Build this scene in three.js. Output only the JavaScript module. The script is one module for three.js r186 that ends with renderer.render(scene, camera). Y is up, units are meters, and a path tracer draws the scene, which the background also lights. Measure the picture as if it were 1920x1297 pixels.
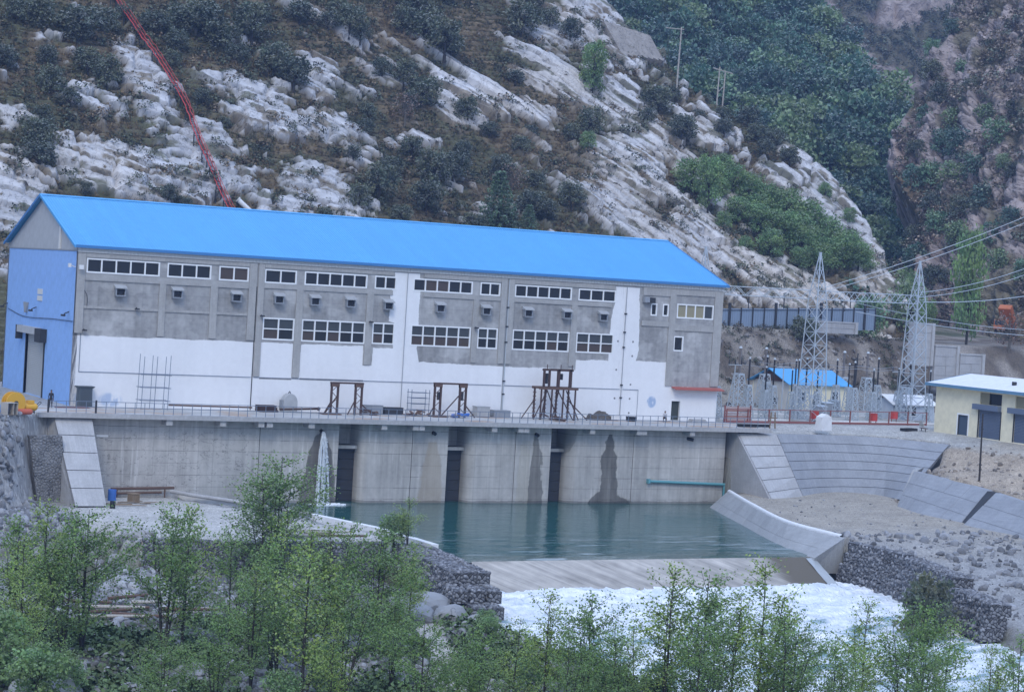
import * as THREE from 'three';
import { mergeGeometries } from 'three/addons/utils/BufferGeometryUtils.js';
import { MarchingCubes } from 'three/addons/objects/MarchingCubes.js';

// ---------------------------------------------------------------- camera, sky, sun, exposure
const scene = new THREE.Scene();
const camera = new THREE.PerspectiveCamera(19.299, 1024 / 691, 1, 4000);
camera.rotation.order = 'YXZ';
camera.position.set(-59.749, 15.187, 206.726);
camera.rotation.set(-0.0298, -0.4939, 0.0592);
const renderer = new THREE.WebGLRenderer({ antialias: true });
renderer.setSize(1024, 691);
renderer.toneMapping = THREE.LinearToneMapping;
renderer.toneMappingExposure = 1.09;
renderer.shadowMap.enabled = true;

{ // blue, even light of a deep valley in shade under a pale high sky
  const w = 128, h = 64, d = new Float32Array(w * h * 4);
  for (let j = 0; j < h; j++) for (let i = 0; i < w; i++) {
    const el = (j / (h - 1) - 0.5) * Math.PI, t = Math.max(0, Math.sin(el));
    const k = el < 0 ? 0.35 : 0.62 + 0.5 * t, o = (j * w + i) * 4;
    d[o] = 0.72 * k; d[o + 1] = 0.96 * k; d[o + 2] = 1.52 * k; d[o + 3] = 1;
  }
  const sky = new THREE.DataTexture(d, w, h, THREE.RGBAFormat, THREE.FloatType);
  sky.mapping = THREE.EquirectangularReflectionMapping; sky.magFilter = sky.minFilter = THREE.LinearFilter; sky.needsUpdate = true;
  scene.background = sky; scene.environment = sky; scene.environmentIntensity = 1;
}
const sun = new THREE.DirectionalLight(new THREE.Color().setRGB(1, 0.94, 0.82), 1.25);
sun.position.set(-80, 190, 175); sun.target.position.set(40, 0, 0);
sun.castShadow = true; sun.shadow.radius = 40; sun.shadow.mapSize.set(2048, 2048);
Object.assign(sun.shadow.camera, { left: -200, right: 200, top: 200, bottom: -200, near: 1, far: 700 });
scene.add(sun, sun.target);
scene.fog = new THREE.FogExp2(new THREE.Color().setRGB(0.40, 0.58, 0.95), 0.00024);

// ---------------------------------------------------------------- small helpers
let seed = 7;
const rnd = () => { seed = (seed + 0x6d2b79f5) | 0; let t = Math.imul(seed ^ (seed >>> 15), 1 | seed); t = (t + Math.imul(t ^ (t >>> 7), 61 | t)) ^ t; return ((t ^ (t >>> 14)) >>> 0) / 4294967296; };
const rr = (a, b) => a + (b - a) * rnd();
const clamp = (x, a = 0, b = 1) => Math.min(b, Math.max(a, x));
const lerp = (a, b, t) => a + (b - a) * t;
const sstep = (a, b, x) => { const t = clamp((x - a) / (b - a)); return t * t * (3 - 2 * t); };
function hash(x, y, s) { let h = Math.imul(x, 374761393) + Math.imul(y, 668265263) + Math.imul(s, 974634777); h = Math.imul(h ^ (h >>> 13), 1274126177); return ((h ^ (h >>> 16)) >>> 0) / 4294967296; }
function vn(x, y, s = 0, p = 0) {
  let i = Math.floor(x), j = Math.floor(y); const fx = x - i, fy = y - j, a = fx * fx * (3 - 2 * fx), b = fy * fy * (3 - 2 * fy);
  let i1 = i + 1, j1 = j + 1; if (p) { i = ((i % p) + p) % p; j = ((j % p) + p) % p; i1 = (i + 1) % p; j1 = (j + 1) % p; }
  return lerp(lerp(hash(i, j, s), hash(i1, j, s), a), lerp(hash(i, j1, s), hash(i1, j1, s), a), b);
}
function fbm(x, y, o = 4, s = 0, p = 0) { let v = 0, a = 0.5, n = 0; for (let k = 0; k < o; k++) { v += a * vn(x, y, s + k * 17, p); n += a; a *= 0.5; x *= 2; y *= 2; p *= 2; } return v / n; }
function piece(pts, x) { if (x <= pts[0][0]) return pts[0][1]; for (let i = 1; i < pts.length; i++) if (x <= pts[i][0]) { const [a, b] = pts[i - 1], [c, d] = pts[i]; return b + (d - b) * (x - a) / (c - a || 1); } return pts[pts.length - 1][1]; }
function sdPoly(P, x, y) { // signed distance, negative inside
  let d = 1e18, s = 1;
  for (let i = 0, n = P.length, j = n - 1; i < n; j = i++) {
    const ex = P[j][0] - P[i][0], ey = P[j][1] - P[i][1], wx = x - P[i][0], wy = y - P[i][1];
    const t = clamp((wx * ex + wy * ey) / (ex * ex + ey * ey)), bx = wx - ex * t, by = wy - ey * t;
    d = Math.min(d, bx * bx + by * by);
    const c1 = y >= P[i][1], c2 = y < P[j][1], c3 = ex * wy > ey * wx;
    if ((c1 && c2 && c3) || (!c1 && !c2 && !c3)) s = -s;
  }
  return s * Math.sqrt(d);
}
const V3 = (x, y, z) => new THREE.Vector3(x, y, z);
// geometry helpers: everything non-indexed with uv in metres
function uvm(g) {
  if (g.index) g = g.toNonIndexed();
  for (const k of Object.keys(g.attributes)) if (!['position', 'normal', 'uv', 'color'].includes(k)) g.deleteAttribute(k);
  if (!g.attributes.normal) g.computeVertexNormals();
  const p = g.attributes.position, uv = new Float32Array(p.count * 2), a = V3(), b = V3(), c = V3();
  for (let i = 0; i < p.count; i += 3) {
    a.fromBufferAttribute(p, i); b.fromBufferAttribute(p, i + 1).sub(a); c.fromBufferAttribute(p, i + 2).sub(a);
    const n = b.cross(c), ax = Math.abs(n.x), ay = Math.abs(n.y), az = Math.abs(n.z);
    for (let k = 0; k < 3; k++) {
      const x = p.getX(i + k), y = p.getY(i + k), z = p.getZ(i + k), o = (i + k) * 2;
      if (az >= ax && az >= ay) { uv[o] = x; uv[o + 1] = y; } else if (ax >= ay) { uv[o] = z; uv[o + 1] = y; } else { uv[o] = x; uv[o + 1] = z; }
    }
  }
  g.setAttribute('uv', new THREE.BufferAttribute(uv, 2));
  return g;
}
const box = (x0, x1, y0, y1, z0, z1) => uvm(new THREE.BoxGeometry(Math.abs(x1 - x0), Math.abs(y1 - y0), Math.abs(z1 - z0)).translate((x0 + x1) / 2, (y0 + y1) / 2, (z0 + z1) / 2));
function hexa(p) { // p: 4 bottom corners then 4 top corners, same turn
  const f = [[0, 1, 5, 4], [1, 2, 6, 5], [2, 3, 7, 6], [3, 0, 4, 7], [4, 5, 6, 7], [3, 2, 1, 0]], o = [];
  for (const [a, b, c, d] of f) for (const k of [a, b, c, a, c, d]) o.push(...p[k]);
  const g = new THREE.BufferGeometry(); g.setAttribute('position', new THREE.Float32BufferAttribute(o, 3)); g.computeVertexNormals(); return uvm(g);
}
function bar(a, b, w, h = w) { // square bar from a to b
  a = V3(...a); b = V3(...b); const d = b.clone().sub(a), L = d.length();
  const g = new THREE.BoxGeometry(w, L, h); g.translate(0, L / 2, 0);
  g.applyQuaternion(new THREE.Quaternion().setFromUnitVectors(V3(0, 1, 0), d.normalize())); g.translate(a.x, a.y, a.z); return uvm(g);
}
function rod(a, b, r0, r1 = r0, n = 6) {
  a = V3(...a); b = V3(...b); const d = b.clone().sub(a), L = d.length();
  const g = new THREE.CylinderGeometry(r1, r0, L, n, 1); g.translate(0, L / 2, 0);
  g.applyQuaternion(new THREE.Quaternion().setFromUnitVectors(V3(0, 1, 0), d.normalize())); g.translate(a.x, a.y, a.z); return uvm(g);
}
const tube = (pts, r, n = 24, k = 5) => uvm(new THREE.TubeGeometry(new THREE.CatmullRomCurve3(pts.map(p => V3(...p))), n, r, k, false));
const lathe = (pts, n = 16) => uvm(new THREE.LatheGeometry(pts.map(p => new THREE.Vector2(...p)), n));
const join = l => { l = l.filter(Boolean); return l.length === 1 ? l[0] : mergeGeometries(l.map(g => { if (g.index) g = g.toNonIndexed(); return g; })); };
const used = {};
function numbered(n) { if (!(n in used)) { used[n] = 0; return n; } return n + '_' + String(++used[n]).padStart(3, '0'); }
function mesh(name, g, m, parent) {
  if (Array.isArray(g)) g = join(g);
  const o = new THREE.Mesh(g, m); o.castShadow = o.receiveShadow = true;
  o.name = parent && parent !== scene ? name : numbered(name); (parent || scene).add(o); return o;
}
function tag(o, label, category, group) { o.userData.label = label; o.userData.category = category; if (group) o.userData.group = group; return o; }
function thing(name, label, category, pos = [0, 0, 0], turn = 0, group) {
  const o = new THREE.Group(); o.name = numbered(name); o.position.set(...pos); o.rotation.y = turn; scene.add(o); return tag(o, label, category, group);
}
function part(name, parent) { const o = new THREE.Group(); o.name = name; parent.add(o); return o; }
function struct(name, g, m) { const o = mesh(name, g, m); o.userData.kind = 'structure'; return o; }
function copyOf(src, label, pos, turn = 0, scale = 1, group) {
  const c = src.clone(); c.name = numbered(src.name.replace(/_\d{3}$/, '')); c.userData = { ...src.userData, label }; if (group) c.userData.group = group;
  c.position.set(...pos); c.rotation.y = turn; if (Array.isArray(scale)) c.scale.set(...scale); else c.scale.setScalar(scale); scene.add(c); return c;
}
const ORD = ['leftmost', 'second from the left', 'third from the left', 'fourth from the left', 'fifth from the left', 'sixth from the left', 'seventh from the left', 'eighth from the left', 'ninth from the left', 'tenth from the left', 'eleventh from the left', 'twelfth from the left', 'thirteenth from the left', 'fourteenth from the left', 'fifteenth from the left', 'sixteenth from the left', 'seventeenth from the left', 'eighteenth from the left', 'nineteenth from the left', 'twentieth from the left'];
const azim = (x, z) => Math.atan2(x + 59.75, 206.7 - z);

// ---------------------------------------------------------------- textures and materials
function tex(w, h, fn, size, srgb = true) { // fn(u, v) in 0..1 gives linear rgb; size [metres across, metres up] of one repeat
  const d = new Uint8Array(w * h * 4);
  const enc = srgb ? x => { x = clamp(x); return 255 * (x <= 0.0031308 ? 12.92 * x : 1.055 * Math.pow(x, 1 / 2.4) - 0.055); } : x => 255 * clamp(x);
  for (let j = 0; j < h; j++) for (let i = 0; i < w; i++) {
    const c = fn((i + 0.5) / w, (j + 0.5) / h), o = (j * w + i) * 4;
    d[o] = enc(c[0]); d[o + 1] = enc(c[1]); d[o + 2] = enc(c[2]); d[o + 3] = 255;
  }
  const t = new THREE.DataTexture(d, w, h); t.wrapS = t.wrapT = THREE.RepeatWrapping; t.magFilter = THREE.LinearFilter; t.minFilter = THREE.LinearMipmapLinearFilter; t.generateMipmaps = true; t.anisotropy = 8;
  if (srgb) t.colorSpace = THREE.SRGBColorSpace; if (size) t.repeat.set(1 / size[0], 1 / size[1]); t.needsUpdate = true; return t;
}
const gray = v => [v, v, v];
const T = {};
T.conc = tex(512, 512, (u, v) => { // blotches, fine pores, faint board lines
  const b = fbm(u * 6, v * 6, 5, 3, 6), f = fbm(u * 64, v * 64, 2, 9, 64), st = fbm(u * 24, v * 2, 3, 31, 2);
  const board = (v * 10) % 1 < 0.03 ? 0.9 : 1, pore = hash(Math.floor(u * 256), Math.floor(v * 256), 5) > 0.993 ? 0.7 : 1;
  return gray((0.66 + 0.30 * b + 0.16 * (f - 0.5) + 0.22 * (st - 0.5)) * board * pore);
}, [6, 6]);
T.plain = tex(256, 256, (u, v) => gray(0.8 + 0.2 * fbm(u * 8, v * 8, 5, 21, 8) + 0.08 * (fbm(u * 64, v * 64, 2, 5, 64) - 0.5)), [4, 4]);
function voro(u, v, n, s) { // tileable cells: nearest, second nearest distance and cell id
  const x = u * n, y = v * n, i = Math.floor(x), j = Math.floor(y); let a = 9, b = 9, id = 0;
  for (let p = -1; p < 2; p++) for (let q = -1; q < 2; q++) {
    const ci = ((i + p) % n + n) % n, cj = ((j + q) % n + n) % n, dx = i + p + hash(ci, cj, s) - x, dy = j + q + hash(ci, cj, s + 1) - y, d = Math.hypot(dx, dy);
    if (d < a) { b = a; a = d; id = hash(ci, cj, s + 2); } else if (d < b) b = d;
  }
  return [a, b, id];
}
T.gravel = tex(512, 512, (u, v) => { const [a, b, id] = voro(u, v, 40, 3), [a2, b2, id2] = voro(u, v, 13, 8); const e = Math.min(1, (b - a) * 5), big = id2 > 0.72 ? Math.min(1, (b2 - a2) * 4) : 0; const t = 0.5 + 0.4 * id * e + 0.12 * big + 0.2 * (fbm(u * 6, v * 6, 4, 2, 6) - 0.5); return [t * 1.02, t, t * 0.97]; }, [5, 5]);
T.gravelBump = tex(512, 512, (u, v) => { const [a, b] = voro(u, v, 40, 3), [a2, b2, id2] = voro(u, v, 13, 8); return gray(0.35 * Math.min(1, (b - a) * 3) + (id2 > 0.72 ? 0.5 * Math.min(1, (b2 - a2) * 2) : 0)); }, [5, 5], false);
T.stones = tex(512, 512, (u, v) => { const [a, b, id] = voro(u, v, 10, 4); const e = sstep(0.03, 0.2, b - a); return gray((0.3 + 0.7 * id) * (0.12 + 0.88 * e) * (0.8 + 0.4 * fbm(u * 40, v * 40, 3, 6, 40))); }, [3, 3]);
T.stonesBump = tex(512, 512, (u, v) => { const [a, b, id] = voro(u, v, 10, 4); return gray(Math.sqrt(clamp((b - a) * 1.6)) * (0.6 + 0.4 * id)); }, [3, 3], false);
T.rock = tex(512, 512, (u, v) => { const n = fbm(u * 5, v * 5, 6, 12, 5), c = fbm(u * 10, v * 3 * 3, 4, 40, 0 || 5); const cr = Math.abs(fbm(u * 8, v * 8, 4, 71, 8) - 0.5) < 0.02 ? 0.6 : 1; return gray((0.6 + 0.5 * n + 0.06 * (c - 0.5)) * cr); }, [7, 7]);
T.rockBump = tex(512, 512, (u, v) => gray(0.7 * fbm(u * 6, v * 6, 7, 12, 6) + 0.3 * Math.abs(fbm(u * 8, v * 8, 5, 71, 8) - 0.5) * 4), [7, 7], false);
T.roof = tex(1024, 256, (u, v) => { const i = Math.floor(u * 40), s = 0.93 + 0.07 * hash(i, 3, 11), lap = Math.abs(v * 7.2 - 3.6) < 0.025 || Math.abs((u * 40) % 1) < 0.03 ? 0.9 : 1, d = 0.95 + 0.1 * (fbm(u * 60, v * 8, 4, 14, 0) - 0.5) + 0.08 * (fbm(u * 12, v * 2, 3, 15) - 0.5); return gray(s * lap * d); }, [40, 14.6]);
T.bark = tex(128, 128, (u, v) => gray(0.6 + 0.4 * fbm(u * 16, v * 4, 4, 8, 4)), [1, 1]);
const C = (r, g, b) => new THREE.Color().setRGB(r, g, b);
const mat = (r, g, b, o = {}) => new THREE.MeshStandardMaterial({ color: C(r, g, b), roughness: 0.85, metalness: 0, ...o });
const M = {
  conc: mat(0.46, 0.455, 0.45, { map: T.conc, bumpMap: T.conc, bumpScale: 0.01 }),
  concPale: mat(0.49, 0.485, 0.475, { map: T.conc, bumpMap: T.conc, bumpScale: 0.01 }),
  concDark: mat(0.3, 0.3, 0.3, { map: T.conc }),
  void: mat(0.03, 0.032, 0.035),
  white: mat(0.8, 0.8, 0.79, { map: T.plain }),
  cream: mat(0.86, 0.79, 0.57, { map: T.plain }),
  frame: mat(0.82, 0.83, 0.82, { roughness: 0.5 }),
  glass: mat(0.018, 0.02, 0.022, { roughness: 0.12 }),
  glassGrey: mat(0.055, 0.062, 0.064, { roughness: 0.12 }),
  glassBrown: mat(0.075, 0.055, 0.042, { roughness: 0.25 }),
  glassPale: mat(0.3, 0.27, 0.17, { roughness: 0.25 }),
  roofBlue: mat(0.085, 0.375, 0.70, { roughness: 0.5, map: T.roof }),
  trimBlue: mat(0.05, 0.2, 0.45, { roughness: 0.5 }),
  wallBlue: mat(0.275, 0.465, 0.80, { map: T.plain }),
  clad: mat(0.62, 0.61, 0.57, { roughness: 0.6 }),
  cladGrey: mat(0.45, 0.46, 0.46, { roughness: 0.7, map: T.plain }),
  steelGrey: mat(0.32, 0.34, 0.36, { roughness: 0.5, metalness: 0.3 }),
  galv: mat(0.48, 0.53, 0.56, { roughness: 0.5, metalness: 0.25 }),
  railGrey: mat(0.16, 0.2, 0.26, { roughness: 0.6 }),
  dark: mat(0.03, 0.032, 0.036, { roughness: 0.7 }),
  black: mat(0.012, 0.012, 0.014, { roughness: 0.5 }),
  rust: mat(0.085, 0.05, 0.038, { map: T.plain, roughness: 0.9 }),
  rustBrown: mat(0.14, 0.085, 0.06, { map: T.plain, roughness: 0.9 }),
  red: mat(0.52, 0.06, 0.045, { roughness: 0.6 }),
  redFence: mat(0.24, 0.08, 0.065, { roughness: 0.7 }),
  orange: mat(0.52, 0.16, 0.06, { roughness: 0.7, map: T.plain }),
  yellow: mat(0.7, 0.38, 0.03, { roughness: 0.5 }),
  blue: mat(0.05, 0.16, 0.5, { roughness: 0.5 }),
  teal: mat(0.12, 0.33, 0.36, { roughness: 0.5 }),
  wood: mat(0.3, 0.22, 0.14, { map: T.bark }),
  woodPale: mat(0.5, 0.46, 0.4, { map: T.bark }),
  boothGrey: mat(0.075, 0.095, 0.105, { roughness: 0.6 }),
  shutter: mat(0.12, 0.155, 0.22, { roughness: 0.55 }),
  fenceSheet: mat(0.22, 0.28, 0.36, { roughness: 0.6 }),
  gabion: mat(0.24, 0.245, 0.26, { map: T.stones, bumpMap: T.stonesBump, bumpScale: 0.12 }),
  masonry: mat(0.25, 0.25, 0.25, { map: T.rock, bumpMap: T.stonesBump, bumpScale: 0.15 }),
  boulder: mat(0.32, 0.325, 0.33, { map: T.rock, bumpMap: T.rockBump, bumpScale: 0.08 }),
  boulderPale: mat(0.4, 0.4, 0.39, { map: T.rock, bumpMap: T.rockBump, bumpScale: 0.08 }),
  bark: mat(0.05, 0.043, 0.036, { map: T.bark }),
  barkPale: mat(0.17, 0.15, 0.12, { map: T.bark }),
  plastic: mat(0.75, 0.75, 0.74, { roughness: 0.4 }),
};
// ---------------------------------------------------------------- ground: one sheet from the river to the foot of the hills
const PF = [[-8, -190], [300, -190], [300, 60], [114, 60], [105, 40], [103.4, 18.5], [98.6, 9.4], [91.8, 7.0], [87, 7.3], [83, 8.6], [77, 8.4], [76, 2], [-1, 2], [-1, 8], [-8, 9]];
const MOUND = [[103, 18.5], [105, 40], [114, 60], [135, 95], [84, 95], [87, 60], [89, 46], [91.2, 37.5], [92.8, 23.4], [99.5, 17]];
const BAY = [[77.4, 10.5], [83, 10.6], [87, 9.4], [91.6, 9.2], [96.7, 11.2], [100.6, 18], [92.3, 24], [91, 37], [89, 46], [87, 60], [84, 95], [72, 120], [53.5, 95], [55.8, 80.6], [58.6, 72.6], [63.0, 60], [63.1, 50], [62.8, 40.6], [74.1, 12.4]];
const POOL = [[0, 3], [76.2, 3], [76.6, 9], [74.3, 12.4], [62.5, 40.6], [61.4, 50.6], [57.6, 55], [20.4, 54.6], [21.6, 49.8], [19.6, 46.8], [19.3, 35.8], [16.9, 26], [11.9, 14.7], [8.9, 5.7], [0, 8]];
const SHELF = [[-1, 7], [8.9, 5.7], [12, 14.7], [17, 26], [19.4, 35.8], [19.7, 46.8], [17, 42], [3, 41.3], [-4.5, 38.7], [-5.2, 22], [-4.4, 16.5], [-1, 16.5]];
const RIVER = [[20.5, 54.3], [58, 53], [60.5, 59], [56.2, 72], [52, 88], [49, 110], [60, 215], [14, 215], [16.5, 93], [15.5, 78], [15.8, 67], [17.8, 60]];
const inBox = (P, x, z, m) => { let a = 1e9, b = -1e9, c = 1e9, d = -1e9; for (const [p, q] of P) { a = Math.min(a, p); b = Math.max(b, p); c = Math.min(c, q); d = Math.max(d, q); } return x > a - m && x < b + m && z > c - m && z < d + m; };
const sdIn = (P, x, z, m) => inBox(P, x, z, m) ? sdPoly(P, x, z) : 99;
const onPath = (x, z) => z > 62 && z < 100 && Math.abs(x - piece([[62, 12], [69, 9], [80, 4.6], [90, 0.4], [100, -3.5]], z) - 0.8 * (vn(z / 3, 2, 60) - 0.5)) < 1.35;
function ground(x, z) {
  let h = -11.4 + 0.9 * (fbm(x / 11, z / 11, 4, 2) - 0.5) + sstep(125, 206, z) * 20;
  h += sstep(-12, -40, x) * 2 * sstep(120, 60, z);
  const n1 = fbm(x / 6, z / 6, 4, 33) - 0.5;
  if (x < -3 && z < 40) { const zt = piece([[-16, 16.5], [-12, 15], [-10, 13.8], [-8, 12], [-6.5, 10], [-5, 9]], x), zb = zt + piece([[-16, 9], [-12, 7], [-9.5, 4.6], [-7.5, 2.4], [-5, 1.6]], x); const t = 1 - clamp((z + 3.2 * n1 * sstep(-6.5, -10, x) - zt) / (zb - zt)); h = lerp(h, -0.02, (t * t * (3 - 2 * t) * 0.5 + t * 0.5) * (1 - sstep(-4.8, -3.6, x) * (z > 8 ? 1 : 0))); if (z < 34) h = Math.max(h, lerp(-8.5, h, sstep(24, 34, z))); }
  const sp = sdPoly(PF, x, z);
  const sm = sdIn(MOUND, x, z, 3);
  if (sm < 2) { const t = -3.55 - (z - 23) * 0.03 + 1.6 * (fbm(x / 5, z / 5, 4, 81) - 0.5) + 1.3 * Math.exp(-((x - 97) ** 2) / 12 - ((z - 33) ** 2) / 60); h = lerp(h, lerp(t, -0.75, sstep(7, 0.2, sp)), sstep(2, 0, sm)); }
  const sb = sdIn(BAY, x, z, 3);
  if (sb < 0.5) { const t = lerp(-7.45 + 0.25 * n1 + sstep(82, 92, x) * 0.3, lerp(-10.9, -7.9, clamp((x - 50) / 36)) + 0.9 * n1, sstep(48, 66, z)); h = lerp(h, t, sstep(0.4, 0, sb)); }
  if (sp < 0.5) { let t = x > 80 && z > -20 ? -0.7 * (1 - sstep(0.2, 6, -sp)) - 0.02 : -0.02; h = lerp(h, t, sstep(0.5, 0, sp)); }
  const ss = sdIn(SHELF, x, z, 2); if (ss < 0.6) h = lerp(h, -8.42 + 0.12 * n1, sstep(0.6, 0.1, ss));
  const sw = sdIn(POOL, x, z, 2); if (sw < 0.4) h = lerp(h, -12.6, sstep(0.4, 0, sw));
  const sr = sdIn(RIVER, x, z, 6); if (sr < 3) h = lerp(h, -12.5, x > 50 && z < 86 ? sstep(0.9, -0.4, sr) : sstep(2.5, -2, sr));
  // bank up to the terrace behind the switchyard
  if (x > 78 && z < -26) {
    const zf = -31 - 0.04 * (x - 100), t = sstep(0, 14, zf - z + 3 * (fbm(x / 5, z / 5, 4, 61) - 0.5)), top = 11.1 - sstep(128, 150, x) * 1.2 + sstep(60, 130, -z) * 4;
    h = lerp(h, top, t) + (t > 0.05 && t < 0.95 ? 1.3 * (fbm(x / 2.2, z / 7, 4, 91) - 0.5) : 0);
  }
  return h;
}
{
  const x0 = -120, x1 = 262, z0 = -186, z1 = 216, st = 1.05, nx = Math.round((x1 - x0) / st), nz = Math.round((z1 - z0) / st);
  const pos = new Float32Array((nx + 1) * (nz + 1) * 3), col = new Float32Array(pos.length), uv = new Float32Array((nx + 1) * (nz + 1) * 2), idx = [];
  for (let j = 0; j <= nz; j++) for (let i = 0; i <= nx; i++) {
    const x = x0 + i * st, z = z0 + j * st, k = j * (nx + 1) + i, y = ground(x, z);
    pos.set([x, y, z], k * 3); uv.set([x, z], k * 2);
    const n = fbm(x / 7, z / 7, 4, 55), n2 = fbm(x / 2, z / 2, 3, 57);
    let c = [0.36, 0.355, 0.345];
    if (y < -9.5) { const g = sstep(0.5, 0.62, n); c = [lerp(0.24, 0.10, g), lerp(0.235, 0.105, g), lerp(0.22, 0.06, g)]; }
    if (sdIn(BAY, x, z, 0) < 0) { const t = sstep(40, 62, z + 16 * (n - 0.5)); c = [lerp(0.37, 0.33, t), lerp(0.335, 0.33, t), lerp(0.28, 0.325, t)]; }
    if (sdIn(MOUND, x, z, 0) < 0) c = [0.40, 0.335, 0.26];
    if (onPath(x, z)) c = [0.46, 0.44, 0.4];
    if (sdIn(SHELF, x, z, 0) < 0) c = [0.5, 0.49, 0.46];
    if (y > -1) c = x > 78 ? (z < 20 ? [0.44, 0.435, 0.41] : [0.42, 0.39, 0.34]) : [0.37, 0.37, 0.36];
    if (x > 78 && z < -30) { const t = sstep(0.4, 0.6, fbm(x / 4, z / 5, 4, 99)); c = y > 3 && y < 10.6 ? [lerp(0.27, 0.13, t), lerp(0.24, 0.105, t), lerp(0.205, 0.08, t)] : [0.29, 0.27, 0.235]; if (y >= 10.6 && z < -60) { const g = sstep(0.42, 0.6, n); c = [lerp(0.24, 0.09, g), lerp(0.22, 0.1, g), lerp(0.18, 0.055, g)]; } }
    const m = 0.78 + 0.44 * n2; col.set([c[0] * m * 1.35, c[1] * m * 1.35, c[2] * m * 1.35], k * 3);
    if (i < nx && j < nz) idx.push(k, k + nx + 1, k + 1, k + 1, k + nx + 1, k + nx + 2);
  }
  const g = new THREE.BufferGeometry(); g.setAttribute('position', new THREE.BufferAttribute(pos, 3)); g.setAttribute('color', new THREE.BufferAttribute(col, 3)); g.setAttribute('uv', new THREE.BufferAttribute(uv, 2)); g.setIndex(idx); g.computeVertexNormals();
  struct('ground', g, mat(1, 1, 1, { vertexColors: true, map: T.gravel, bumpMap: T.gravelBump, bumpScale: 0.06, roughness: 0.95 }));
}

// ---------------------------------------------------------------- hillsides: sheets laid on sloping planes and pushed out along the normal
function Slope(P0, U, V) {
  P0 = V3(...P0); U = V3(...U); V = V3(...V); const N = U.clone().cross(V).normalize();
  const at = (u, v, d) => P0.clone().addScaledVector(U, u).addScaledVector(V, v).addScaledVector(N, d);
  return { at, N };
}
function sheet(name, S, u0, u1, v0, v1, st, disp, color, m) {
  const nu = Math.round((u1 - u0) / st), nv = Math.round((v1 - v0) / st), pos = new Float32Array((nu + 1) * (nv + 1) * 3), col = new Float32Array(pos.length), uv = new Float32Array((nu + 1) * (nv + 1) * 2), idx = [];
  for (let j = 0; j <= nv; j++) for (let i = 0; i <= nu; i++) {
    const u = u0 + i * st, v = v0 + j * st, k = j * (nu + 1) + i, p = S.at(u, v, disp(u, v)), c = color(u, v);
    pos.set([p.x, p.y, p.z], k * 3); col.set(c, k * 3); uv.set([u, v], k * 2);
    if (i < nu && j < nv) idx.push(k, k + 1, k + nu + 1, k + 1, k + nu + 2, k + nu + 1);
  }
  const g = new THREE.BufferGeometry(); g.setAttribute('position', new THREE.BufferAttribute(pos, 3)); g.setAttribute('color', new THREE.BufferAttribute(col, 3)); g.setAttribute('uv', new THREE.BufferAttribute(uv, 2)); g.setIndex(idx); g.computeVertexNormals();
  return struct(name, g, m);
}
const SPUR = Slope([0, 0, -38], [0.99235, 0, -0.12347], [-0.094585, 0.642788, -0.760183]);
const CREST = [[20, 177], [32, 177.5], [40, 180.5], [50, 182], [60, 181], [66, 178], [74, 170], [80, 165], [88, 161], [98, 162.5], [104, 158], [118, 155], [140, 150]];
// bare rock: centre u, v, half sizes, tilt, weight
const ROCKS = [[64, 58, 11, 4, -0.35, 1], [72, 60, 5, 3, 0, 0.9], [35, 45, 16, 6.5, 0, 1.05], [43, 64, 4, 13, 0.1, 0.9], [46, 51, 7, 6, 0, 0.95], [18, 55, 4, 6, 0.3, 0.75], [12, 34, 6, 14, 0, 0.9], [58, 66, 9, 5, -0.4, 0.75], [70, 70, 8, 4, -0.4, 0.6], [77, 77, 4, 3, 0, 0.9], [101, 68, 6, 4, -0.4, 0.95], [110, 73, 9, 5, -0.4, 0.95], [118, 71, 7, 4, -0.3, 0.8], [128, 82, 8, 9, 0.3, 0.75], [140, 78, 7, 8, 0.3, 0.95], [141, 66, 7, 9, 0.4, 0.85], [128, 56, 7, 9, 0.4, 0.9], [123, 44, 7, 9, 0.3, 1.1], [131, 34, 8, 9, 0.3, 1], [142, 34, 6, 14, 0.3, 1.1], [148, 50, 4, 8, 0.3, 0.9], [150, 25, 7, 9, 0.3, 1.1], [178, 46, 6, 20, 0, 1.35], [174, 28, 7, 8, 0, 1.2], [168, 56, 5, 6, 0.3, 0.8], [62, 42, 10, 7, -0.3, 0.75], [54, 33, 9, 6, 0, 0.6], [88, 58, 6, 2, 0.2, 0.7], [150, 98, 12, 9, 0, 0.85], [152, 110, 9, 8, 0.2, 1], [156, 70, 6, 6, 0.4, 0.75], [100, 32, 9, 5, 0, 0.6], [30, 64, 4, 2, -0.3, 0.6], [90, 74, 4, 2, -0.3, 0.8], [135, 62, 6, 6, 0.4, 0.8], [134, 97, 5, 5, 0, 0.8]];
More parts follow.
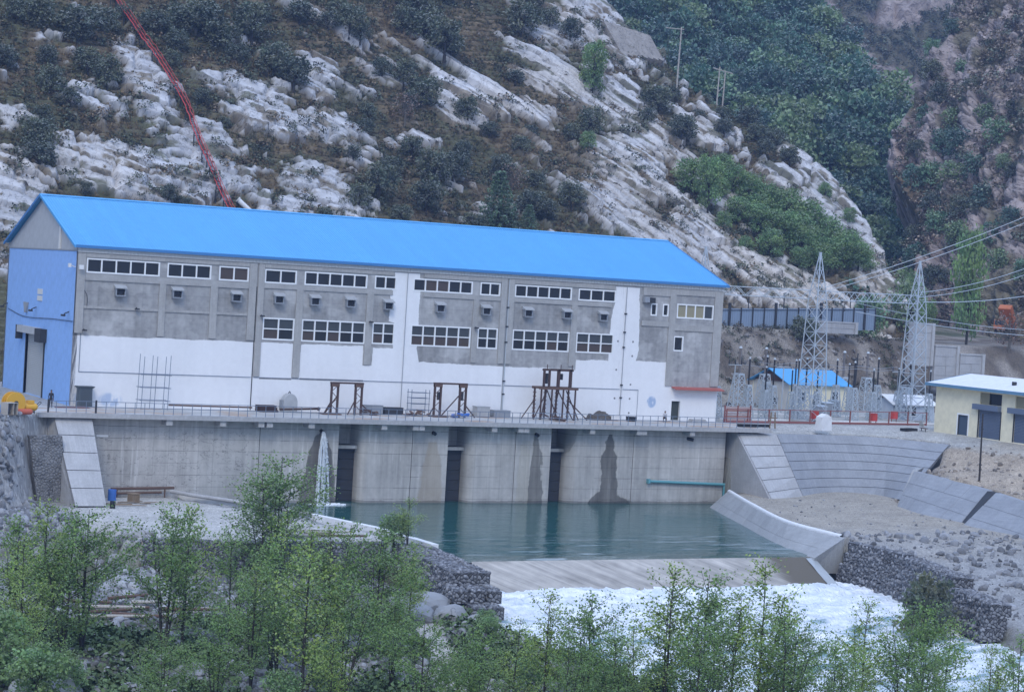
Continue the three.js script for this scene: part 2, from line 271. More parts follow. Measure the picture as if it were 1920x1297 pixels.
function rockAt(u, v) {
  let m = 0.12;
  for (const [cu, cv, ru, rv, an, w] of ROCKS) { const du = u - cu, dv = v - cv; if (Math.abs(du) > 30 || Math.abs(dv) > 30) continue; const c = Math.cos(an), s = Math.sin(an), a = (du * c + dv * s) / ru, b = (-du * s + dv * c) / rv; m = Math.max(m, w * (1.5 - Math.sqrt(a * a + b * b))); }
  const an = lerp(-0.35, -0.95, sstep(60, 150, u)), c = Math.cos(an), s = Math.sin(an), a = u * c + v * s + 2.4 * (fbm(u / 7, v / 7, 3, 12) - 0.5), b = -u * s + v * c + 2.2 * (fbm(u / 9, v / 9, 3, 13) - 0.5);
  // blocks between bedding planes and cross joints
  const blk = (wb, wa, sd) => { const t = b / wb, j = Math.floor(t), q = (a + 9 * hash(j, 1, sd)) / (wa * (0.7 + 0.8 * hash(j, 2, sd))), i = Math.floor(q); return { id: hash(i, j, sd), fb: t - j, fa: q - i }; };
  const k1 = blk(2.7, 6.5, 71), k2 = blk(0.9, 2.3, 72), n = fbm(a / 5.5, b / 4.2, 4, 14) - 0.5, n2 = fbm(a / 1.8, b / 1.1, 3, 19) - 0.5;
  return { r: sstep(0.40, 0.52, m * 0.95 + n * 1.25 + n2 * 0.95 + 0.22 * (k1.id - 0.5) + 0.14 * (k2.id - 0.5)), a, b, n, k1, k2 };
}
function spurDisp(u, v, R = rockAt(u, v)) {
  const { k1, k2, r } = R, edge = (f, w) => sstep(0, w, f) * sstep(1, 1 - w * 0.6, f);
  const slab = (0.25 + 1.35 * k1.id) * edge(k1.fb, 0.16) * edge(k1.fa, 0.07) + 0.5 * k1.fb * 0.9, fine = 0.34 * k2.id * edge(k2.fb, 0.25) * edge(k2.fa, 0.14), gap = -0.5 * (1 - edge(k1.fb, 0.14)) - 0.25 * (1 - edge(k1.fa, 0.06));
  let d = 3.2 * (fbm(u / 22, v / 22, 3, 5) - 0.5) + (1.1 - 0.7 * r) * (fbm(u / 5, v / 5, 3, 6) - 0.5) + (0.4 - 0.25 * r) * (fbm(u / 1.3, v / 1.3, 3, 7) - 0.5);
  d += r * (slab * 0.8 + fine + gap) + (1 - r) * (0.3 * Math.sin((v + 1.4 * vn(u / 5, v / 5, 9)) * 4.4 + 2 * vn(u / 2.5, v / 2.5, 10)));
  const uc = piece(CREST, v); if (u > uc) d -= 1.7 * (u - uc) + 0.05 * (u - uc) ** 2;
  return d;
}
function spurColor(u, v) {
  const R = rockAt(u, v), { k1, k2 } = R, n = fbm(u / 8, v / 8, 4, 21), n2 = fbm(u / 1.5, v / 0.8, 3, 22);
  const warm = sstep(0.52, 0.7, fbm(u / 16, v / 16, 3, 23)) * 0.6 + sstep(45, 25, v) * sstep(95, 125, u) * 0.6;
  const k = 0.74 + 0.32 * fbm(R.a / 2.4, R.b / 0.7, 4, 24) + 0.22 * (k1.id - 0.5) + 0.14 * (k2.id - 0.5), rk = [0.47 * k + 0.04 * warm, 0.462 * k + 0.01 * warm, 0.46 * k - 0.03 * warm];
  // soil and lichen where the joints open, plants on some blocks
  const st = Math.max(0.85 * sstep(0.62, 0.74, fbm(R.a / 4, R.b / 1.1, 4, 25)), k2.id > 0.86 ? 0.8 : 0, 0.8 * sstep(0.10, 0.02, Math.min(k1.fb, 1 - k1.fb)) * sstep(0.35, 0.6, fbm(R.a / 5, R.b, 2, 26)));
  const g = sstep(0.42, 0.6, n + 0.3 * (n2 - 0.5)), q = 0.55 + 0.9 * n2, gr = [lerp(0.145, 0.088, g) * q, lerp(0.112, 0.086, g) * q, lerp(0.066, 0.045, g) * q];
  const t = R.r * (1 - st); return [lerp(gr[0], rk[0], t) * 1.3, lerp(gr[1], rk[1], t) * 1.3, lerp(gr[2], rk[2], t) * 1.3];
}
const rockMat = mat(1, 1, 1, { vertexColors: true, map: T.rock, bumpMap: T.rockBump, bumpScale: 0.2, roughness: 0.95 });
sheet('hillside', SPUR, -60, 202, -6, 134, 0.36, spurDisp, spurColor, rockMat);
const onSpur = (u, v, lift = 0) => { const p = SPUR.at(u, v, spurDisp(u, v)); p.y += lift; return p; };

const WOODS = Slope([222.45, 17.26, -141.35], [0.988, 0, 0.157], [0.127, 0.588, -0.799]);
const woodsDisp = (u, v) => 9 * (fbm(u / 40, v / 60, 3, 105) - 0.5) + 2 * (fbm(u / 6, v / 6, 3, 106) - 0.5) - 0.06 * Math.max(0, u - 26) ** 2;
sheet('wooded_hill', WOODS, -110, 110, -18, 190, 2, woodsDisp, (u, v) => { const n = 0.7 + 0.6 * fbm(u / 5, v / 5, 3, 107), b = sstep(0.5, 0.7, fbm(u / 18, v / 18, 3, 108)); return [lerp(0.06, 0.15, b) * n, lerp(0.065, 0.12, b) * n, lerp(0.045, 0.09, b) * n]; }, rockMat);
const cliffTex = T.rock.clone(), cliffBump = T.rockBump.clone(); cliffTex.repeat.set(1 / 19, 1 / 13); cliffBump.repeat.set(1 / 19, 1 / 13); cliffTex.needsUpdate = cliffBump.needsUpdate = true;
const cliffMat = mat(1, 1, 1, { vertexColors: true, map: cliffTex, bumpMap: cliffBump, bumpScale: 1.4, roughness: 0.95 });
const CLIFF = Slope([197.72, 17.14, -109.21], [0.153, 0, 0.988], [0.524, 0.848, -0.081]);
const CEDGE = [[-20, -6], [0, -6], [18, -4], [30, -20], [36, -24], [45, -26], [56, -24], [66, -22], [74, -26], [90, -30], [120, -36]];
function cliffDisp(u, v) {
  const rib = Math.abs(fbm(u / 13 + v / 60, v / 40, 3, 121) - 0.5), g = fbm(u / 6, v / 9, 5, 122) - 0.5;
  let d = 8 * (0.35 - 1.6 * rib) + 5 * g + 2.6 * (fbm(u / 1.8, v / 3.0, 5, 123) - 0.5) + 1.5 * ((v + 3 * fbm(u / 6, v / 6, 3, 129)) / 4.5 % 1) - 1.6 * sstep(0.07, 0, Math.abs(fbm(u / 3.5, v / 5, 4, 128) - 0.5));
  const e = piece(CEDGE, v); if (u < e) d -= 1.3 * (e - u) + 0.08 * (e - u) ** 2; return d;
}
sheet('rocky_cliff', CLIFF, -58, 62, -20, 110, 0.55, cliffDisp, (u, v) => {
  const n = fbm(u / 7 + v / 22, v / 9, 5, 125), q = 0.7 + 0.6 * fbm(u / 1.4, v / 1.8, 3, 126), g = sstep(0.5, 0.62, fbm(u / 9, v / 6, 4, 127)), e = sstep(7, 0, Math.abs(u - piece(CEDGE, v) - 4)) * sstep(60, 30, v);
  const ck = sstep(0.06, 0.01, Math.abs(fbm(u / 3.5, v / 5, 4, 128) - 0.5)) * 0.45; let c = [lerp(0.25, 0.42, n), lerp(0.21, 0.35, n), lerp(0.195, 0.325, n)].map(q => q * (1 - ck)); c = [lerp(c[0], 0.15, g), lerp(c[1], 0.13, g), lerp(c[2], 0.085, g)]; return [lerp(c[0], 0.27, e * 0.5) * q * 1.25, lerp(c[1], 0.16, e * 0.5) * q * 1.25, lerp(c[2], 0.09, e * 0.5) * q * 1.25];
}, cliffMat);
const PEAK = Slope([341.3, 78.6, -318], [0.795, 0, 0.607], [0.374, 0.788, -0.489]);
const peakDisp = (u, v) => 20 * (fbm(u / 40 + v / 80, v / 60, 4, 131) - 0.5) + 9 * (fbm(u / 10, v / 15, 5, 132) - 0.5) + 3.4 * (fbm(u / 3, v / 4, 4, 135) - 0.5) - 3 * sstep(0.08, 0, Math.abs(fbm(u / 8, v / 11, 4, 137) - 0.5));
sheet('mountain', PEAK, -135, 150, -80, 140, 1.3, peakDisp, (u, v) => {
  const n = fbm(u / 10 + v / 30, v / 10, 5, 133), q = 0.6 + 0.8 * fbm(u / 2.5, v / 2.5, 3, 134), g = sstep(0.48, 0.6, fbm(u / 14, v / 10, 4, 136)); return [lerp(lerp(0.16, 0.4, n), 0.13, g) * q * 1.2, lerp(lerp(0.135, 0.33, n), 0.12, g) * q * 1.2, lerp(lerp(0.12, 0.3, n), 0.08, g) * q * 1.2];
}, cliffMat);

// ---------------------------------------------------------------- water: pool above the sill, white water below
function waterSheet(name, x0, x1, z0, z1, st, inside, hf, cf, m) {
  const nx = Math.round((x1 - x0) / st), nz = Math.round((z1 - z0) / st), pos = [], col = [], uv = [], idx = [], id = new Int32Array((nx + 1) * (nz + 1)).fill(-1);
  const v = (i, j) => { const k = j * (nx + 1) + i; if (id[k] < 0) { const x = x0 + i * st, z = z0 + j * st; id[k] = pos.length / 3; pos.push(x, hf(x, z), z); col.push(...cf(x, z)); uv.push(x, z); } return id[k]; };
  for (let j = 0; j < nz; j++) for (let i = 0; i < nx; i++) if (inside(x0 + (i + 0.5) * st, z0 + (j + 0.5) * st)) { const a = v(i, j), b = v(i + 1, j), c = v(i, j + 1), d = v(i + 1, j + 1); idx.push(a, c, b, b, c, d); }
  const g = new THREE.BufferGeometry(); g.setAttribute('position', new THREE.Float32BufferAttribute(pos, 3)); g.setAttribute('color', new THREE.Float32BufferAttribute(col, 3)); g.setAttribute('uv', new THREE.Float32BufferAttribute(uv, 2)); g.setIndex(idx); g.computeVertexNormals(); return struct(name, g, m);
}
const ripple = tex(512, 512, (u, v) => gray(fbm(u * 10, v * 22, 5, 77, 0) * 0.6 + 0.4 * fbm(u * 3, v * 6, 3, 78)), [9, 9], false);
waterSheet('pool_water', -1, 77, 2, 50.3, 0.3, (x, z) => sdPoly(POOL, x, z) < 0.25 && z < 50.2, (x, z) => {
  const s = sstep(20, 50, z); return -9 + (0.05 + 0.05 * s) * (fbm(x / 2.6, z / 1.1, 4, 141) - 0.5) + 0.04 * s * (fbm(x / 0.9, z / 0.5, 2, 142) - 0.5) - 0.1 * sstep(48.5, 50.2, z);
}, (x, z) => { // aerated streaks and the sandy sill showing through the thin water at the edge
  const f = sstep(0.64, 0.78, fbm(x / 6, z / 0.9, 4, 143)) * sstep(24, 44, z) * sstep(22, 34, x + 6), s = sstep(45.5, 50, z + 1.2 * (fbm(x / 4, z, 3, 144) - 0.5)), sp = 0.9 * sstep(2.6, 0.4, Math.hypot((x - 25.2) / 1.5, z - 9.6));
  const q = Math.max(sp, f * 0.5); return [lerp(lerp(0.009, 0.07, s), 0.6, q), lerp(lerp(0.082, 0.11, s), 0.68, q), lerp(lerp(0.074, 0.085, s), 0.7, q)];
}, mat(1, 1, 1, { vertexColors: true, roughness: 0.1, bumpMap: ripple, bumpScale: 0.05 }));
const foamBump = tex(512, 512, (u, v) => gray(0.5 * fbm(u * 8, v * 4, 6, 79, 0) + 0.5 * Math.abs(fbm(u * 16, v * 8, 4, 80) - 0.5) * 3), [5, 5], false);
waterSheet('river_water', 8, 66, 53.4, 150, 0.26, (x, z) => sdPoly(RIVER, x, z) < 1.2, (x, z) => {
  const a = fbm(x / 3.4 + z * 0.05, z / 2.4, 5, 151) - 0.5, b = Math.abs(fbm(x / 1.3, z / 0.8, 4, 152) - 0.5); return -11.15 - 0.016 * (z - 54) + 0.7 * a * sstep(52, 57, z) - 0.9 * b  + 0.3 * sstep(60, 55, z);
}, (x, z) => {
  const f = sstep(0.26, 0.5, fbm(x / 2.6, z / 1.3, 5, 153) + 0.3 * sstep(76, 56, z)), g = sstep(0.5, 0.75, fbm(x / 9, z / 6, 3, 154)) * sstep(72, 92, z); const k = f * (1 - 0.5 * g) * (0.42 + 1.0 * fbm(x / 1.5 - z * 0.3, z / 0.7, 5, 156)); return [lerp(0.2, 0.82, k), lerp(0.32, 0.84, k), lerp(0.34, 0.85, k)];
}, mat(1, 1, 1, { vertexColors: true, roughness: 0.5, bumpMap: foamBump, bumpScale: 0.25 }));
// ---------------------------------------------------------------- powerhouse
const L = 80.4, HB = 16.7, WD = 28.2, RIDGE = 22.05;
function paintTop(x) { return piece([[0, 7.35], [24.38, 7.4], [24.42, 3.65], [25.3, 3.65], [25.36, 7.35], [32.78, 7.42], [32.82, 5.35], [33.95, 5.35], [34, 7.35], [39.42, 7.4], [39.75, 5.9], [51.6, 5.8], [60.15, 5.7], [60.22, 6.85], [64.6, 6.95], [68.5, 7.05], [73.28, 7.1], [73.4, 5.75], [73.5, 4.15], [81, 4.08]], x); }
const facadeTex = tex(2048, 512, (u, v) => {
  const x = u * L, y = v * HB, j = 0.28 * (fbm(x / 0.9, y / 0.9, 4, 161) - 0.5), jy = 0.3 * (fbm(x / 1.3, y / 2, 4, 162) - 0.5);
  let w = y + jy < paintTop(x + j * 0.5);
  const xl = piece([[7, 36.45], [10.2, 36.4], [10.35, 35.75], [13.7, 35.8], [14, 36.1], [16, 36.15]], y), xr = piece([[7, 39.4], [13.8, 39.45], [16, 39.3]], y);
  if (x + j > xl && x + j < xr && y < 15.86) w = true;
  const yl = piece([[6.9, 64.6], [8, 64.55], [13, 64.75], [13.9, 65.15], [16, 65.12]], y), yr = piece([[7, 68.5], [8.3, 68.8], [12.8, 68.55], [16, 68.35]], y);
  if (x + j > yl && x + j < yr && y < 15.75) w = true;
  if ((x > 20.7 && x < 24.4 && y > 3.42 && y < 3.6) || (x > 25.4 && x < 33 && y > 3.5 && y < 3.68)) w = false;
  const b = fbm(x / 3.5, y / 3.5, 5, 163), f = fbm(x / 0.35, y / 0.35, 3, 164), st = fbm(x / 0.5, y / 6, 4, 165);
  if (w) {
    let k = 0.80 + 0.07 * (b - 0.5) + 0.05 * (f - 0.5) + 0.05 * (st - 0.5);
    const smear = Math.max(0.8 * sstep(0.9, 0.5, Math.hypot((x - 4.2) / 1.7, y - 0.75)), 0.8 * sstep(1.1, 0.5, Math.hypot(x - 0.4, y - 0.7)), sstep(0.75, 0.5, Math.hypot(x - 71.0, (y - 2.2) / 1.1)) ) * sstep(0.42, 0.6, fbm(x / 0.8, y / 1.2, 4, 166) + 0.12); // wiped patches of another paint
    const drip = sstep(0.7, 0.8, fbm(x / 0.12, y / 3, 3, 167)) * sstep(67.4, 66.6, x) * sstep(65.6, 66.3, x) * 0.25;
    const hole = Math.hypot(((x - 64.8) % 2.1 + 2.1) % 2.1 - 1, (y % 1.7) - 0.8) < 0.12 && x > 65 && x < 69 && y < 10 && hash(Math.floor(x / 2.1), Math.floor(y / 1.7), 9) > 0.35 ? 0.25 : 1;
    k *= hole * (1 - drip); return [lerp(k, 0.36, smear), lerp(k, 0.46, smear), lerp(k, 0.62, smear) * 0.995];
  }
  const panel = 0.85 + 0.3 * hash(Math.floor(x / 1.9 + 0.4), Math.floor(y / 2.4 + 0.2), 168), line = (Math.abs((y % 1.2) - 0.6) > 0.58 || Math.abs((x % 2.4) - 1.2) > 1.185) ? 0.86 : 1;
  let k = (0.335 + 0.16 * (b - 0.5) + 0.12 * (f - 0.5) + 0.14 * (st - 0.5)) * lerp(1, panel, 0.35) * line;
  const patch = sstep(0.58, 0.7, fbm(x / 2.4, y / 1.4, 5, 169)) * 0.08; k += patch;
  return [k * 1.01, k * 0.995, k * 0.96];
}, [L, HB]);
facadeTex.wrapS = facadeTex.wrapT = THREE.ClampToEdgeWrapping;
M.concFrame = mat(0.455, 0.445, 0.42, { map: T.conc, bumpMap: T.conc, bumpScale: 0.01 });
M.facade = mat(1, 1, 1, { map: facadeTex, roughness: 0.9, bumpMap: T.conc, bumpScale: 0.01 });
const uvXY = (g, ox = 0, oy = 0) => { const p = g.attributes.position, u = g.attributes.uv; for (let i = 0; i < p.count; i++) u.setXY(i, p.getX(i) + ox, p.getY(i) + oy); return g; };
const WIN = [ // x0, x1, y0, y1, columns, rows
  [1.03, 8.83, 13.94, 15.36, 5, 1], [9.75, 14.54, 13.94, 15.35, 3, 1], [15.52, 18.81, 13.92, 15.36, 2, 1], [20.75, 24.36, 13.92, 15.32, 2, 1], [25.39, 32.79, 13.93, 15.32, 5, 1], [33.81, 36.38, 13.95, 15.31, 2, 1], [38.55, 45.97, 13.93, 15.28, 5, 1], [47.05, 49.55, 13.9, 15.27, 2, 1], [51.56, 59.05, 13.92, 15.25, 5, 1], [60.06, 65.1, 13.93, 15.22, 3, 1],
  [70.16, 70.95, 12.6, 13.97, 1, 1], [71.85, 72.61, 12.6, 13.97, 1, 1], [73.89, 79.08, 12.46, 14.1, 4, 1], [73.68, 74.97, 8.47, 10.18, 1, 1],
  [20.8, 24.4, 7.77, 10.08, 2, 2], [25.36, 32.88, 7.75, 10.08, 5, 2], [33.82, 36.47, 7.8, 10.1, 2, 2], [38.57, 46.05, 7.78, 10.06, 5, 2], [47.03, 49.54, 7.79, 10.08, 2, 2], [51.58, 59.06, 7.8, 10.06, 5, 2], [60.1, 65.14, 7.8, 10.05, 3, 2]];
const HOUSE = thing('powerhouse', 'long concrete powerhouse with blue pitched roof and half painted white front', 'building');
{
  const sh = new THREE.Shape([[0, 0], [L, 0], [L, HB - 0.02], [0, HB - 0.02]].map(p => new THREE.Vector2(...p)));
  const hole = (x0, x1, y0, y1) => sh.holes.push(new THREE.Path([[x0, y0], [x0, y1], [x1, y1], [x1, y0]].map(p => new THREE.Vector2(...p))));
  for (const [x0, x1, y0, y1] of WIN) hole(x0, x1, y0, y1);
  hole(73.8, 75.15, 0.05, 2.42);
  mesh('front_wall', uvXY(uvm(new THREE.ExtrudeGeometry(sh, { depth: 0.4, bevelEnabled: false }).translate(0, 0, -0.4))), M.facade, HOUSE);
  mesh('back_wall', box(0, L, 0, HB, -WD, -WD + 0.4), M.conc, HOUSE); mesh('end_wall', box(L - 0.4, L, 0, HB, -WD + 0.4, -0.41), M.conc, HOUSE);
  WIN.forEach(([x0, x1, y0, y1, nx, ny], k) => {
    const w = part('window', HOUSE), f = 0.1, bars = [box(x0 - 0.05, x1 + 0.05, y0 - 0.06, y0 + f, -0.16, 0.04), box(x0 - 0.05, x1 + 0.05, y1 - f, y1 + 0.05, -0.16, 0.04), box(x0 - 0.05, x0 + f, y0 + f, y1 - f, -0.16, 0.04), box(x1 - f, x1 + 0.05, y0 + f, y1 - f, -0.16, 0.04)];
    for (let i = 1; i < nx; i++) { const x = lerp(x0, x1, i / nx); bars.push(box(x - 0.07, x + 0.07, y0 + f, y1 - f, -0.15, 0.03)); }
    for (let j = 1; j < ny; j++) { const y = lerp(y0, y1, j / ny); bars.push(box(x0 + f, x1 - f, y - 0.055, y + 0.055, -0.145, 0.025)); }
    mesh('frame', bars, M.frame, w);
    for (let i = 0; i < nx; i++) for (let j = 0; j < ny; j++) {
      const a = lerp(x0, x1, i / nx), b = lerp(x0, x1, (i + 1) / nx), c = lerp(y0, y1, j / ny), d = lerp(y0, y1, (j + 1) / ny), h = hash(i + k * 9, j, 7);
      let m = M.glass; if (ny === 2) m = j ? M.glassGrey : h < 0.55 ? M.glassBrown : M.glass; else if (k === 2 || (k === 6 && i > 0 && i < 3)) m = M.glassBrown; if (k === 12) m = i === 3 ? M.glassGrey : M.glassPale;
      const tilt = (h - 0.5) * 0.02; mesh('pane', hexa([[a + 0.02, c + 0.02, -0.12], [b - 0.02, c + 0.02, -0.12], [b - 0.02, c + 0.02, -0.14], [a + 0.02, c + 0.02, -0.14], [a + 0.02, d - 0.02, -0.12 - tilt], [b - 0.02, d - 0.02, -0.12 - tilt], [b - 0.02, d - 0.02, -0.14 - tilt], [a + 0.02, d - 0.02, -0.14 - tilt]]), m, w);
    }
  });
  // concrete frame: pilasters and beams proud of the infill
  for (const [a, b, y0, y1] of [[0.02, 0.85, 7.6, 15.9], [8.92, 9.65, 7.6, 13.4], [14.6, 15.42, 7.6, 13.4], [18.92, 19.75, 7.6, 15.9], [19.95, 20.65, 3.7, 15.9], [24.47, 25.27, 3.7, 13.3], [32.9, 33.7, 5.4, 13.3], [46.2, 46.9, 6.1, 13.3], [49.7, 50.45, 6.1, 15.9], [50.7, 51.45, 6.1, 15.9], [59.15, 59.95, 6.1, 13.3], [72.75, 73.6, 4.2, 15.9], [79.2, 80.38, 4.3, 15.9]]) mesh('pilaster', box(a, b, y0, y1, 0.002, 0.14), M.concFrame, HOUSE);
  for (const [a, b, y0, y1] of [[0.87, 18.9, 13.12, 13.78], [20.67, 36, 13.3, 13.8], [39.8, 49.68, 13.3, 13.78], [51.47, 64.6, 13.28, 13.75], [0.87, 8.9, 10.2, 10.46], [9.67, 14.58, 10.2, 10.46], [15.44, 18.9, 10.2, 10.46], [0.87, 18.9, 15.5, 15.9], [20.67, 36, 15.5, 15.9], [39.8, 49.68, 15.45, 15.9], [51.47, 64.8, 15.4, 15.9], [68.9, 72.73, 14.95, 15.9], [73.62, 79.18, 15.2, 15.9], [68.9, 72.73, 11.3, 11.9], [73.62, 79.18, 10.9, 11.6]]) mesh('beam', box(a, b, y0, y1, 0.002, 0.12), M.concFrame, HOUSE);
  for (const x of [19.85, 50.58]) mesh('expansion_joint', box(x - 0.05, x + 0.05, 0.05, 13.4, 0.002, 0.03), x < 30 ? M.dark : M.steelGrey, HOUSE);
  for (const [x, m, r] of [[37.75, M.steelGrey, 0.035], [50.7, M.galv, 0.055], [66.6, M.steelGrey, 0.04]]) mesh('drain_pipe', rod([x, 0.1, 0.1], [x, 15.9, 0.1], r, r, 6), m, HOUSE);
  for (const x of [50.7, 66.6]) for (const y of [2.6, 4.1, 8.6, 10.4, 12.6]) mesh('pipe_clamp', box(x - 0.14, x + 0.14, y - 0.08, y + 0.08, 0.002, 0.2), M.dark, HOUSE);
  for (const [a, b] of [[0.7, 19.7], [20, 50.4], [50.8, 66.4], [66.8, 69]]) mesh('conduit', bar([a, 3.6, 0.05], [b, 3.6, 0.05], 0.05), M.railGrey, HOUSE);
  mesh('conduit', join([bar([0.72, 3.6, 0.05], [0.72, 8.9, 0.05], 0.05), bar([69, 0.4, 0.05], [69, 3.6, 0.05], 0.035)]), M.railGrey, HOUSE);
  // cladding strip under the eaves, gutter, roof
  const strip = []; for (let i = 0; i < 201; i++) strip.push(box(i * 0.4 + 0.02, i * 0.4 + 0.26, 15.98, 16.5, 0.1, 0.18)); strip.push(box(0, L, 15.96, 16.52, 0.002, 0.12));
  mesh('cladding_strip', strip, M.clad, HOUSE).userData.kind = 'stuff';
  mesh('gutter', box(-0.4, L + 0.4, 16.42, 16.72, 0.22, 0.55), M.trimBlue, HOUSE);
  const ribs = s => { // troughed sheets running down the slope
    const o = [], n = 268, w = (L + 0.8) / n, zr = -WD / 2, ze = s > 0 ? 0.5 : -WD - 0.5, ye = 16.62;
    for (let i = 0; i < n; i++) { const x = -0.4 + i * w; for (const [a, b, h0, h1] of [[0, 0.62, 0, 0], [0.62, 0.7, 0, 0.045], [0.7, 0.92, 0.045, 0.045], [0.92, 1, 0.045, 0]]) { const p = [[x + a * w, ye + h0, ze], [x + b * w, ye + h1, ze], [x + b * w, RIDGE + h1, zr], [x + a * w, RIDGE + h0, zr]]; const q = s > 0 ? [0, 1, 2, 0, 2, 3] : [1, 0, 3, 1, 3, 2]; for (const k of q) o.push(...p[k]); } }
    const g = new THREE.BufferGeometry(); g.setAttribute('position', new THREE.Float32BufferAttribute(o, 3)); g.computeVertexNormals(); return uvm(g);
  };
  mesh('roof', ribs(1), M.roofBlue, HOUSE); mesh('roof', ribs(-1), M.roofBlue, HOUSE);
  mesh('ridge_cap', hexa([[-0.45, RIDGE - 0.06, -WD / 2 + 0.35], [L + 0.45, RIDGE - 0.06, -WD / 2 + 0.35], [L + 0.45, RIDGE - 0.06, -WD / 2 - 0.35], [-0.45, RIDGE - 0.06, -WD / 2 - 0.35], [-0.45, RIDGE + 0.1, -WD / 2 + 0.05], [L + 0.45, RIDGE + 0.1, -WD / 2 + 0.05], [L + 0.45, RIDGE + 0.1, -WD / 2 - 0.05], [-0.45, RIDGE + 0.1, -WD / 2 - 0.05]]), M.roofBlue, HOUSE);
  const rake = (x, zE, m) => mesh('rake_trim', hexa([[x - 0.07, 16.42, zE], [x + 0.07, 16.42, zE], [x + 0.07, RIDGE - 0.22, -WD / 2], [x - 0.07, RIDGE - 0.22, -WD / 2], [x - 0.07, 16.7, zE], [x + 0.07, 16.7, zE], [x + 0.07, RIDGE + 0.08, -WD / 2], [x - 0.07, RIDGE + 0.08, -WD / 2]]), m, HOUSE);
  rake(-0.47, 0.55, M.roofBlue); rake(-0.47, -WD - 0.55, M.trimBlue); rake(L + 0.47, 0.55, M.trimBlue); rake(L + 0.47, -WD - 0.55, M.trimBlue);
  // gable end: blue painted wall with the tall door opening, grey sheeting above
  const gs = new THREE.Shape([[0, -0.4], [WD, -0.4], [WD, 16.05], [0, 16.05]].map(p => new THREE.Vector2(...p))); gs.holes.push(new THREE.Path([[11.2, 0.02], [11.2, 6.9], [18.5, 6.9], [18.5, 0.02]].map(p => new THREE.Vector2(...p))));
  const toGable = g => uvm(g.rotateY(Math.PI / 2)); // x of the shape runs along -z
  mesh('gable_wall', toGable(new THREE.ExtrudeGeometry(gs, { depth: 0.4, bevelEnabled: false })), M.wallBlue, HOUSE);
  const up = new THREE.Shape([[0.05, 16.16], [WD - 0.05, 16.16], [WD - 0.05, 16.5], [WD / 2, RIDGE - 0.15], [0.05, 16.5]].map(p => new THREE.Vector2(...p)));
  mesh('gable_sheeting', toGable(new THREE.ExtrudeGeometry(up, { depth: 0.2, bevelEnabled: false })).translate(0.05, 0, 0), M.cladGrey, HOUSE);
  for (const g of [up]) mesh('gable_sheeting', toGable(new THREE.ExtrudeGeometry(g, { depth: 0.2, bevelEnabled: false })).translate(L - 0.25, 0, 0), M.cladGrey, HOUSE);
  mesh('gable_flashing', box(-0.06, 0, 16.05, 16.17, -WD, 0), M.steelGrey, HOUSE);
  mesh('gable_post', box(-0.09, 0.04, 16.2, 18.6, -7.2, -6.6), M.clad, HOUSE);
  const door = part('rolling_door', HOUSE); const slats = [];
  for (let i = 0; i < 34; i++) slats.push(box(0.22, 0.27, i * 0.2 + 0.02, i * 0.2 + 0.2, -18.5, -11.2)); mesh('door_leaf', slats, mat(0.42, 0.43, 0.42, { roughness: 0.6 }), door);
  mesh('door_jamb', box(-0.05, 0.3, 0, 6.9, -11.2, -10.7), M.dark, door); mesh('door_jamb', box(-0.05, 0.3, 0, 6.9, -18.7, -18.5), M.dark, door);
  mesh('door_hood', box(-0.7, 0, 6.75, 7.5, -20.2, -12.6), M.cladGrey, door); mesh('hood_bracket', box(-0.75, 0, 5.95, 7.52, -20.5, -20.2), M.dark, door); mesh('hood_bracket', box(-0.75, 0, 6.0, 7.45, -12.5, -10.2), M.dark, door);
  mesh('wall_sign', box(-0.08, 0, 11.15, 11.75, -14.6, -12.7), M.clad, HOUSE); mesh('wall_sign', box(-0.08, 0, 10.45, 11.0, -14.6, -12.7), M.clad, HOUSE);
  mesh('gable_vent', hexa([[-0.3, 8.95, -18.6], [0, 8.95, -18.6], [0, 8.95, -18.9], [-0.3, 8.95, -18.9], [-0.06, 10.1, -18.2], [0, 10.1, -18.2], [0, 10.1, -20.4], [-0.06, 10.1, -20.4]]), M.steelGrey, HOUSE);
  for (const [y, z] of [[9.5, -2.1], [9.5, -15], [9.5, -27.4]]) mesh('wall_lamp', [bar([0, y + 0.2, z], [-0.55, y - 0.05, z], 0.1), box(-0.8, -0.45, y - 0.3, y - 0.1, z - 0.3, z + 0.3)], M.dark, HOUSE);
  for (const [x, y] of [[6.5, 10.5], [20.5, 10.4], [33.4, 10.3], [46.6, 10.2], [1.0, 8.05]]) mesh('wall_lamp', [bar([x, y, 0.08], [x, y - 0.1, 0.5], 0.07), box(x - 0.22, x + 0.22, y - 0.2, y - 0.05, 0.3, 0.62)], M.dark, HOUSE);
  mesh('floodlight', [bar([0.25, 14.3, 0.05], [0.25, 14.45, 0.5], 0.08), box(0.05, 0.5, 14.2, 14.65, 0.5, 0.7)], M.plastic, HOUSE); mesh('floodlight', [bar([0, 14.4, -0.6], [-0.5, 14.55, -0.6], 0.08), box(-0.75, -0.5, 14.35, 14.75, -0.8, -0.4)], M.plastic, HOUSE);
  mesh('cable', tube([[-0.05, 9.1, -27], [-0.07, 8.5, -20], [-0.07, 8.7, -8], [-0.05, 8.75, -0.5]], 0.035, 24), M.dark, HOUSE);
  mesh('cable', tube([[0.35, 13.9, 0.1], [0.5, 12.7, 0.1], [1.15, 11.5, 0.1], [1.2, 10.2, 0.1]], 0.03, 16), M.dark, HOUSE);
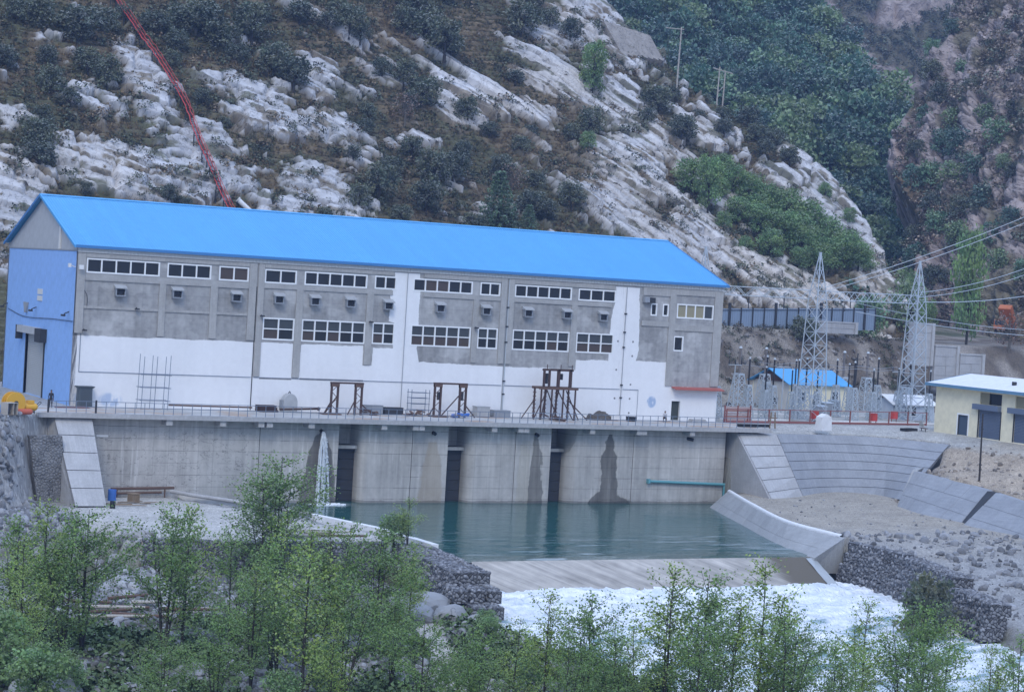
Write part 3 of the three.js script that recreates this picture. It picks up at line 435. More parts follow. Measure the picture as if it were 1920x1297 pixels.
  // exhaust fans: hood, cowl and dark fan
  for (const [x, y] of [[4.6, 12.22], [10.8, 12.31], [17.43, 12.25], [22.33, 12.29], [26.55, 12.3], [30.8, 12.3], [35.4, 12.23], [41.86, 12.25], [47.73, 12.2], [53.2, 12.22], [58.4, 12.25], [63.32, 12.2]]) {
    const f = part('exhaust_fan', HOUSE);
    mesh('cowl', join([box(x - 0.52, x + 0.52, y - 0.6, y - 0.48, 0.02, 0.75), box(x - 0.52, x - 0.42, y - 0.48, y + 0.3, 0.02, 0.62), box(x + 0.42, x + 0.52, y - 0.48, y + 0.3, 0.02, 0.62)]), M.steelGrey, f);
    mesh('hood', hexa([[x - 0.62, y + 0.28, 0.02], [x + 0.62, y + 0.28, 0.02], [x + 0.62, y + 0.2, 0.85], [x - 0.62, y + 0.2, 0.85], [x - 0.62, y + 0.62, 0.02], [x + 0.62, y + 0.62, 0.02], [x + 0.62, y + 0.32, 0.85], [x - 0.62, y + 0.32, 0.85]].map(p => p)), M.cladGrey, f);
    mesh('fan_rotor', rod([x, y - 0.1, 0.05], [x, y - 0.1, 0.45], 0.4, 0.4, 14), M.black, f);
  }
  mesh('patch_ring', [4.6, 10.8, 17.43, 41.86, 47.73, 63.32].map(x => uvXY(box(x - 1.0, x + 1.0, 11.6, 13.0, 0.002, 0.02))), M.steelGrey, HOUSE).visible = true;
  HOUSE.remove(HOUSE.children[HOUSE.children.length - 1]);
  mesh('air_conditioner', [box(68.85, 69.5, 14.1, 14.75, 0.05, 0.7)], M.steelGrey, HOUSE); mesh('air_conditioner', [box(69.6, 70.3, 14.05, 14.7, 0.05, 0.7)], M.dark, HOUSE);
  mesh('side_door', box(73.85, 75.1, 0.06, 2.4, -0.35, -0.3), mat(0.05, 0.06, 0.05), HOUSE); mesh('door_frame', [box(73.72, 73.85, 0.06, 2.5, -0.2, 0.06), box(75.1, 75.22, 0.06, 2.5, -0.2, 0.06), box(73.85, 75.1, 2.38, 2.5, -0.2, 0.06)], M.frame, HOUSE);
  mesh('red_awning', hexa([[73.7, 4.0, 0.02], [80.7, 4.0, 0.02], [80.7, 3.8, 1.1], [73.7, 3.8, 1.1], [73.7, 4.14, 0.02], [80.7, 4.14, 0.02], [80.7, 3.94, 1.1], [73.7, 3.94, 1.1]]), mat(0.42, 0.12, 0.09, { map: T.plain }), HOUSE);
  mesh('corner_blue_patch', box(L + 0.002, L + 0.03, 0.2, 3.2, -1.6, -0.1), M.wallBlue, HOUSE);
}

// ---------------------------------------------------------------- concrete front under the deck with three gate openings
const SX = 80, subTex = tex(2048, 256, (u, v) => {
  const x = u * SX - 2, y = v * 10 - 10, b = fbm(x / 3, y / 3, 5, 171), f = fbm(x / 0.3, y / 0.3, 3, 172), st = fbm(x / 0.35, y / 5, 4, 173), st2 = fbm(x / 1.4, y / 9, 3, 174);
  const lift = Math.abs(((y + 1.25) % 1.22) + (fbm(x / 2, y, 2, 175) - 0.5) * 0.12) < 0.035 ? 0.6 : 1, seam = Math.abs((x % 1.6) - 0.8) > 0.775 ? 0.84 : 1;
  let k = (0.44 + 0.19 * (b - 0.5) + 0.08 * (f - 0.5) + 0.20 * (st - 0.5) + 0.10 * (st2 - 0.5)) * lift * seam, c = [k * 1.02, k * 0.98, k * 0.91];
  if (x < 17.7 && y < -1.6) { const cr = Math.abs(fbm(x / 1.2, y / 0.5, 4, 176) - 0.5) < 0.012; if (cr) c = c.map(q => q * 0.62); }
  const lime = sstep(0.6, 0.75, fbm(x / 0.22, y / 4, 3, 177)) * sstep(0.5, 0.7, fbm(x / 4, y / 4, 2, 178)) * 0.13; c = c.map(q => q + lime);
  const jx = x + 0.5 * (fbm(x / 0.5, y / 0.7, 4, 179) - 0.5), wet = (P, dk) => { const d = sdPoly(P, jx, y); if (d < 0.15) { const m = lerp(1, dk * (0.75 + 0.5 * fbm(x / 0.5, y / 3.2, 4, 180)), sstep(0.06, -0.1, d + 0.25 * (fbm(x / 0.25, y / 1.6, 3, 182) - 0.5))); c = [c[0] * m, c[1] * m * 0.99, c[2] * m * 0.96]; } };
  wet([[24.6, -1.0], [24.8, -1.0], [25.73, -2.6], [26.35, -4.5], [26.9, -9.5], [22.4, -9.5], [22.7, -7.8], [23.05, -5.3], [23.7, -3]], 0.36);
  wet([[50.5, -1.1], [50.85, -1.1], [51.3, -2.8], [51.75, -3.4], [51.6, -5], [52.2, -9.5], [50.0, -9.5], [50.35, -4]], 0.45);
  wet([[60.2, -1.1], [60.65, -1.1], [61.1, -2], [61.1, -2.9], [61.6, -3.6], [61.55, -6], [61.95, -8.2], [63.4, -8.6], [63.5, -9.5], [57.2, -9.5], [58.6, -8.2], [59.45, -7.6], [59.4, -3.6], [59.8, -2.8], [59.8, -1.9]], 0.36);
  wet([[52.75, -0.6], [56.2, -0.6], [56, -1.6], [55.2, -3.4], [54.4, -6], [54.2, -2]], 0.62);
  const o = sdPoly([[37.4, -2.2], [38.5, -2.2], [39.3, -5], [39.5, -9.5], [36.3, -9.5], [36.7, -5]], jx, y); if (o < 0) { const t = 0.55 * sstep(0, -0.25, o); c = [lerp(c[0], 0.36, t), lerp(c[1], 0.30, t), lerp(c[2], 0.22, t)]; }
  const o2 = sdPoly([[48.9, -2], [50, -2], [50.2, -9.5], [48.5, -9.5]], jx, y); if (o2 < 0) { const t = 0.3; c = [lerp(c[0], 0.42, t), lerp(c[1], 0.38, t), lerp(c[2], 0.28, t)]; }
  if (y < -8.75 + 0.12 * (fbm(x / 0.8, 1, 3, 181) - 0.5)) c = c.map(q => q * 0.55);
  return c;
}, [SX, 10]);
M.sub = mat(1, 1, 1, { map: subTex, bumpMap: T.conc, bumpScale: 0.015, roughness: 0.9 });
const OUT = thing('outlet_wall', 'streaked concrete wall under the deck with three dark gate openings', 'concrete wall');
{
  const uvS = g => uvXY(g, 2, 10), Y0 = -10, Y1 = -0.4;
  const pier = (x0, x1, nose) => { // outline in plan, raised from river bed to slab; the upstream corner of a gate pier is rounded
    const s = new THREE.Shape(); // shape y is -z
    if (!nose) { s.moveTo(x0, -8.5); s.lineTo(x1, -8.5); s.lineTo(x1, -2.9); s.lineTo(x0, -2.9); }
    else { s.moveTo(x0 + nose, -8.5); s.lineTo(x1, -8.5); s.lineTo(x1, -2.9); s.lineTo(x0, -2.9); s.lineTo(x0, -8.5 + nose); s.absarc(x0 + nose, -8.5 + nose, nose, Math.PI, Math.PI * 1.5, false); }
    return uvS(uvm(new THREE.ExtrudeGeometry(s, { depth: Y1 - Y0, bevelEnabled: false, curveSegments: 12 }).rotateX(-Math.PI / 2).translate(0, Y0, 0)));
  };
  const gap = 0.04;
  for (const [a, b, n] of [[-1, 17.83, 0], [17.83, 26.8, 0], [29.36, 35.45, 0.95], [35.45, 39.8, 0], [42.25, 48.16, 1.08], [48.16, 52.72, 0], [55.0, 63.58, 1.2], [63.58, 76.25, 0]]) mesh(n ? 'rounded_pier' : 'wall_panel', pier(a + gap, b - gap, n), M.sub, OUT);
  mesh('joint_filler', [17.83, 35.45, 48.16, 63.58].map(x => box(x - gap, x + gap, Y0, Y1, 4.5, 8.42)), M.black, OUT);
  for (const [a, b] of [[26.8, 29.36], [39.8, 42.25], [52.72, 55.0]]) {
    const g = part('gate_opening', OUT);
    mesh('lintel', uvS(box(a - 0.02, b + 0.02, -3.3, -2.95, 6.91, 7.45)), M.sub, g); mesh('upper_wall', uvS(box(a - 0.02, b + 0.02, -2.95, Y1, 5.2, 5.6)), M.sub, g);
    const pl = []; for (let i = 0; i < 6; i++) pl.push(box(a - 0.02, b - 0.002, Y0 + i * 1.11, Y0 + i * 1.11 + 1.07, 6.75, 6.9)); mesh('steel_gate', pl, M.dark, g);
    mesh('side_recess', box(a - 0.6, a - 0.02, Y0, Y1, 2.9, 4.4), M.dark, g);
  }
  mesh('corner_return', [box(76.25, 77.2, Y0, Y1, 5.6, 6.2)], M.concDark, OUT); mesh('corner_post', uvXY(box(76.5, 76.9, Y0, Y1, 6.22, 7.6), 2, 10), M.sub, OUT);
  for (const [x, y] of [[24.7, -1.35], [37.9, -1.3], [50.7, -1.25], [70.9, -1.4]]) mesh('outlet_pipe', rod([x, y, 8.4], [x + (x > 70 ? 0.5 : 0), y - 0.12, 9.0], 0.2, 0.2, 10), M.black, OUT);
  mesh('form_slot', [box(0.4, 1.6, -2.4, -2.2, 8.49, 8.53)], M.white, OUT);
}
{ const g = []; for (let q = 0; q < 10; q++) { const ph = rr(0, 20), sp = rr(-1, 1), sz = rr(-1, 1), P = t => [24.72 + sp * (0.04 + 0.75 * t) + 0.2 * t * (vn(t * 6, ph, 190) - 0.5), -1.4 - 7.6 * t * t - 0.3 * t, 9.05 + 0.9 * t + sz * 0.25 * t]; let t = 0.0; while (t < 1) { const t1 = Math.min(1, t + rr(0.05, 0.12)), r = rr(0.05, 0.11) * (0.8 + 0.9 * t); if (rnd() > 0.18 * t) g.push(rod(P(t), P(t1), r, r * rr(0.8, 1.3), 5)); t = t1; } }
  for (let i = 0; i < 240; i++) { const t = Math.pow(rnd(), 0.6), r = 0.1 + 0.55 * t; g.push(uvm(new THREE.IcosahedronGeometry(rr(0.02, 0.075), 0).translate(24.75 + rr(-r, r), -1.5 - 7.4 * t * t, 9.1 + t + rr(-0.3, 0.3)))); }
  const wj = mesh('falling_water', g, mat(0.6, 0.64, 0.66, { roughness: 0.35 })); tag(wj, 'white jet of water falling from a wall pipe into the pool', 'waterfall'); }
{ const g = []; for (let i = 0; i < 110; i++) { const a = rr(0, 7), r = Math.sqrt(rnd()) * 1.7, s = rr(0.05, 0.17); g.push(uvm(new THREE.IcosahedronGeometry(s, 1).scale(1.3, 0.5, 1).translate(25.1 + Math.cos(a) * r * 1.3, -8.97, 10 + Math.sin(a) * r * 0.6))); }
  tag(mesh('splash_foam', g, mat(0.8, 0.83, 0.85, { roughness: 0.6 })), 'white splash of foam where the falling jet meets the pool', 'foam').userData.kind = 'stuff'; }
tag(mesh('wall_pipe', [rod([65.8, -6.42, 8.75], [76.3, -6.74, 8.75], 0.17, 0.17, 10), box(65.6, 65.85, -6.65, -6.15, 8.5, 9.0), bar([76.25, -6.7, 8.75], [76.25, -8.2, 8.75], 0.18)], M.teal), 'long teal pipe along the concrete wall above the pool, right end', 'pipe');

// ---------------------------------------------------------------- deck
const DECK = thing('deck', 'concrete working deck with corbels running along the powerhouse front', 'deck');
{
  const deckTex = tex(1024, 128, (u, v) => { const x = u * 84, z = v * 11, b = fbm(x / 2.5, z / 2.5, 5, 193), t = sstep(0.55, 0.7, fbm(x / 4, z / 2, 4, 194)); const k = 0.42 + 0.25 * (b - 0.5); return [lerp(k, 0.40, t), lerp(k * 0.99, 0.30, t), lerp(k * 0.95, 0.22, t)]; }, [84, 11]);
  mesh('slab', box(-6, 81.5, -0.4, 0.0, 0.02, 9.98), mat(1, 1, 1, { map: deckTex, roughness: 0.9 }), DECK);
  mesh('edge_beam', box(-6.02, 77.3, -0.42, 0.06, 9.98, 10.25), M.concPale, DECK); mesh('edge_beam', box(77.3, 81.5, -0.42, 0.06, 9.98, 10.25), M.concPale, DECK);
  for (const x of [7.1, 12.83, 17.0, 17.95, 22.62, 31.0, 34.72, 35.45, 44.3, 47.61, 48.31, 56.8, 63.0, 63.68, 70.23]) mesh('corbel', hexa([[x, -0.98, 8.5], [x + 0.65, -0.98, 8.5], [x + 0.65, -0.98, 10.05], [x, -0.98, 10.05], [x, -0.42, 8.5], [x + 0.65, -0.42, 8.5], [x + 0.65, -0.42, 10.05], [x, -0.42, 10.05]]), M.concPale, DECK);
}
const RAILING = thing('deck_railing', 'thin grey steel railing along the river edge of the deck', 'railing');
{
  const pg = join([bar([0, 0.06, 9.85], [0, 1.2, 9.85], 0.055), box(-0.09, 0.09, 0.001, 0.06, 9.76, 9.94)]);
  for (let i = 0; i < 86; i++) { const x = -4.2 + i * 1.0; if (x > 81.4) break; const p = mesh('post', pg, M.railGrey, RAILING); p.position.x = x + (hash(i, 3, 3) - 0.5) * 0.06; p.rotation.z = (hash(i, 4, 3) - 0.5) * 0.04; }
  for (const y of [1.2, 0.66]) mesh('rail', tube([...Array(18)].map((_, i) => [-5 + i * 5.09, y + (hash(i, 7, 1) - 0.5) * 0.05, 9.85]), 0.032, 70, 5), M.railGrey, RAILING);
  for (const x of [-5.0, -0.2]) mesh('end_post', bar([x, 0, 9.85], [x, 1.35, 9.85], 0.16), M.dark, RAILING);
}

// ---------------------------------------------------------------- battered concrete walls built in lifts
function battered(name, label, top, bot, rows, segs, cols, m, thick = 1, piecename = 'wall_lift', shown = 0.03) {
  const t = thing(name, label, 'retaining wall'), ct = new THREE.CatmullRomCurve3(top.map(p => V3(...p)), false, 'centripetal'), cb = new THREE.CatmullRomCurve3(bot.map(p => V3(...p)), false, 'centripetal');
  const P = (u, v, d) => { const a = ct.getPoint(u), b = cb.getPoint(u), p = b.lerp(a, v), a2 = ct.getPoint(Math.min(1, u + 0.01)), a1 = ct.getPoint(Math.max(0, u - 0.01)), tg = a2.sub(a1).normalize(), n = V3(-tg.z, 0, tg.x); return p.addScaledVector(n, d).toArray(); };
  for (let r = 0; r < rows; r++) for (let c = 0; c < cols; c++) {
    const g = [], v0 = r / rows + (r ? 0.004 : 0), v1 = (r + 1) / rows - 0.004, off = (hash(r, c, 201) - 0.5) * shown;
    for (let s = 0; s < segs; s++) { const e = s === segs - 1 ? 0.0015 : 0, u0 = (c + s / segs) / cols, u1 = (c + (s + 1) / segs) / cols - e; g.push(hexa([P(u0, v0, off), P(u1, v0, off), P(u1, v0, off - thick), P(u0, v0, off - thick), P(u0, v1, off), P(u1, v1, off), P(u1, v1, off - thick), P(u0, v1, off - thick)])); }
    mesh(piecename, g, m, t);
  }
  return t;
}
M.wing = mat(0.40, 0.405, 0.40, { map: T.conc, bumpMap: T.conc, bumpScale: 0.015 });
M.wing2 = mat(0.335, 0.35, 0.37, { map: T.conc, bumpMap: T.conc, bumpScale: 0.015 });
battered('curved_wall', 'curved concave concrete retaining wall right of the powerhouse, below the road', [[82.7, -0.62, 9.75], [87, -0.66, 8.6], [91.6, -0.7, 8.2], [97.5, -0.7, 10.3], [101.8, -0.75, 18.2]], [[83.7, -7.6, 14.5], [87.3, -7.6, 12.8], [91, -7.5, 12.6], [94.3, -7.3, 15], [91.9, -6.9, 22.2]], 7, 14, 1, M.wing2, 0.9);
{ // right and left wing piers: battered front of stacked lifts, plain side face
  const pier = (name, label, q, sideX, rows, m) => {
    const t = thing(name, label, 'concrete pier'), [TL, TR, BR, BL] = q, mix = (a, b, k) => a.map((x, i) => lerp(x, b[i], k));
    for (let r = 0; r < rows; r++) { const a0 = r / rows + 0.006, a1 = (r + 1) / rows - 0.002, l0 = mix(TL, BL, a1), l1 = mix(TL, BL, a0), r0 = mix(TR, BR, a1), r1 = mix(TR, BR, a0), b = p => [p[0], p[1], 4.5]; mesh('front_lift', hexa([l0, r0, b(r0), b(l0), l1, r1, b(r1), b(l1)]), m, t); }
    return t;
  };
  const rp = pier('right_pier', 'pale sloping concrete pier closing the right end of the outlet wall', [[77.3, -0.58, 9.5], [82.6, -0.6, 9.75], [83.6, -7.7, 14.6], [77.3, -8.0, 17.6]], 77.2, 6, M.concPale);
  mesh('side_face', hexa([[77.1, -9.6, 4.5], [77.28, -9.6, 4.5], [77.28, -8.0, 17.4], [77.1, -8.0, 17.4], [77.1, -0.45, 4.5], [77.28, -0.45, 4.5], [77.28, -0.55, 9.4], [77.1, -0.55, 9.4]]), M.conc, rp);
  const lp = pier('left_pier', 'pale sloping concrete pier closing the left end of the outlet wall', [[-4.3, -0.42, 9.7], [-0.5, -0.5, 9.7], [-0.9, -8.3, 17.2], [-3.9, -8.3, 17.2]], -4.3, 5, M.concPale);
  mesh('side_face', hexa([[-4.2, -9.4, 12.0], [-3.92, -9.0, 17.3], [-3.9, -9.0, 17.1], [-4.0, -9.4, 12.0], [-4.9, -0.6, 8.4], [-4.36, -0.44, 9.8], [-4.33, -0.44, 9.6], [-4.6, -0.6, 8.4]]), M.concPale, lp);
}
battered('panel_wall', 'grey panelled concrete river wall below the dirt mound, left length', [[91.6, -3.3, 24], [91.95, -3.7, 31], [91.0, -3.95, 37.6]], [[88.7, -7.3, 25.3], [86.8, -7.5, 31.5], [85.6, -8.0, 39]], 3, 2, 4, M.wing2, 0.6, 'wall_panel', 0.1);
battered('panel_wall', 'grey panelled concrete river wall, right length beyond the dark gap', [[90.3, -4.0, 39.6], [89.0, -4.3, 46], [87.0, -4.6, 55], [83, -5, 72]], [[84.9, -8.0, 40.2], [83.9, -8.3, 48], [81.5, -8.6, 57], [77, -9, 74]], 3, 2, 6, M.wing2, 0.6, 'wall_panel', 0.1);
tag(mesh('wall_end', hexa([[88.6, -7.5, 25.3], [91.9, -6.9, 22.3], [92.5, -6.9, 22.6], [89, -7.5, 25.8], [91.6, -3.2, 24.1], [94.4, -3.1, 21.6], [95, -3.1, 22], [92, -3.2, 24.6]]), M.wing), 'pale concrete end face between the curved wall and panelled river wall', 'retaining wall');
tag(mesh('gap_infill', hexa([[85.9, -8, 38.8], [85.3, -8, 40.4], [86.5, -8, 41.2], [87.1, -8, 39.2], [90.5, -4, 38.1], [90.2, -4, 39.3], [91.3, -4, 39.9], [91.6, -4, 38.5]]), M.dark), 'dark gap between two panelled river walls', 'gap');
{ const t = battered('bank_revetment', 'sloping concrete revetment along the right bank of the pool', [[74.2, -7.2, 12.4], [68.3, -7.2, 25.6], [62.6, -7.2, 40.4], [61.4, -7.2, 50.4]], [[71.6, -9.5, 12.0], [65.3, -9.5, 28.2], [59.3, -9.5, 44.0], [58.0, -9.5, 50.5]], 2, 6, 3, M.wing, 0.8, 'revetment_slab', 0.04);
  mesh('cap', tube([[74.5, -7.16, 12.5], [68.6, -7.16, 25.8], [62.9, -7.16, 40.6], [61.8, -7.16, 50.3]], 0.28, 30, 6), M.white, t);
  mesh('end_block', hexa([[57.9, -10.6, 50.55], [61.6, -10.6, 50.55], [61.6, -10.6, 49.6], [57.9, -10.6, 49.6], [58.2, -9.0, 51.0], [61.6, -7.1, 51.0], [61.6, -7.1, 49.6], [58.2, -9.0, 49.6]]), M.wing, t); }
// sill and apron
const apronTex = tex(2048, 256, (u, v) => { const a = u * 39 - v * 7, n = fbm(a / 0.35, v * 3, 4, 210), b = fbm(u * 30, v * 6, 4, 211), s = sstep(0.5, 0.68, fbm(a / 0.9, v * 1.6, 4, 212)), r = sstep(0.84, 0.9, u + 0.05 * n); const k = (0.40 + 0.24 * (n - 0.5) + 0.25 * (b - 0.5)) * lerp(1, 0.8, s); return [lerp(k, 0.12, r), lerp(k * 0.92, 0.10, r), lerp(k * 0.8, 0.07, r)]; });
{ const g = hexa([[20.3, -11.6, 54.6], [57.8, -11.6, 54.6], [58.6, -11.6, 49], [22.2, -11.6, 49], [20.3, -11.05, 54.5], [57.8, -11.05, 54.5], [58.6, -9.03, 50.2], [21.8, -9.03, 50.2]]), p = g.attributes.position, u = g.attributes.uv; for (let i = 0; i < p.count; i++) u.setXY(i, (p.getX(i) - 20) / 39, (p.getZ(i) - 49) / 6);
  struct('weir_apron', g, mat(1, 1, 1, { map: apronTex, roughness: 0.75, bumpMap: T.conc, bumpScale: 0.02 })); }
{ const g = new THREE.PlaneGeometry(1.1, 4.6, 8, 20).rotateX(-Math.PI / 2), p = g.attributes.position; for (let i = 0; i < p.count; i++) { const x = p.getX(i) + 57.9 - (p.getZ(i)) * 0.06, z = p.getZ(i) + 52.8; p.setXYZ(i, x, -9.1 - (z - 50.3) * 0.47 + 0.1 + 0.12 * (fbm(x * 2, z, 3, 213) - 0.5), z); } g.computeVertexNormals();
  tag(mesh('side_spill', uvm(g), mat(0.36, 0.38, 0.38, { roughness: 0.25 })), 'thin white spill of water at the right end of the weir', 'spill'); }
// left training wall and its concrete shelf
tag(mesh('kerb_wall', (() => { const P = [[8.9, 5.9], [11.95, 14.8], [16.95, 26.1], [19.35, 35.8], [19.75, 47]], o = []; for (let i = 0; i < 4; i++) { const [a, b] = P[i], [c, d] = P[i + 1], l = Math.hypot(c - a, d - b), nx = (d - b) / l * 0.35, nz = -(c - a) / l * 0.35; o.push(hexa([[a + nx, -10, b + nz], [c + nx, -10, d + nz], [c - nx, -10, d - nz], [a - nx, -10, b - nz], [a + nx, -7.95, b + nz], [c + nx, -7.95, d + nz], [c - nx, -7.95, d - nz], [a - nx, -7.95, b - nz]])); } return o; })(), M.white), 'pale concrete kerb wall along the left edge of the pool', 'kerb');
// gabions
function gabionBlock(w, h, d, s) { const g = new THREE.BoxGeometry(w, h, d, Math.ceil(w / 0.25), Math.ceil(h / 0.25), Math.ceil(d / 0.25)), p = g.attributes.position, n = g.attributes.normal; for (let i = 0; i < p.count; i++) { const x = p.getX(i), y = p.getY(i), z = p.getZ(i), k = 0.28 * (fbm((x + z) * 2.2 + s, y * 2.2 + z, 3, 221) - 0.4); p.setXYZ(i, x * (1 + k * 0.12), y * (1 + k * 0.16), z * (1 + k * 0.12)); } g.computeVertexNormals(); return uvm(g.translate(s, 0, 0)).translate(-s, 0, 0); }
const GB = [gabionBlock(2.0, 0.98, 1.1, 0), gabionBlock(2.0, 0.98, 1.1, 31), gabionBlock(2.0, 0.98, 1.1, 57)];
const gabStones = new Map();
function gabionRow(t, x0, z0, x1, z1, y) {
  if (!gabStones.has(t)) gabStones.set(t, []);
  { const l = Math.hypot(x1 - x0, z1 - z0), ux = (x1 - x0) / l, uz = (z1 - z0) / l; for (let i = 0; i < l * 16; i++) { const s = rnd() * l, f = rnd(), w = rr(-0.5, 0.5), q = f < 0.4 ? [w, 0.97] : f < 0.8 ? [0.53, rr(0.06, 0.95)] : [-0.53, rr(0.06, 0.95)]; gabStones.get(t).push([x0 + ux * s - uz * q[0], y + q[1], z0 + uz * s + ux * q[0]]); } } const l = Math.hypot(x1 - x0, z1 - z0), n = Math.max(1, Math.round(l / 2)), a = -Math.atan2(z1 - z0, x1 - x0); for (let i = 0; i < n; i++) { const k = (i + 0.5) / n, b = mesh('gabion_basket', GB[(i + Math.round(y * 7 + 700)) % 3], M.gabion, t); b.position.set(lerp(x0, x1, k), y + 0.5, lerp(z0, z1, k)); b.rotation.y = a + (rnd() - 0.5) * 0.09; b.position.y += (rnd() - 0.5) * 0.12; b.rotation.z = (rnd() - 0.5) * 0.05; b.scale.x = l / n / 2 * 0.985; } }
{ const t = thing('gabion_wall', 'stepped dark stone gabion wall left of the weir', 'gabion wall');
  gabionRow(t, 19.6, 44.6, 17.1, 61.6, -9.2); gabionRow(t, 19.9, 44.6, 16.6, 64.6, -10.2); gabionRow(t, 20.1, 44.6, 15.8, 66.6, -11.2);
  gabionRow(t, 18.4, 44.6, 16.0, 61.4, -9.2); gabionRow(t, 18.7, 44.6, 15.2, 64.4, -10.2); gabionRow(t, 18.9, 44.6, 14.4, 66.4, -11.2); gabionRow(t, 17.3, 44.6, 14.9, 61.2, -9.22); gabionRow(t, 17.5, 44.6, 13.8, 64.2, -10.22);
  const t2 = thing('gabion_wall', 'long low gabion wall holding the pale shelf behind the left thicket', 'gabion wall');
  for (const y of [-9.3, -10.3, -11.3]) { gabionRow(t2, -4.4, 39.4, 3, 41.9, y); gabionRow(t2, 3.2, 42, 16.6, 43.2, y); }
  const t3 = thing('gabion_wall', 'dark stone gabion wall along the right bank below the weir', 'gabion wall');
  for (let k = 0; k < 4; k++) { const y = -8.5 - k, o = k * 0.4; gabionRow(t3, 62.3 - o, 51.3, 62.3 - o, 59.8, y); gabionRow(t3, 62.2 - o, 59.6, 58 - o, 71.8, y - 0.2); gabionRow(t3, 62.9 - o, 60.3, 58.8 - o, 72, y - 0.22); if (k) { gabionRow(t3, 57.7 - o, 72.2, 54.9 - o, 80.5, y); gabionRow(t3, 58.5 - o, 72.6, 55.7 - o, 80.7, y - 0.02); } } }
{ const g = new THREE.BoxGeometry(3.2, 7.2, 0.8, 12, 28, 2), p = g.attributes.position; for (let i = 0; i < p.count; i++) { const x = p.getX(i), y = p.getY(i); p.setXYZ(i, x - y * 0.17, y, p.getZ(i) + (p.getZ(i) > 0 ? 0.3 * (fbm(x * 1.5, y * 1.5, 4, 230) - 0.5) : 0)); } g.computeVertexNormals(); const o = mesh('stone_wall', uvm(g), M.masonry); o.position.set(-5.3, -5.6, 12.4); tag(o, 'rough mortared stone wall against the left concrete pier', 'stone wall'); }
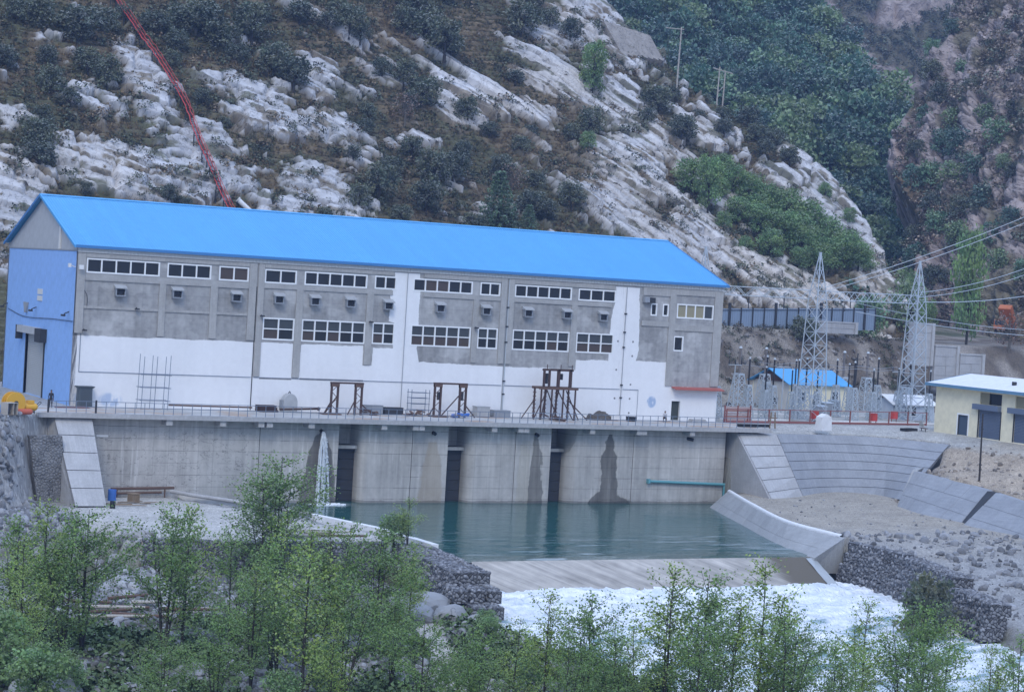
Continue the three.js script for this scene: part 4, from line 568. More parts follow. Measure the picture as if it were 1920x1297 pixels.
// ---------------------------------------------------------------- things on the deck
{ // three rusty lifting frames over the gates
  const trestle = (t, x0, x1, z, h, braceL, braceR) => {
    for (const [a, b] of [[x0, x0 + 0.75], [x1 - 0.75, x1]]) { for (const x of [a, b]) mesh('leg', bar([x, 0, z], [x, h - 0.18, z], 0.2, 0.24), M.rust, t); mesh('lacing', [...Array(4)].map((_, i) => bar([i % 2 ? a : b, 0.4 + i * 0.7, z], [i % 2 ? b : a, 1.1 + i * 0.7, z], 0.06)), M.rustBrown, t); }
    mesh('head_plate', box(x0 - 0.1, x0 + 0.85, h - 0.5, h - 0.18, z - 0.2, z + 0.2), M.rustBrown, t); mesh('head_plate', box(x1 - 0.85, x1 + 0.1, h - 0.5, h - 0.18, z - 0.2, z + 0.2), M.rustBrown, t);
    mesh('top_beam', box(x0 - 0.15, x1 + 0.15, h - 0.18, h, z - 0.16, z + 0.16), M.rust, t);
    for (const [a, b] of braceL) mesh('brace', bar([...a], [...b], 0.11), M.rust, t); for (const [a, b] of braceR) mesh('brace', bar([...a], [...b], 0.11), M.rust, t);
  };
  let t = thing('hoist_trestle', 'rusty two legged lifting frame on deck above the leftmost gate', 'steel frame');
  trestle(t, 28.0, 31.6, 3, 3.55, [[[27.1, 0.05, 3.4], [28.6, 1.9, 3]], [[27.5, 0.05, 2.4], [28, 1.4, 3]]], [[[29.9, 0.05, 3.3], [31, 1.9, 3]], [[32.9, 0.05, 3.5], [31.6, 1.2, 3]]]); mesh('foot', box(26.9, 29, 0.001, 0.12, 2.2, 3.8), M.rustBrown, t);
  t = thing('hoist_trestle', 'dark rusty lifting frame on deck above the middle gate', 'steel frame');
  trestle(t, 40.5, 44.4, 3, 3.85, [[[41.2, 0.05, 3.3], [43.6, 2.5, 3]]], [[[45.4, 0.05, 3.6], [44.4, 1.4, 3]], [[40.1, 0.05, 2.5], [40.6, 1.3, 3]]]); mesh('foot', box(40.2, 42.0, 0.001, 0.12, 2.2, 3.8), M.rustBrown, t); mesh('hoist', rod([41, 1.9, 2.9], [41, 2.8, 2.9], 0.16), M.dark, t); mesh('hoist', rod([44, 1.9, 2.9], [44, 2.9, 2.9], 0.16), M.dark, t);
  t = thing('hoist_tower', 'tall rusty two tier lifting tower with splayed legs on deck', 'steel tower');
  const Lx = [53.8, 55.2, 56.7, 58.3];
  for (const x of Lx) { mesh('leg', bar([x, 0, 2], [x, 3.5, 2], 0.17), M.rust, t); mesh('leg', bar([x, 0, 3.6], [x, 3.5, 3.6], 0.15), M.rust, t); for (let i = 0; i < 7; i++) mesh('rung', box(x - 0.16, x + 0.16, 0.3 + i * 0.45, 0.4 + i * 0.45, 1.9, 2.12), M.rustBrown, t); }
  mesh('platform', [box(53.5, 58.6, 3.5, 3.78, 1.8, 2.1), box(53.5, 58.6, 3.5, 3.78, 3.5, 3.75), ...[...Array(9)].map((_, i) => box(53.6 + i * 0.6, 53.72 + i * 0.6, 3.55, 3.72, 2.1, 3.5))], M.rustBrown, t);
  for (const x of [54.6, 55.3, 56.5, 58.1]) mesh('upper_post', bar([x, 3.78, 2.6], [x, 5.8, 2.6], x < 56 ? 0.22 : 0.3), M.rust, t);
  mesh('top_beam', [box(54.4, 58.4, 5.6, 5.85, 2.45, 2.75), ...[54.9, 56.7, 58.2].map(x => box(x, x + 0.07, 5.85, 6.35, 2.6, 2.67))], M.rust, t);
  for (const [a, b] of [[[51.9, 0.05, 2.6], [53.8, 2.2, 2]], [[60.2, 0.05, 3.4], [58.3, 2.2, 2]], [[54, 0.05, 3.4], [55.4, 3.4, 2]], [[55.5, 0.05, 3.4], [57.0, 3.4, 2]], [[58.2, 0.05, 3.5], [56.7, 3.4, 2.2]], [[57, 0.05, 2], [55.4, 3.4, 2]], [[53, 0.05, 3.5], [54.9, 3.4, 3]], [[59, 0.05, 3.4], [57.4, 3.4, 3]]]) mesh('brace', bar(a, b, 0.1), M.rust, t);
  mesh('hoist', rod([55.0, 4.1, 2.4], [55.0, 5.3, 2.4], 0.2), M.black, t); mesh('hoist', rod([57, 4.6, 2.4], [57, 5.3, 2.4], 0.18), M.black, t);
}
{ const t = thing('scaffold', 'tall thin steel scaffold standing against the white wall near the blue gable', 'scaffold');
  for (const z of [1.2, 2.7]) for (const x of [6.75, 8.15, 9.6]) mesh('standard', rod([x, 0, z], [x + 0.12, 5.8 - rnd() * 0.3, z], 0.035, 0.035, 5), M.railGrey, t);
  for (const y of [0.95, 2.3, 3.65]) { for (const z of [1.2, 2.7]) mesh('ledger', rod([6.6, y, z], [9.9, y - 0.02, z], 0.035, 0.035, 5), M.railGrey, t); for (const x of [6.78, 9.65]) mesh('transom', rod([x, y, 1.1], [x, y, 2.8], 0.035, 0.035, 5), M.railGrey, t); }
  const t2 = thing('scaffold', 'short steel scaffold between the left and middle lifting frames', 'scaffold');
  for (const z of [0.7, 1.7]) for (const x of [38.3, 40.5]) mesh('standard', rod([x, 0, z], [x, 2.9, z], 0.04, 0.04, 5), M.railGrey, t2);
  for (const y of [0.6, 1.3, 1.95, 2.55]) for (const z of [0.7, 1.7]) mesh('ledger', rod([38.2, y, z], [40.6, y, z], 0.035, 0.035, 5), M.railGrey, t2); }
{ const t = thing('guard_booth', 'dark grey steel booth with flared cap at the blue gable corner', 'booth');
  mesh('body', hexa([[0.55, 0, 0.1], [2.0, 0, 0.1], [2.0, 0, 1.2], [0.55, 0, 1.2], [0.62, 1.95, 0.1], [1.94, 1.95, 0.1], [1.94, 1.95, 1.2], [0.62, 1.95, 1.2]]), M.boothGrey, t);
  mesh('cap', hexa([[0.55, 1.95, 0.05], [2.0, 1.95, 0.05], [2.0, 1.95, 1.25], [0.55, 1.95, 1.25], [0.35, 2.15, -0.02], [2.2, 2.15, -0.02], [2.2, 2.15, 1.35], [0.35, 2.15, 1.35]]), M.boothGrey, t); mesh('door_panel', box(0.75, 1.8, 0.1, 1.85, 1.2, 1.225), mat(0.06, 0.075, 0.085, { roughness: 0.5 }), t); }
{ const s = new THREE.Shape(); s.moveTo(-0.75, 0); s.lineTo(0.75, 0); s.lineTo(0.75, 1.2); s.quadraticCurveTo(0.6, 1.85, 0.12, 1.95); s.lineTo(-0.12, 1.95); s.quadraticCurveTo(-0.6, 1.85, -0.75, 1.2);
  const t = thing('transformer_tank', 'grey round shouldered steel tank standing on the deck', 'tank', [23.9, 0, 0.6]); mesh('body', uvm(new THREE.ExtrudeGeometry(s, { depth: 0.9, bevelEnabled: true, bevelSize: 0.06, bevelThickness: 0.06, bevelSegments: 2 })), M.cladGrey, t); mesh('lifting_eye', tube([[-0.14, 1.95, 0.45], [0, 2.25, 0.45], [0.14, 1.95, 0.45]], 0.05, 10), M.dark, t); mesh('side_radiator', [0, 1, 2, 3].map(i => box(-0.98, -0.8, 0.3, 1.3, 0.08 + i * 0.22, 0.2 + i * 0.22)), M.steelGrey, t); }
{ const st = thing('beam_stack', 'stack of rusty steel beams lying on the deck beside the grey tank', 'steel beams'); for (let i = 0; i < 3; i++) for (let k = 0; k < 3; k++) mesh('beam', [box(20 + k * 0.1, 22.3 - i * 0.1, 0.001 + i * 0.25, 0.05 + i * 0.25, 1 + k * 0.4, 1.3 + k * 0.4), box(20 + k * 0.1, 22.3 - i * 0.1, 0.05 + i * 0.25, 0.18 + i * 0.25, 1.12 + k * 0.4, 1.18 + k * 0.4), box(20 + k * 0.1, 22.3 - i * 0.1, 0.18 + i * 0.25, 0.23 + i * 0.25, 1 + k * 0.4, 1.3 + k * 0.4)], M.rust, st);
  tag(mesh('long_pipe', [rod([22.4, 0.35, 2.2], [27, 0.5, 2.0], 0.12, 0.12, 8), uvm(new THREE.SphereGeometry(0.22, 10, 8).translate(27, 0.5, 2))], M.rust), 'long rusty pipe lying from the beam stack towards the left lifting frame', 'pipe');
  tag(mesh('long_pipe', [rod([10.2, 0.45, 1.3], [19.6, 0.4, 1.2], 0.09, 0.09, 8)], M.rustBrown), 'long thin brown pipe along the white wall foot beside the tall scaffold', 'pipe');
  const crate = (name, label, x0, x1, h, z0, z1, m) => { const t = thing(name, label, 'crate'); mesh('body', box(x0, x1, 0.06, h, z0, z1), m, t); mesh('skid', [box(x0 + 0.1, x0 + 0.25, 0.001, 0.06, z0, z1), box(x1 - 0.25, x1 - 0.1, 0.001, 0.06, z0, z1)], M.wood, t); const bn = []; for (let i = 0; i <= 3; i++) { const x = lerp(x0, x1 - 0.08, i / 3); bn.push(box(x, x + 0.08, 0.1, h - 0.04, z1, z1 + 0.03)); } mesh('batten', bn, m, t); mesh('lid', box(x0 - 0.03, x1 + 0.03, h, h + 0.06, z0 - 0.03, z1 + 0.05), m, t); };
  crate('equipment_crate', 'grey box crate just right of the left lifting frame', 32.9, 35.0, 0.95, 0.5, 1.4, M.steelGrey);
  crate('equipment_crate', 'long dark box crate left of the short scaffold', 35.2, 37.4, 0.75, 0.6, 1.6, M.dark);
  crate('equipment_crate', 'tall grey crate just right of the middle lifting frame', 46.6, 48.2, 1.15, 0.6, 1.8, M.cladGrey);
  crate('equipment_crate', 'low wide dark grey crate left of the tall lifting tower', 48.9, 51.0, 0.75, 0.5, 1.6, M.steelGrey);
  crate('equipment_crate', 'small white crate behind the railing, right of the dirt heap', 64.2, 65.3, 0.6, 1.4, 2.2, M.plastic);
  crate('equipment_crate', 'small black crate behind the railing, left of the seated man', 66.2, 67.2, 0.5, 2.2, 3.0, M.black);
  const sl = thing('concrete_slabs', 'flat pale slabs stacked on deck before the small dark door', 'slabs'); for (let i = 0; i < 3; i++) mesh('slab', box(75 + i * 0.1, 77.3 - i * 0.15, 0.002 + i * 0.15, 0.14 + i * 0.15, 2, 3), M.concPale, sl);
}
const ROCKG = [0, 1, 2, 3, 4].map(k => { const g = new THREE.IcosahedronGeometry(1, 3), p = g.attributes.position; for (let i = 0; i < p.count; i++) { const v = V3().fromBufferAttribute(p, i), n = v.clone(); let d = 0.75 + 0.5 * fbm(n.x * 1.3 + k * 7 + 9, n.y * 1.3 + n.z * 1.1 + 5, 3, 300 + k); for (let q = 0; q < 7; q++) { const a = hash(q, k, 3) * 6.28, b = hash(q, k, 4) * 2 - 1, c = Math.sqrt(1 - b * b), dt = n.x * Math.cos(a) * c + n.y * b + n.z * Math.sin(a) * c, l = 0.72 + 0.2 * hash(q, k, 5); if (dt * d > l) d = l / dt; } v.multiplyScalar(d); p.setXYZ(i, v.x, v.y * 0.78, v.z); } g.computeVertexNormals(); return uvm(g); });
for (const [t, pts] of gabStones) { const im = new THREE.InstancedMesh(new THREE.IcosahedronGeometry(1, 1), mat(0.27, 0.275, 0.29, { map: T.rock }), pts.length), d = new THREE.Object3D(), c = new THREE.Color(); pts.forEach((p, i) => { d.position.set(...p); d.rotation.set(rr(0, 6), rr(0, 6), rr(0, 6)); d.scale.set(rr(0.1, 0.24), rr(0.08, 0.16), rr(0.1, 0.22)); d.updateMatrix(); im.setMatrixAt(i, d.matrix); const k = rr(0.45, 1.35); im.setColorAt(i, c.setRGB(k, k, k)); }); im.name = 'gabion_stones'; im.userData.kind = 'stuff'; im.castShadow = im.receiveShadow = true; t.add(im); }
const soil = mat(0.17, 0.15, 0.125, { map: T.gravel, bumpMap: T.gravelBump, bumpScale: 0.1 });
{ const g = new THREE.SphereGeometry(1, 28, 12, 0, Math.PI * 2, 0, Math.PI / 2), p = g.attributes.position; for (let i = 0; i < p.count; i++) { const x = p.getX(i), y = p.getY(i), z = p.getZ(i), k = 1 + 0.7 * (fbm(x * 3 + 5, z * 3 + y * 2 + 5, 4, 303) - 0.5); p.setXYZ(i, x * 2.1 * k, y * 1.25 * k * k, z * 1.1 * k); } g.computeVertexNormals(); const o = mesh('dirt_heap', uvm(g), soil); o.position.set(62.9, 0, 1.6); o.scale.set(0.85, 0.6, 0.8); tag(o, 'heap of dark soil and rags on the deck right of the tall tower', 'dirt heap'); }
{ // clutter scattered along the deck
  const bits = [['steel plate scraps leaning below the left lifting frame', 33.0, 2.6, M.rust], ['blue and red rags under the middle lifting frame', 43.2, 4.0, M.blue], ['rusty scrap beside the short scaffold', 38.9, 2.6, M.rustBrown], ['rusty scrap under the tall lifting tower', 55.6, 4.4, M.rust]];
  for (const [l, x, z, m] of bits) { const t = thing('scrap_pile', l, 'scrap'); for (let i = 0; i < 9; i++) { const p = mesh('scrap_piece', hexa([[0, 0, 0], [0.9, 0, 0.1], [0.9, 0, 0.35], [0, 0, 0.3], [0.05, 0.1, 0], [0.85, 0.14, 0.1], [0.85, 0.12, 0.35], [0, 0.1, 0.3]]), i % 3 ? m : M.rustBrown, t); p.position.set(x + rr(-1.3, 1.0), 0.01 + i * 0.05, z + rr(-0.4, 0.4)); p.rotation.set(rr(0, 0.2), rr(0, 6), rr(0, 0.2)); p.scale.setScalar(rr(0.6, 1.3)); } } }

// ---------------------------------------------------------------- people
function figure(name, label, at, turn, bones, head, tint) {
  const S = 2.0, N = 56, mc = new MarchingCubes(N, new THREE.MeshBasicMaterial(), false, false, 60000), f = mc.field; let k = 0;
  for (let z = 0; z < N; z++) for (let y = 0; y < N; y++) for (let x = 0; x < N; x++) {
    const p = [(x - N / 2) / (N / 2) * S / 2, (y - N / 2) / (N / 2) * S / 2 + 0.92, (z - N / 2) / (N / 2) * S / 2]; let d = 9;
    for (const [a, b, r0, r1] of bones) { const ab = [b[0] - a[0], b[1] - a[1], b[2] - a[2]], ap = [p[0] - a[0], p[1] - a[1], p[2] - a[2]], t = clamp((ap[0] * ab[0] + ap[1] * ab[1] + ap[2] * ab[2]) / (ab[0] ** 2 + ab[1] ** 2 + ab[2] ** 2 || 1)), q = Math.hypot(ap[0] - ab[0] * t, ap[1] - ab[1] * t, ap[2] - ab[2] * t) - lerp(r0, r1, t), h = clamp(0.5 + 0.5 * (d - q) / 0.05); d = lerp(d, q, h) - 0.05 * h * (1 - h); }
    f[k++] = -d;
  }
  mc.isolation = 0; mc.update(); const c = mc.count, pos = new Float32Array(c * 3), nor = new Float32Array(c * 3), col = new Float32Array(c * 3);
  for (let i = 0; i < c; i++) { const x = mc.positionArray[i * 3] * S / 2, y = mc.positionArray[i * 3 + 1] * S / 2 + 0.92, z = mc.positionArray[i * 3 + 2] * S / 2; pos.set([x, y, z], i * 3); nor.set([mc.normalArray[i * 3], mc.normalArray[i * 3 + 1], mc.normalArray[i * 3 + 2]], i * 3); col.set(tint(x, y, z), i * 3); }
  const g = new THREE.BufferGeometry(); g.setAttribute('position', new THREE.BufferAttribute(pos, 3)); g.setAttribute('normal', new THREE.BufferAttribute(nor, 3)); g.setAttribute('color', new THREE.BufferAttribute(col, 3));
  const t = thing(name, label, 'person', at, turn); mesh('body', g, mat(1, 1, 1, { vertexColors: true }), t);
  mesh('hair', uvm(new THREE.SphereGeometry(0.108, 12, 8, 0, 6.3, 0, 1.7).scale(0.95, 1.1, 1.05).rotateX(-0.35).translate(head[0], head[1] + 0.02, head[2] - 0.012)), M.black, t); return t;
}
const fingers = (w, d) => [0, 1, 2, 3].map(i => [[w[0], w[1], w[2]], [w[0] + (i - 1.5) * 0.018, w[1] - 0.17 + Math.abs(i - 1.4) * 0.015, w[2] + d], 0.018, 0.012]);
figure('person', 'person in dark clothes standing at the deck left end, hands by the sides', [-2.8, 0, 2.8], -0.5, [
  [[0, 1.0, 0], [0, 1.38, 0], 0.13, 0.15], [[-0.16, 1.42, 0], [0.16, 1.42, 0], 0.06, 0.06], [[0, 1.42, 0], [0, 1.55, 0.01], 0.055, 0.05], [[0, 1.6, 0.01], [0, 1.68, 0.015], 0.08, 0.095],
  [[-0.09, 0.95, 0], [-0.11, 0.5, 0.02], 0.095, 0.06], [[-0.11, 0.5, 0.02], [-0.12, 0.08, 0], 0.06, 0.042], [[-0.12, 0.045, -0.03], [-0.14, 0.04, 0.16], 0.042, 0.035], [[0.09, 0.95, 0], [0.11, 0.5, 0.03], 0.095, 0.06], [[0.11, 0.5, 0.03], [0.12, 0.08, 0], 0.06, 0.042], [[0.12, 0.045, -0.03], [0.14, 0.04, 0.16], 0.042, 0.035],
  [[-0.2, 1.4, 0], [-0.25, 1.12, -0.01], 0.055, 0.042], [[-0.25, 1.12, -0.01], [-0.27, 0.86, 0.05], 0.042, 0.03], [[0.2, 1.4, 0], [0.25, 1.12, -0.01], 0.055, 0.042], [[0.25, 1.12, -0.01], [0.27, 0.86, 0.05], 0.042, 0.03], ...fingers([-0.27, 0.86, 0.05], 0.03), ...fingers([0.27, 0.86, 0.05], 0.03), [[-0.27, 0.85, 0.06], [-0.24, 0.78, 0.11], 0.016, 0.012], [[0.27, 0.85, 0.06], [0.24, 0.78, 0.11], 0.016, 0.012], [[0, 1.645, 0.1], [0, 1.62, 0.115], 0.014, 0.018]],
  [0, 1.68, 0.01], (x, y) => y > 1.52 || (y < 0.87 && Math.abs(x) > 0.22) ? [0.22, 0.13, 0.09] : y > 0.98 ? [0.03, 0.032, 0.04] : [0.035, 0.035, 0.045]);
{ figure('person', 'person with bare dark hair sitting by the small dark door, leaning forward', [71.6, 0, 2.3], -0.7, [
  [[0, 0.5, -0.1], [0, 0.9, 0.02], 0.14, 0.15], [[-0.16, 0.95, 0.05], [0.16, 0.95, 0.05], 0.06, 0.06], [[0, 0.95, 0.05], [0, 1.08, 0.1], 0.055, 0.05], [[0, 1.13, 0.12], [0, 1.2, 0.13], 0.08, 0.095],
  [[-0.1, 0.5, -0.08], [-0.13, 0.52, 0.36], 0.095, 0.065], [[-0.13, 0.52, 0.36], [-0.13, 0.08, 0.34], 0.06, 0.042], [[-0.13, 0.045, 0.31], [-0.14, 0.04, 0.5], 0.042, 0.035], [[0.1, 0.5, -0.08], [0.13, 0.52, 0.36], 0.095, 0.065], [[0.13, 0.52, 0.36], [0.13, 0.08, 0.34], 0.06, 0.042], [[0.13, 0.045, 0.31], [0.14, 0.04, 0.5], 0.042, 0.035],
  [[-0.2, 0.94, 0.05], [-0.24, 0.68, 0.14], 0.055, 0.042], [[-0.24, 0.68, 0.14], [-0.12, 0.62, 0.34], 0.042, 0.03], [[0.2, 0.94, 0.05], [0.24, 0.68, 0.14], 0.055, 0.042], [[0.24, 0.68, 0.14], [0.12, 0.62, 0.34], 0.042, 0.03], ...[-0.12, 0.12].flatMap(x => [0, 1, 2, 3].map(i => [[x, 0.62, 0.34], [x + (i - 1.5) * 0.02, 0.58, 0.47 - Math.abs(i - 1.4) * 0.015], 0.018, 0.012])), [[0, 1.165, 0.21], [0, 1.14, 0.225], 0.014, 0.018]],
  [0, 1.2, 0.12], (x, y, z) => y > 1.05 || (z > 0.33 && y > 0.54 && y < 0.66 && Math.abs(x) < 0.17) ? [0.22, 0.13, 0.09] : y > 0.62 ? [0.5, 0.5, 0.52] : [0.03, 0.03, 0.035]);
  const s = thing('stool', 'low dark stool under the seated person by the small door', 'stool', [71.6, 0, 2.3], -0.7); mesh('seat', box(-0.22, 0.22, 0.36, 0.41, -0.3, 0.12), M.wood, s); for (const x of [-0.18, 0.18]) for (const z of [-0.26, 0.08]) mesh('leg', bar([x, 0, z], [x, 0.36, z], 0.04), M.wood, s); }

// ---------------------------------------------------------------- left end: reel, compressor, crate, drums
{ const y0 = -0.02, t = thing('cable_reel', 'large yellow cable reel standing at the left bank edge', 'cable reel', [-8.9, y0, 11.6], 0.25);
  const disc = (z) => uvm(new THREE.CylinderGeometry(1.05, 1.05, 0.1, 30).rotateX(Math.PI / 2).translate(0, 1.05, z)); mesh('flange', disc(0.45), M.yellow, t); mesh('flange', disc(-0.45), M.yellow, t); mesh('drum', uvm(new THREE.CylinderGeometry(0.7, 0.7, 0.8, 24).rotateX(Math.PI / 2).translate(0, 1.05, 0)), mat(0.5, 0.28, 0.03), t); mesh('hub', rod([0, 1.05, 0.5], [0, 1.05, 0.58], 0.22, 0.22, 14), M.dark, t);
  const c = thing('air_compressor', 'yellow wheeled air compressor right of the cable reel', 'compressor', [-7.2, y0, 11.2], 0.2); mesh('tank', [uvm(new THREE.CapsuleGeometry(0.38, 0.9, 6, 14).rotateZ(Math.PI / 2).translate(0, 0.65, 0))], M.yellow, c); mesh('motor', box(-0.3, 0.35, 1.0, 1.3, -0.25, 0.25), M.yellow, c); mesh('handle', tube([[0.7, 0.7, 0.2], [1.1, 1.1, 0.2], [1.1, 1.1, -0.2], [0.7, 0.7, -0.2]], 0.035, 16), M.dark, c); for (const z of [-0.3, 0.3]) mesh('wheel', rod([-0.4, 0.22, z], [-0.4, 0.22, z + 0.1], 0.22, 0.22, 14), M.black, c); mesh('stand', bar([0.5, 0, 0], [0.5, 0.4, 0], 0.08), M.dark, c);
  const k = thing('wooden_crate', 'open pale wooden crate on the bank below the cable reel', 'crate', [-9.7, ground(-9.7, 13.2) + 0.02, 13.2], 0.5); mesh('side_board', [box(-0.65, 0.65, 0, 1.1, -0.5, -0.44), box(-0.65, -0.59, 0, 1.1, -0.44, 0.5), box(0.1, 0.16, 0, 1.1, -0.44, 0.5), box(0.59, 0.65, 0, 1.1, -0.44, 0.5), box(-0.65, 0.65, 1.1, 1.16, -0.5, 0.5)], M.woodPale, k); mesh('floor_board', box(-0.58, 0.58, 0, 0.05, -0.43, 0.5), M.wood, k);
  const d = thing('gas_cylinder', 'red gas cylinder lying beside the wooden crate', 'cylinder', [-7.9, ground(-7.9, 11.9) + 0.3, 11.9], 0.2); mesh('body', uvm(new THREE.CapsuleGeometry(0.28, 1.2, 6, 14).rotateZ(Math.PI / 2)), mat(0.5, 0.12, 0.07), d); mesh('valve', rod([0.88, 0, 0], [1.05, 0, 0], 0.07), M.dark, d);
  const b = thing('tarpaulin', 'blue tarpaulin bundle behind the wooden crate', 'tarpaulin', [-10.2, 0, 12.6]); mesh('bundle', ROCKG[1].clone().scale(0.8, 0.7, 0.6).translate(0, 0.35, 0), M.blue, b);
  const q = thing('ground_sheet', 'dark red brown sheet lying on the deck beside the standing person', 'sheet', [-1.2, 0.002, 2.5]); mesh('sheet', hexa([[-1, 0, -0.6], [2.2, 0, -0.5], [2.6, 0, 0.5], [-1.2, 0, 0.6], [-0.9, 0.1, -0.5], [2.1, 0.16, -0.4], [2.5, 0.05, 0.4], [-1.1, 0.08, 0.5]]), mat(0.16, 0.07, 0.06, { map: T.plain }), q); }
{ const drum = (label, x, z, m, h = 0.95, r = 0.33) => { const t = thing('drum', label, 'drum', [x, ground(x, z), z]); mesh('body', lathe([[0, 0], [r, 0], [r, 0.05], [r * 0.97, 0.06], [r * 0.97, h * 0.33], [r * 1.02, h * 0.34], [r * 0.97, h * 0.36], [r * 0.97, h * 0.66], [r * 1.02, h * 0.67], [r * 0.97, h * 0.69], [r, h], [r * 0.92, h], [r * 0.92, h - 0.04], [0, h - 0.04]], 20), m, t); };
  drum('bright blue plastic drum at the foot of the left concrete pier', 1.3, 11.8, M.blue, 1.1, 0.42); drum('small black drum left of the blue drum by the pier foot', -0.5, 17.9, M.black, 0.7, 0.27);
  const bx = thing('wooden_box', 'brown wooden box on the shelf right of the blue drum', 'box', [3.0, ground(3, 13.4), 13.4], 0.3); mesh('body', [box(-0.45, 0.45, 0.08, 0.85, -0.4, 0.4), ...[-0.4, 0, 0.32].map(x => box(x, x + 0.1, 0.05, 0.9, 0.4, 0.44))], M.wood, bx); mesh('lid', box(-0.5, 0.5, 0.85, 0.92, -0.45, 0.48), M.wood, bx);
  tag(mesh('rusty_pipe', [rod([2.0, -7.55, 9.1], [8.6, -7.42, 9.1], 0.14, 0.14, 8), rod([2.0, -7.98, 9.4], [7.2, -7.85, 9.4], 0.12, 0.12, 8), bar([2.6, -8.4, 9.2], [2.6, -7.6, 9.2], 0.12), bar([7.6, -8.4, 9.2], [7.6, -7.5, 9.2], 0.12)], M.rustBrown), 'pair of rusty brown pipes along the wall foot above the pale shelf', 'pipes');
  tag(mesh('white_pipe', tube([[8.2, -7.75, 9.4], [9.8, -7.85, 12], [11.4, -7.85, 15.2], [16.4, -7.85, 26.5]], 0.2, 24, 8), M.concPale), 'pale pipe lying on the shelf beside the pool kerb', 'pipe');
  const pl = thing('plank_pile', 'loose brown planks and scraps on the shelf below the blue drum', 'planks'); for (let i = 0; i < 9; i++) { const x = rr(-1, 5.5), z = rr(13.5, 16.5), p = mesh('plank', box(-1.4, 1.4, 0, 0.06, -0.1, 0.1), i % 3 ? M.wood : M.woodPale, pl); p.position.set(x, ground(x, z) + 0.05 + i * 0.012, z); p.rotation.y = rr(-0.5, 0.5); }
  const lg = thing('log_pile', 'weathered grey logs and planks lying on the pale shelf near the weir', 'logs'); for (let i = 0; i < 8; i++) { const p = mesh('log', rod([-2.4, 0, 0], [2.4, 0, 0], 0.13, 0.1, 7), i % 3 ? M.woodPale : M.rustBrown, lg); const x = 10.5 + rr(-2, 4.5), z = 38 + rr(-2.6, 2.6); p.position.set(x, -8.2 + (i % 2) * 0.12, z); p.rotation.y = rr(-0.3, 0.2); }
  const lg2 = thing('log_pile', 'pale brown driftwood logs on the stones among the left thicket', 'logs'); for (let i = 0; i < 11; i++) { const p = mesh('log', rod([-2.2, 0, 0], [2.2, 0, 0], 0.16, 0.11, 7), i % 2 ? M.woodPale : M.rustBrown, lg2); const x = -11 + rr(-3.5, 4), z = 58 + rr(-4, 4); p.position.set(x, ground(x, z) + 0.3 + (i % 3) * 0.2, z); p.rotation.y = rr(-0.5, 0.4); } }

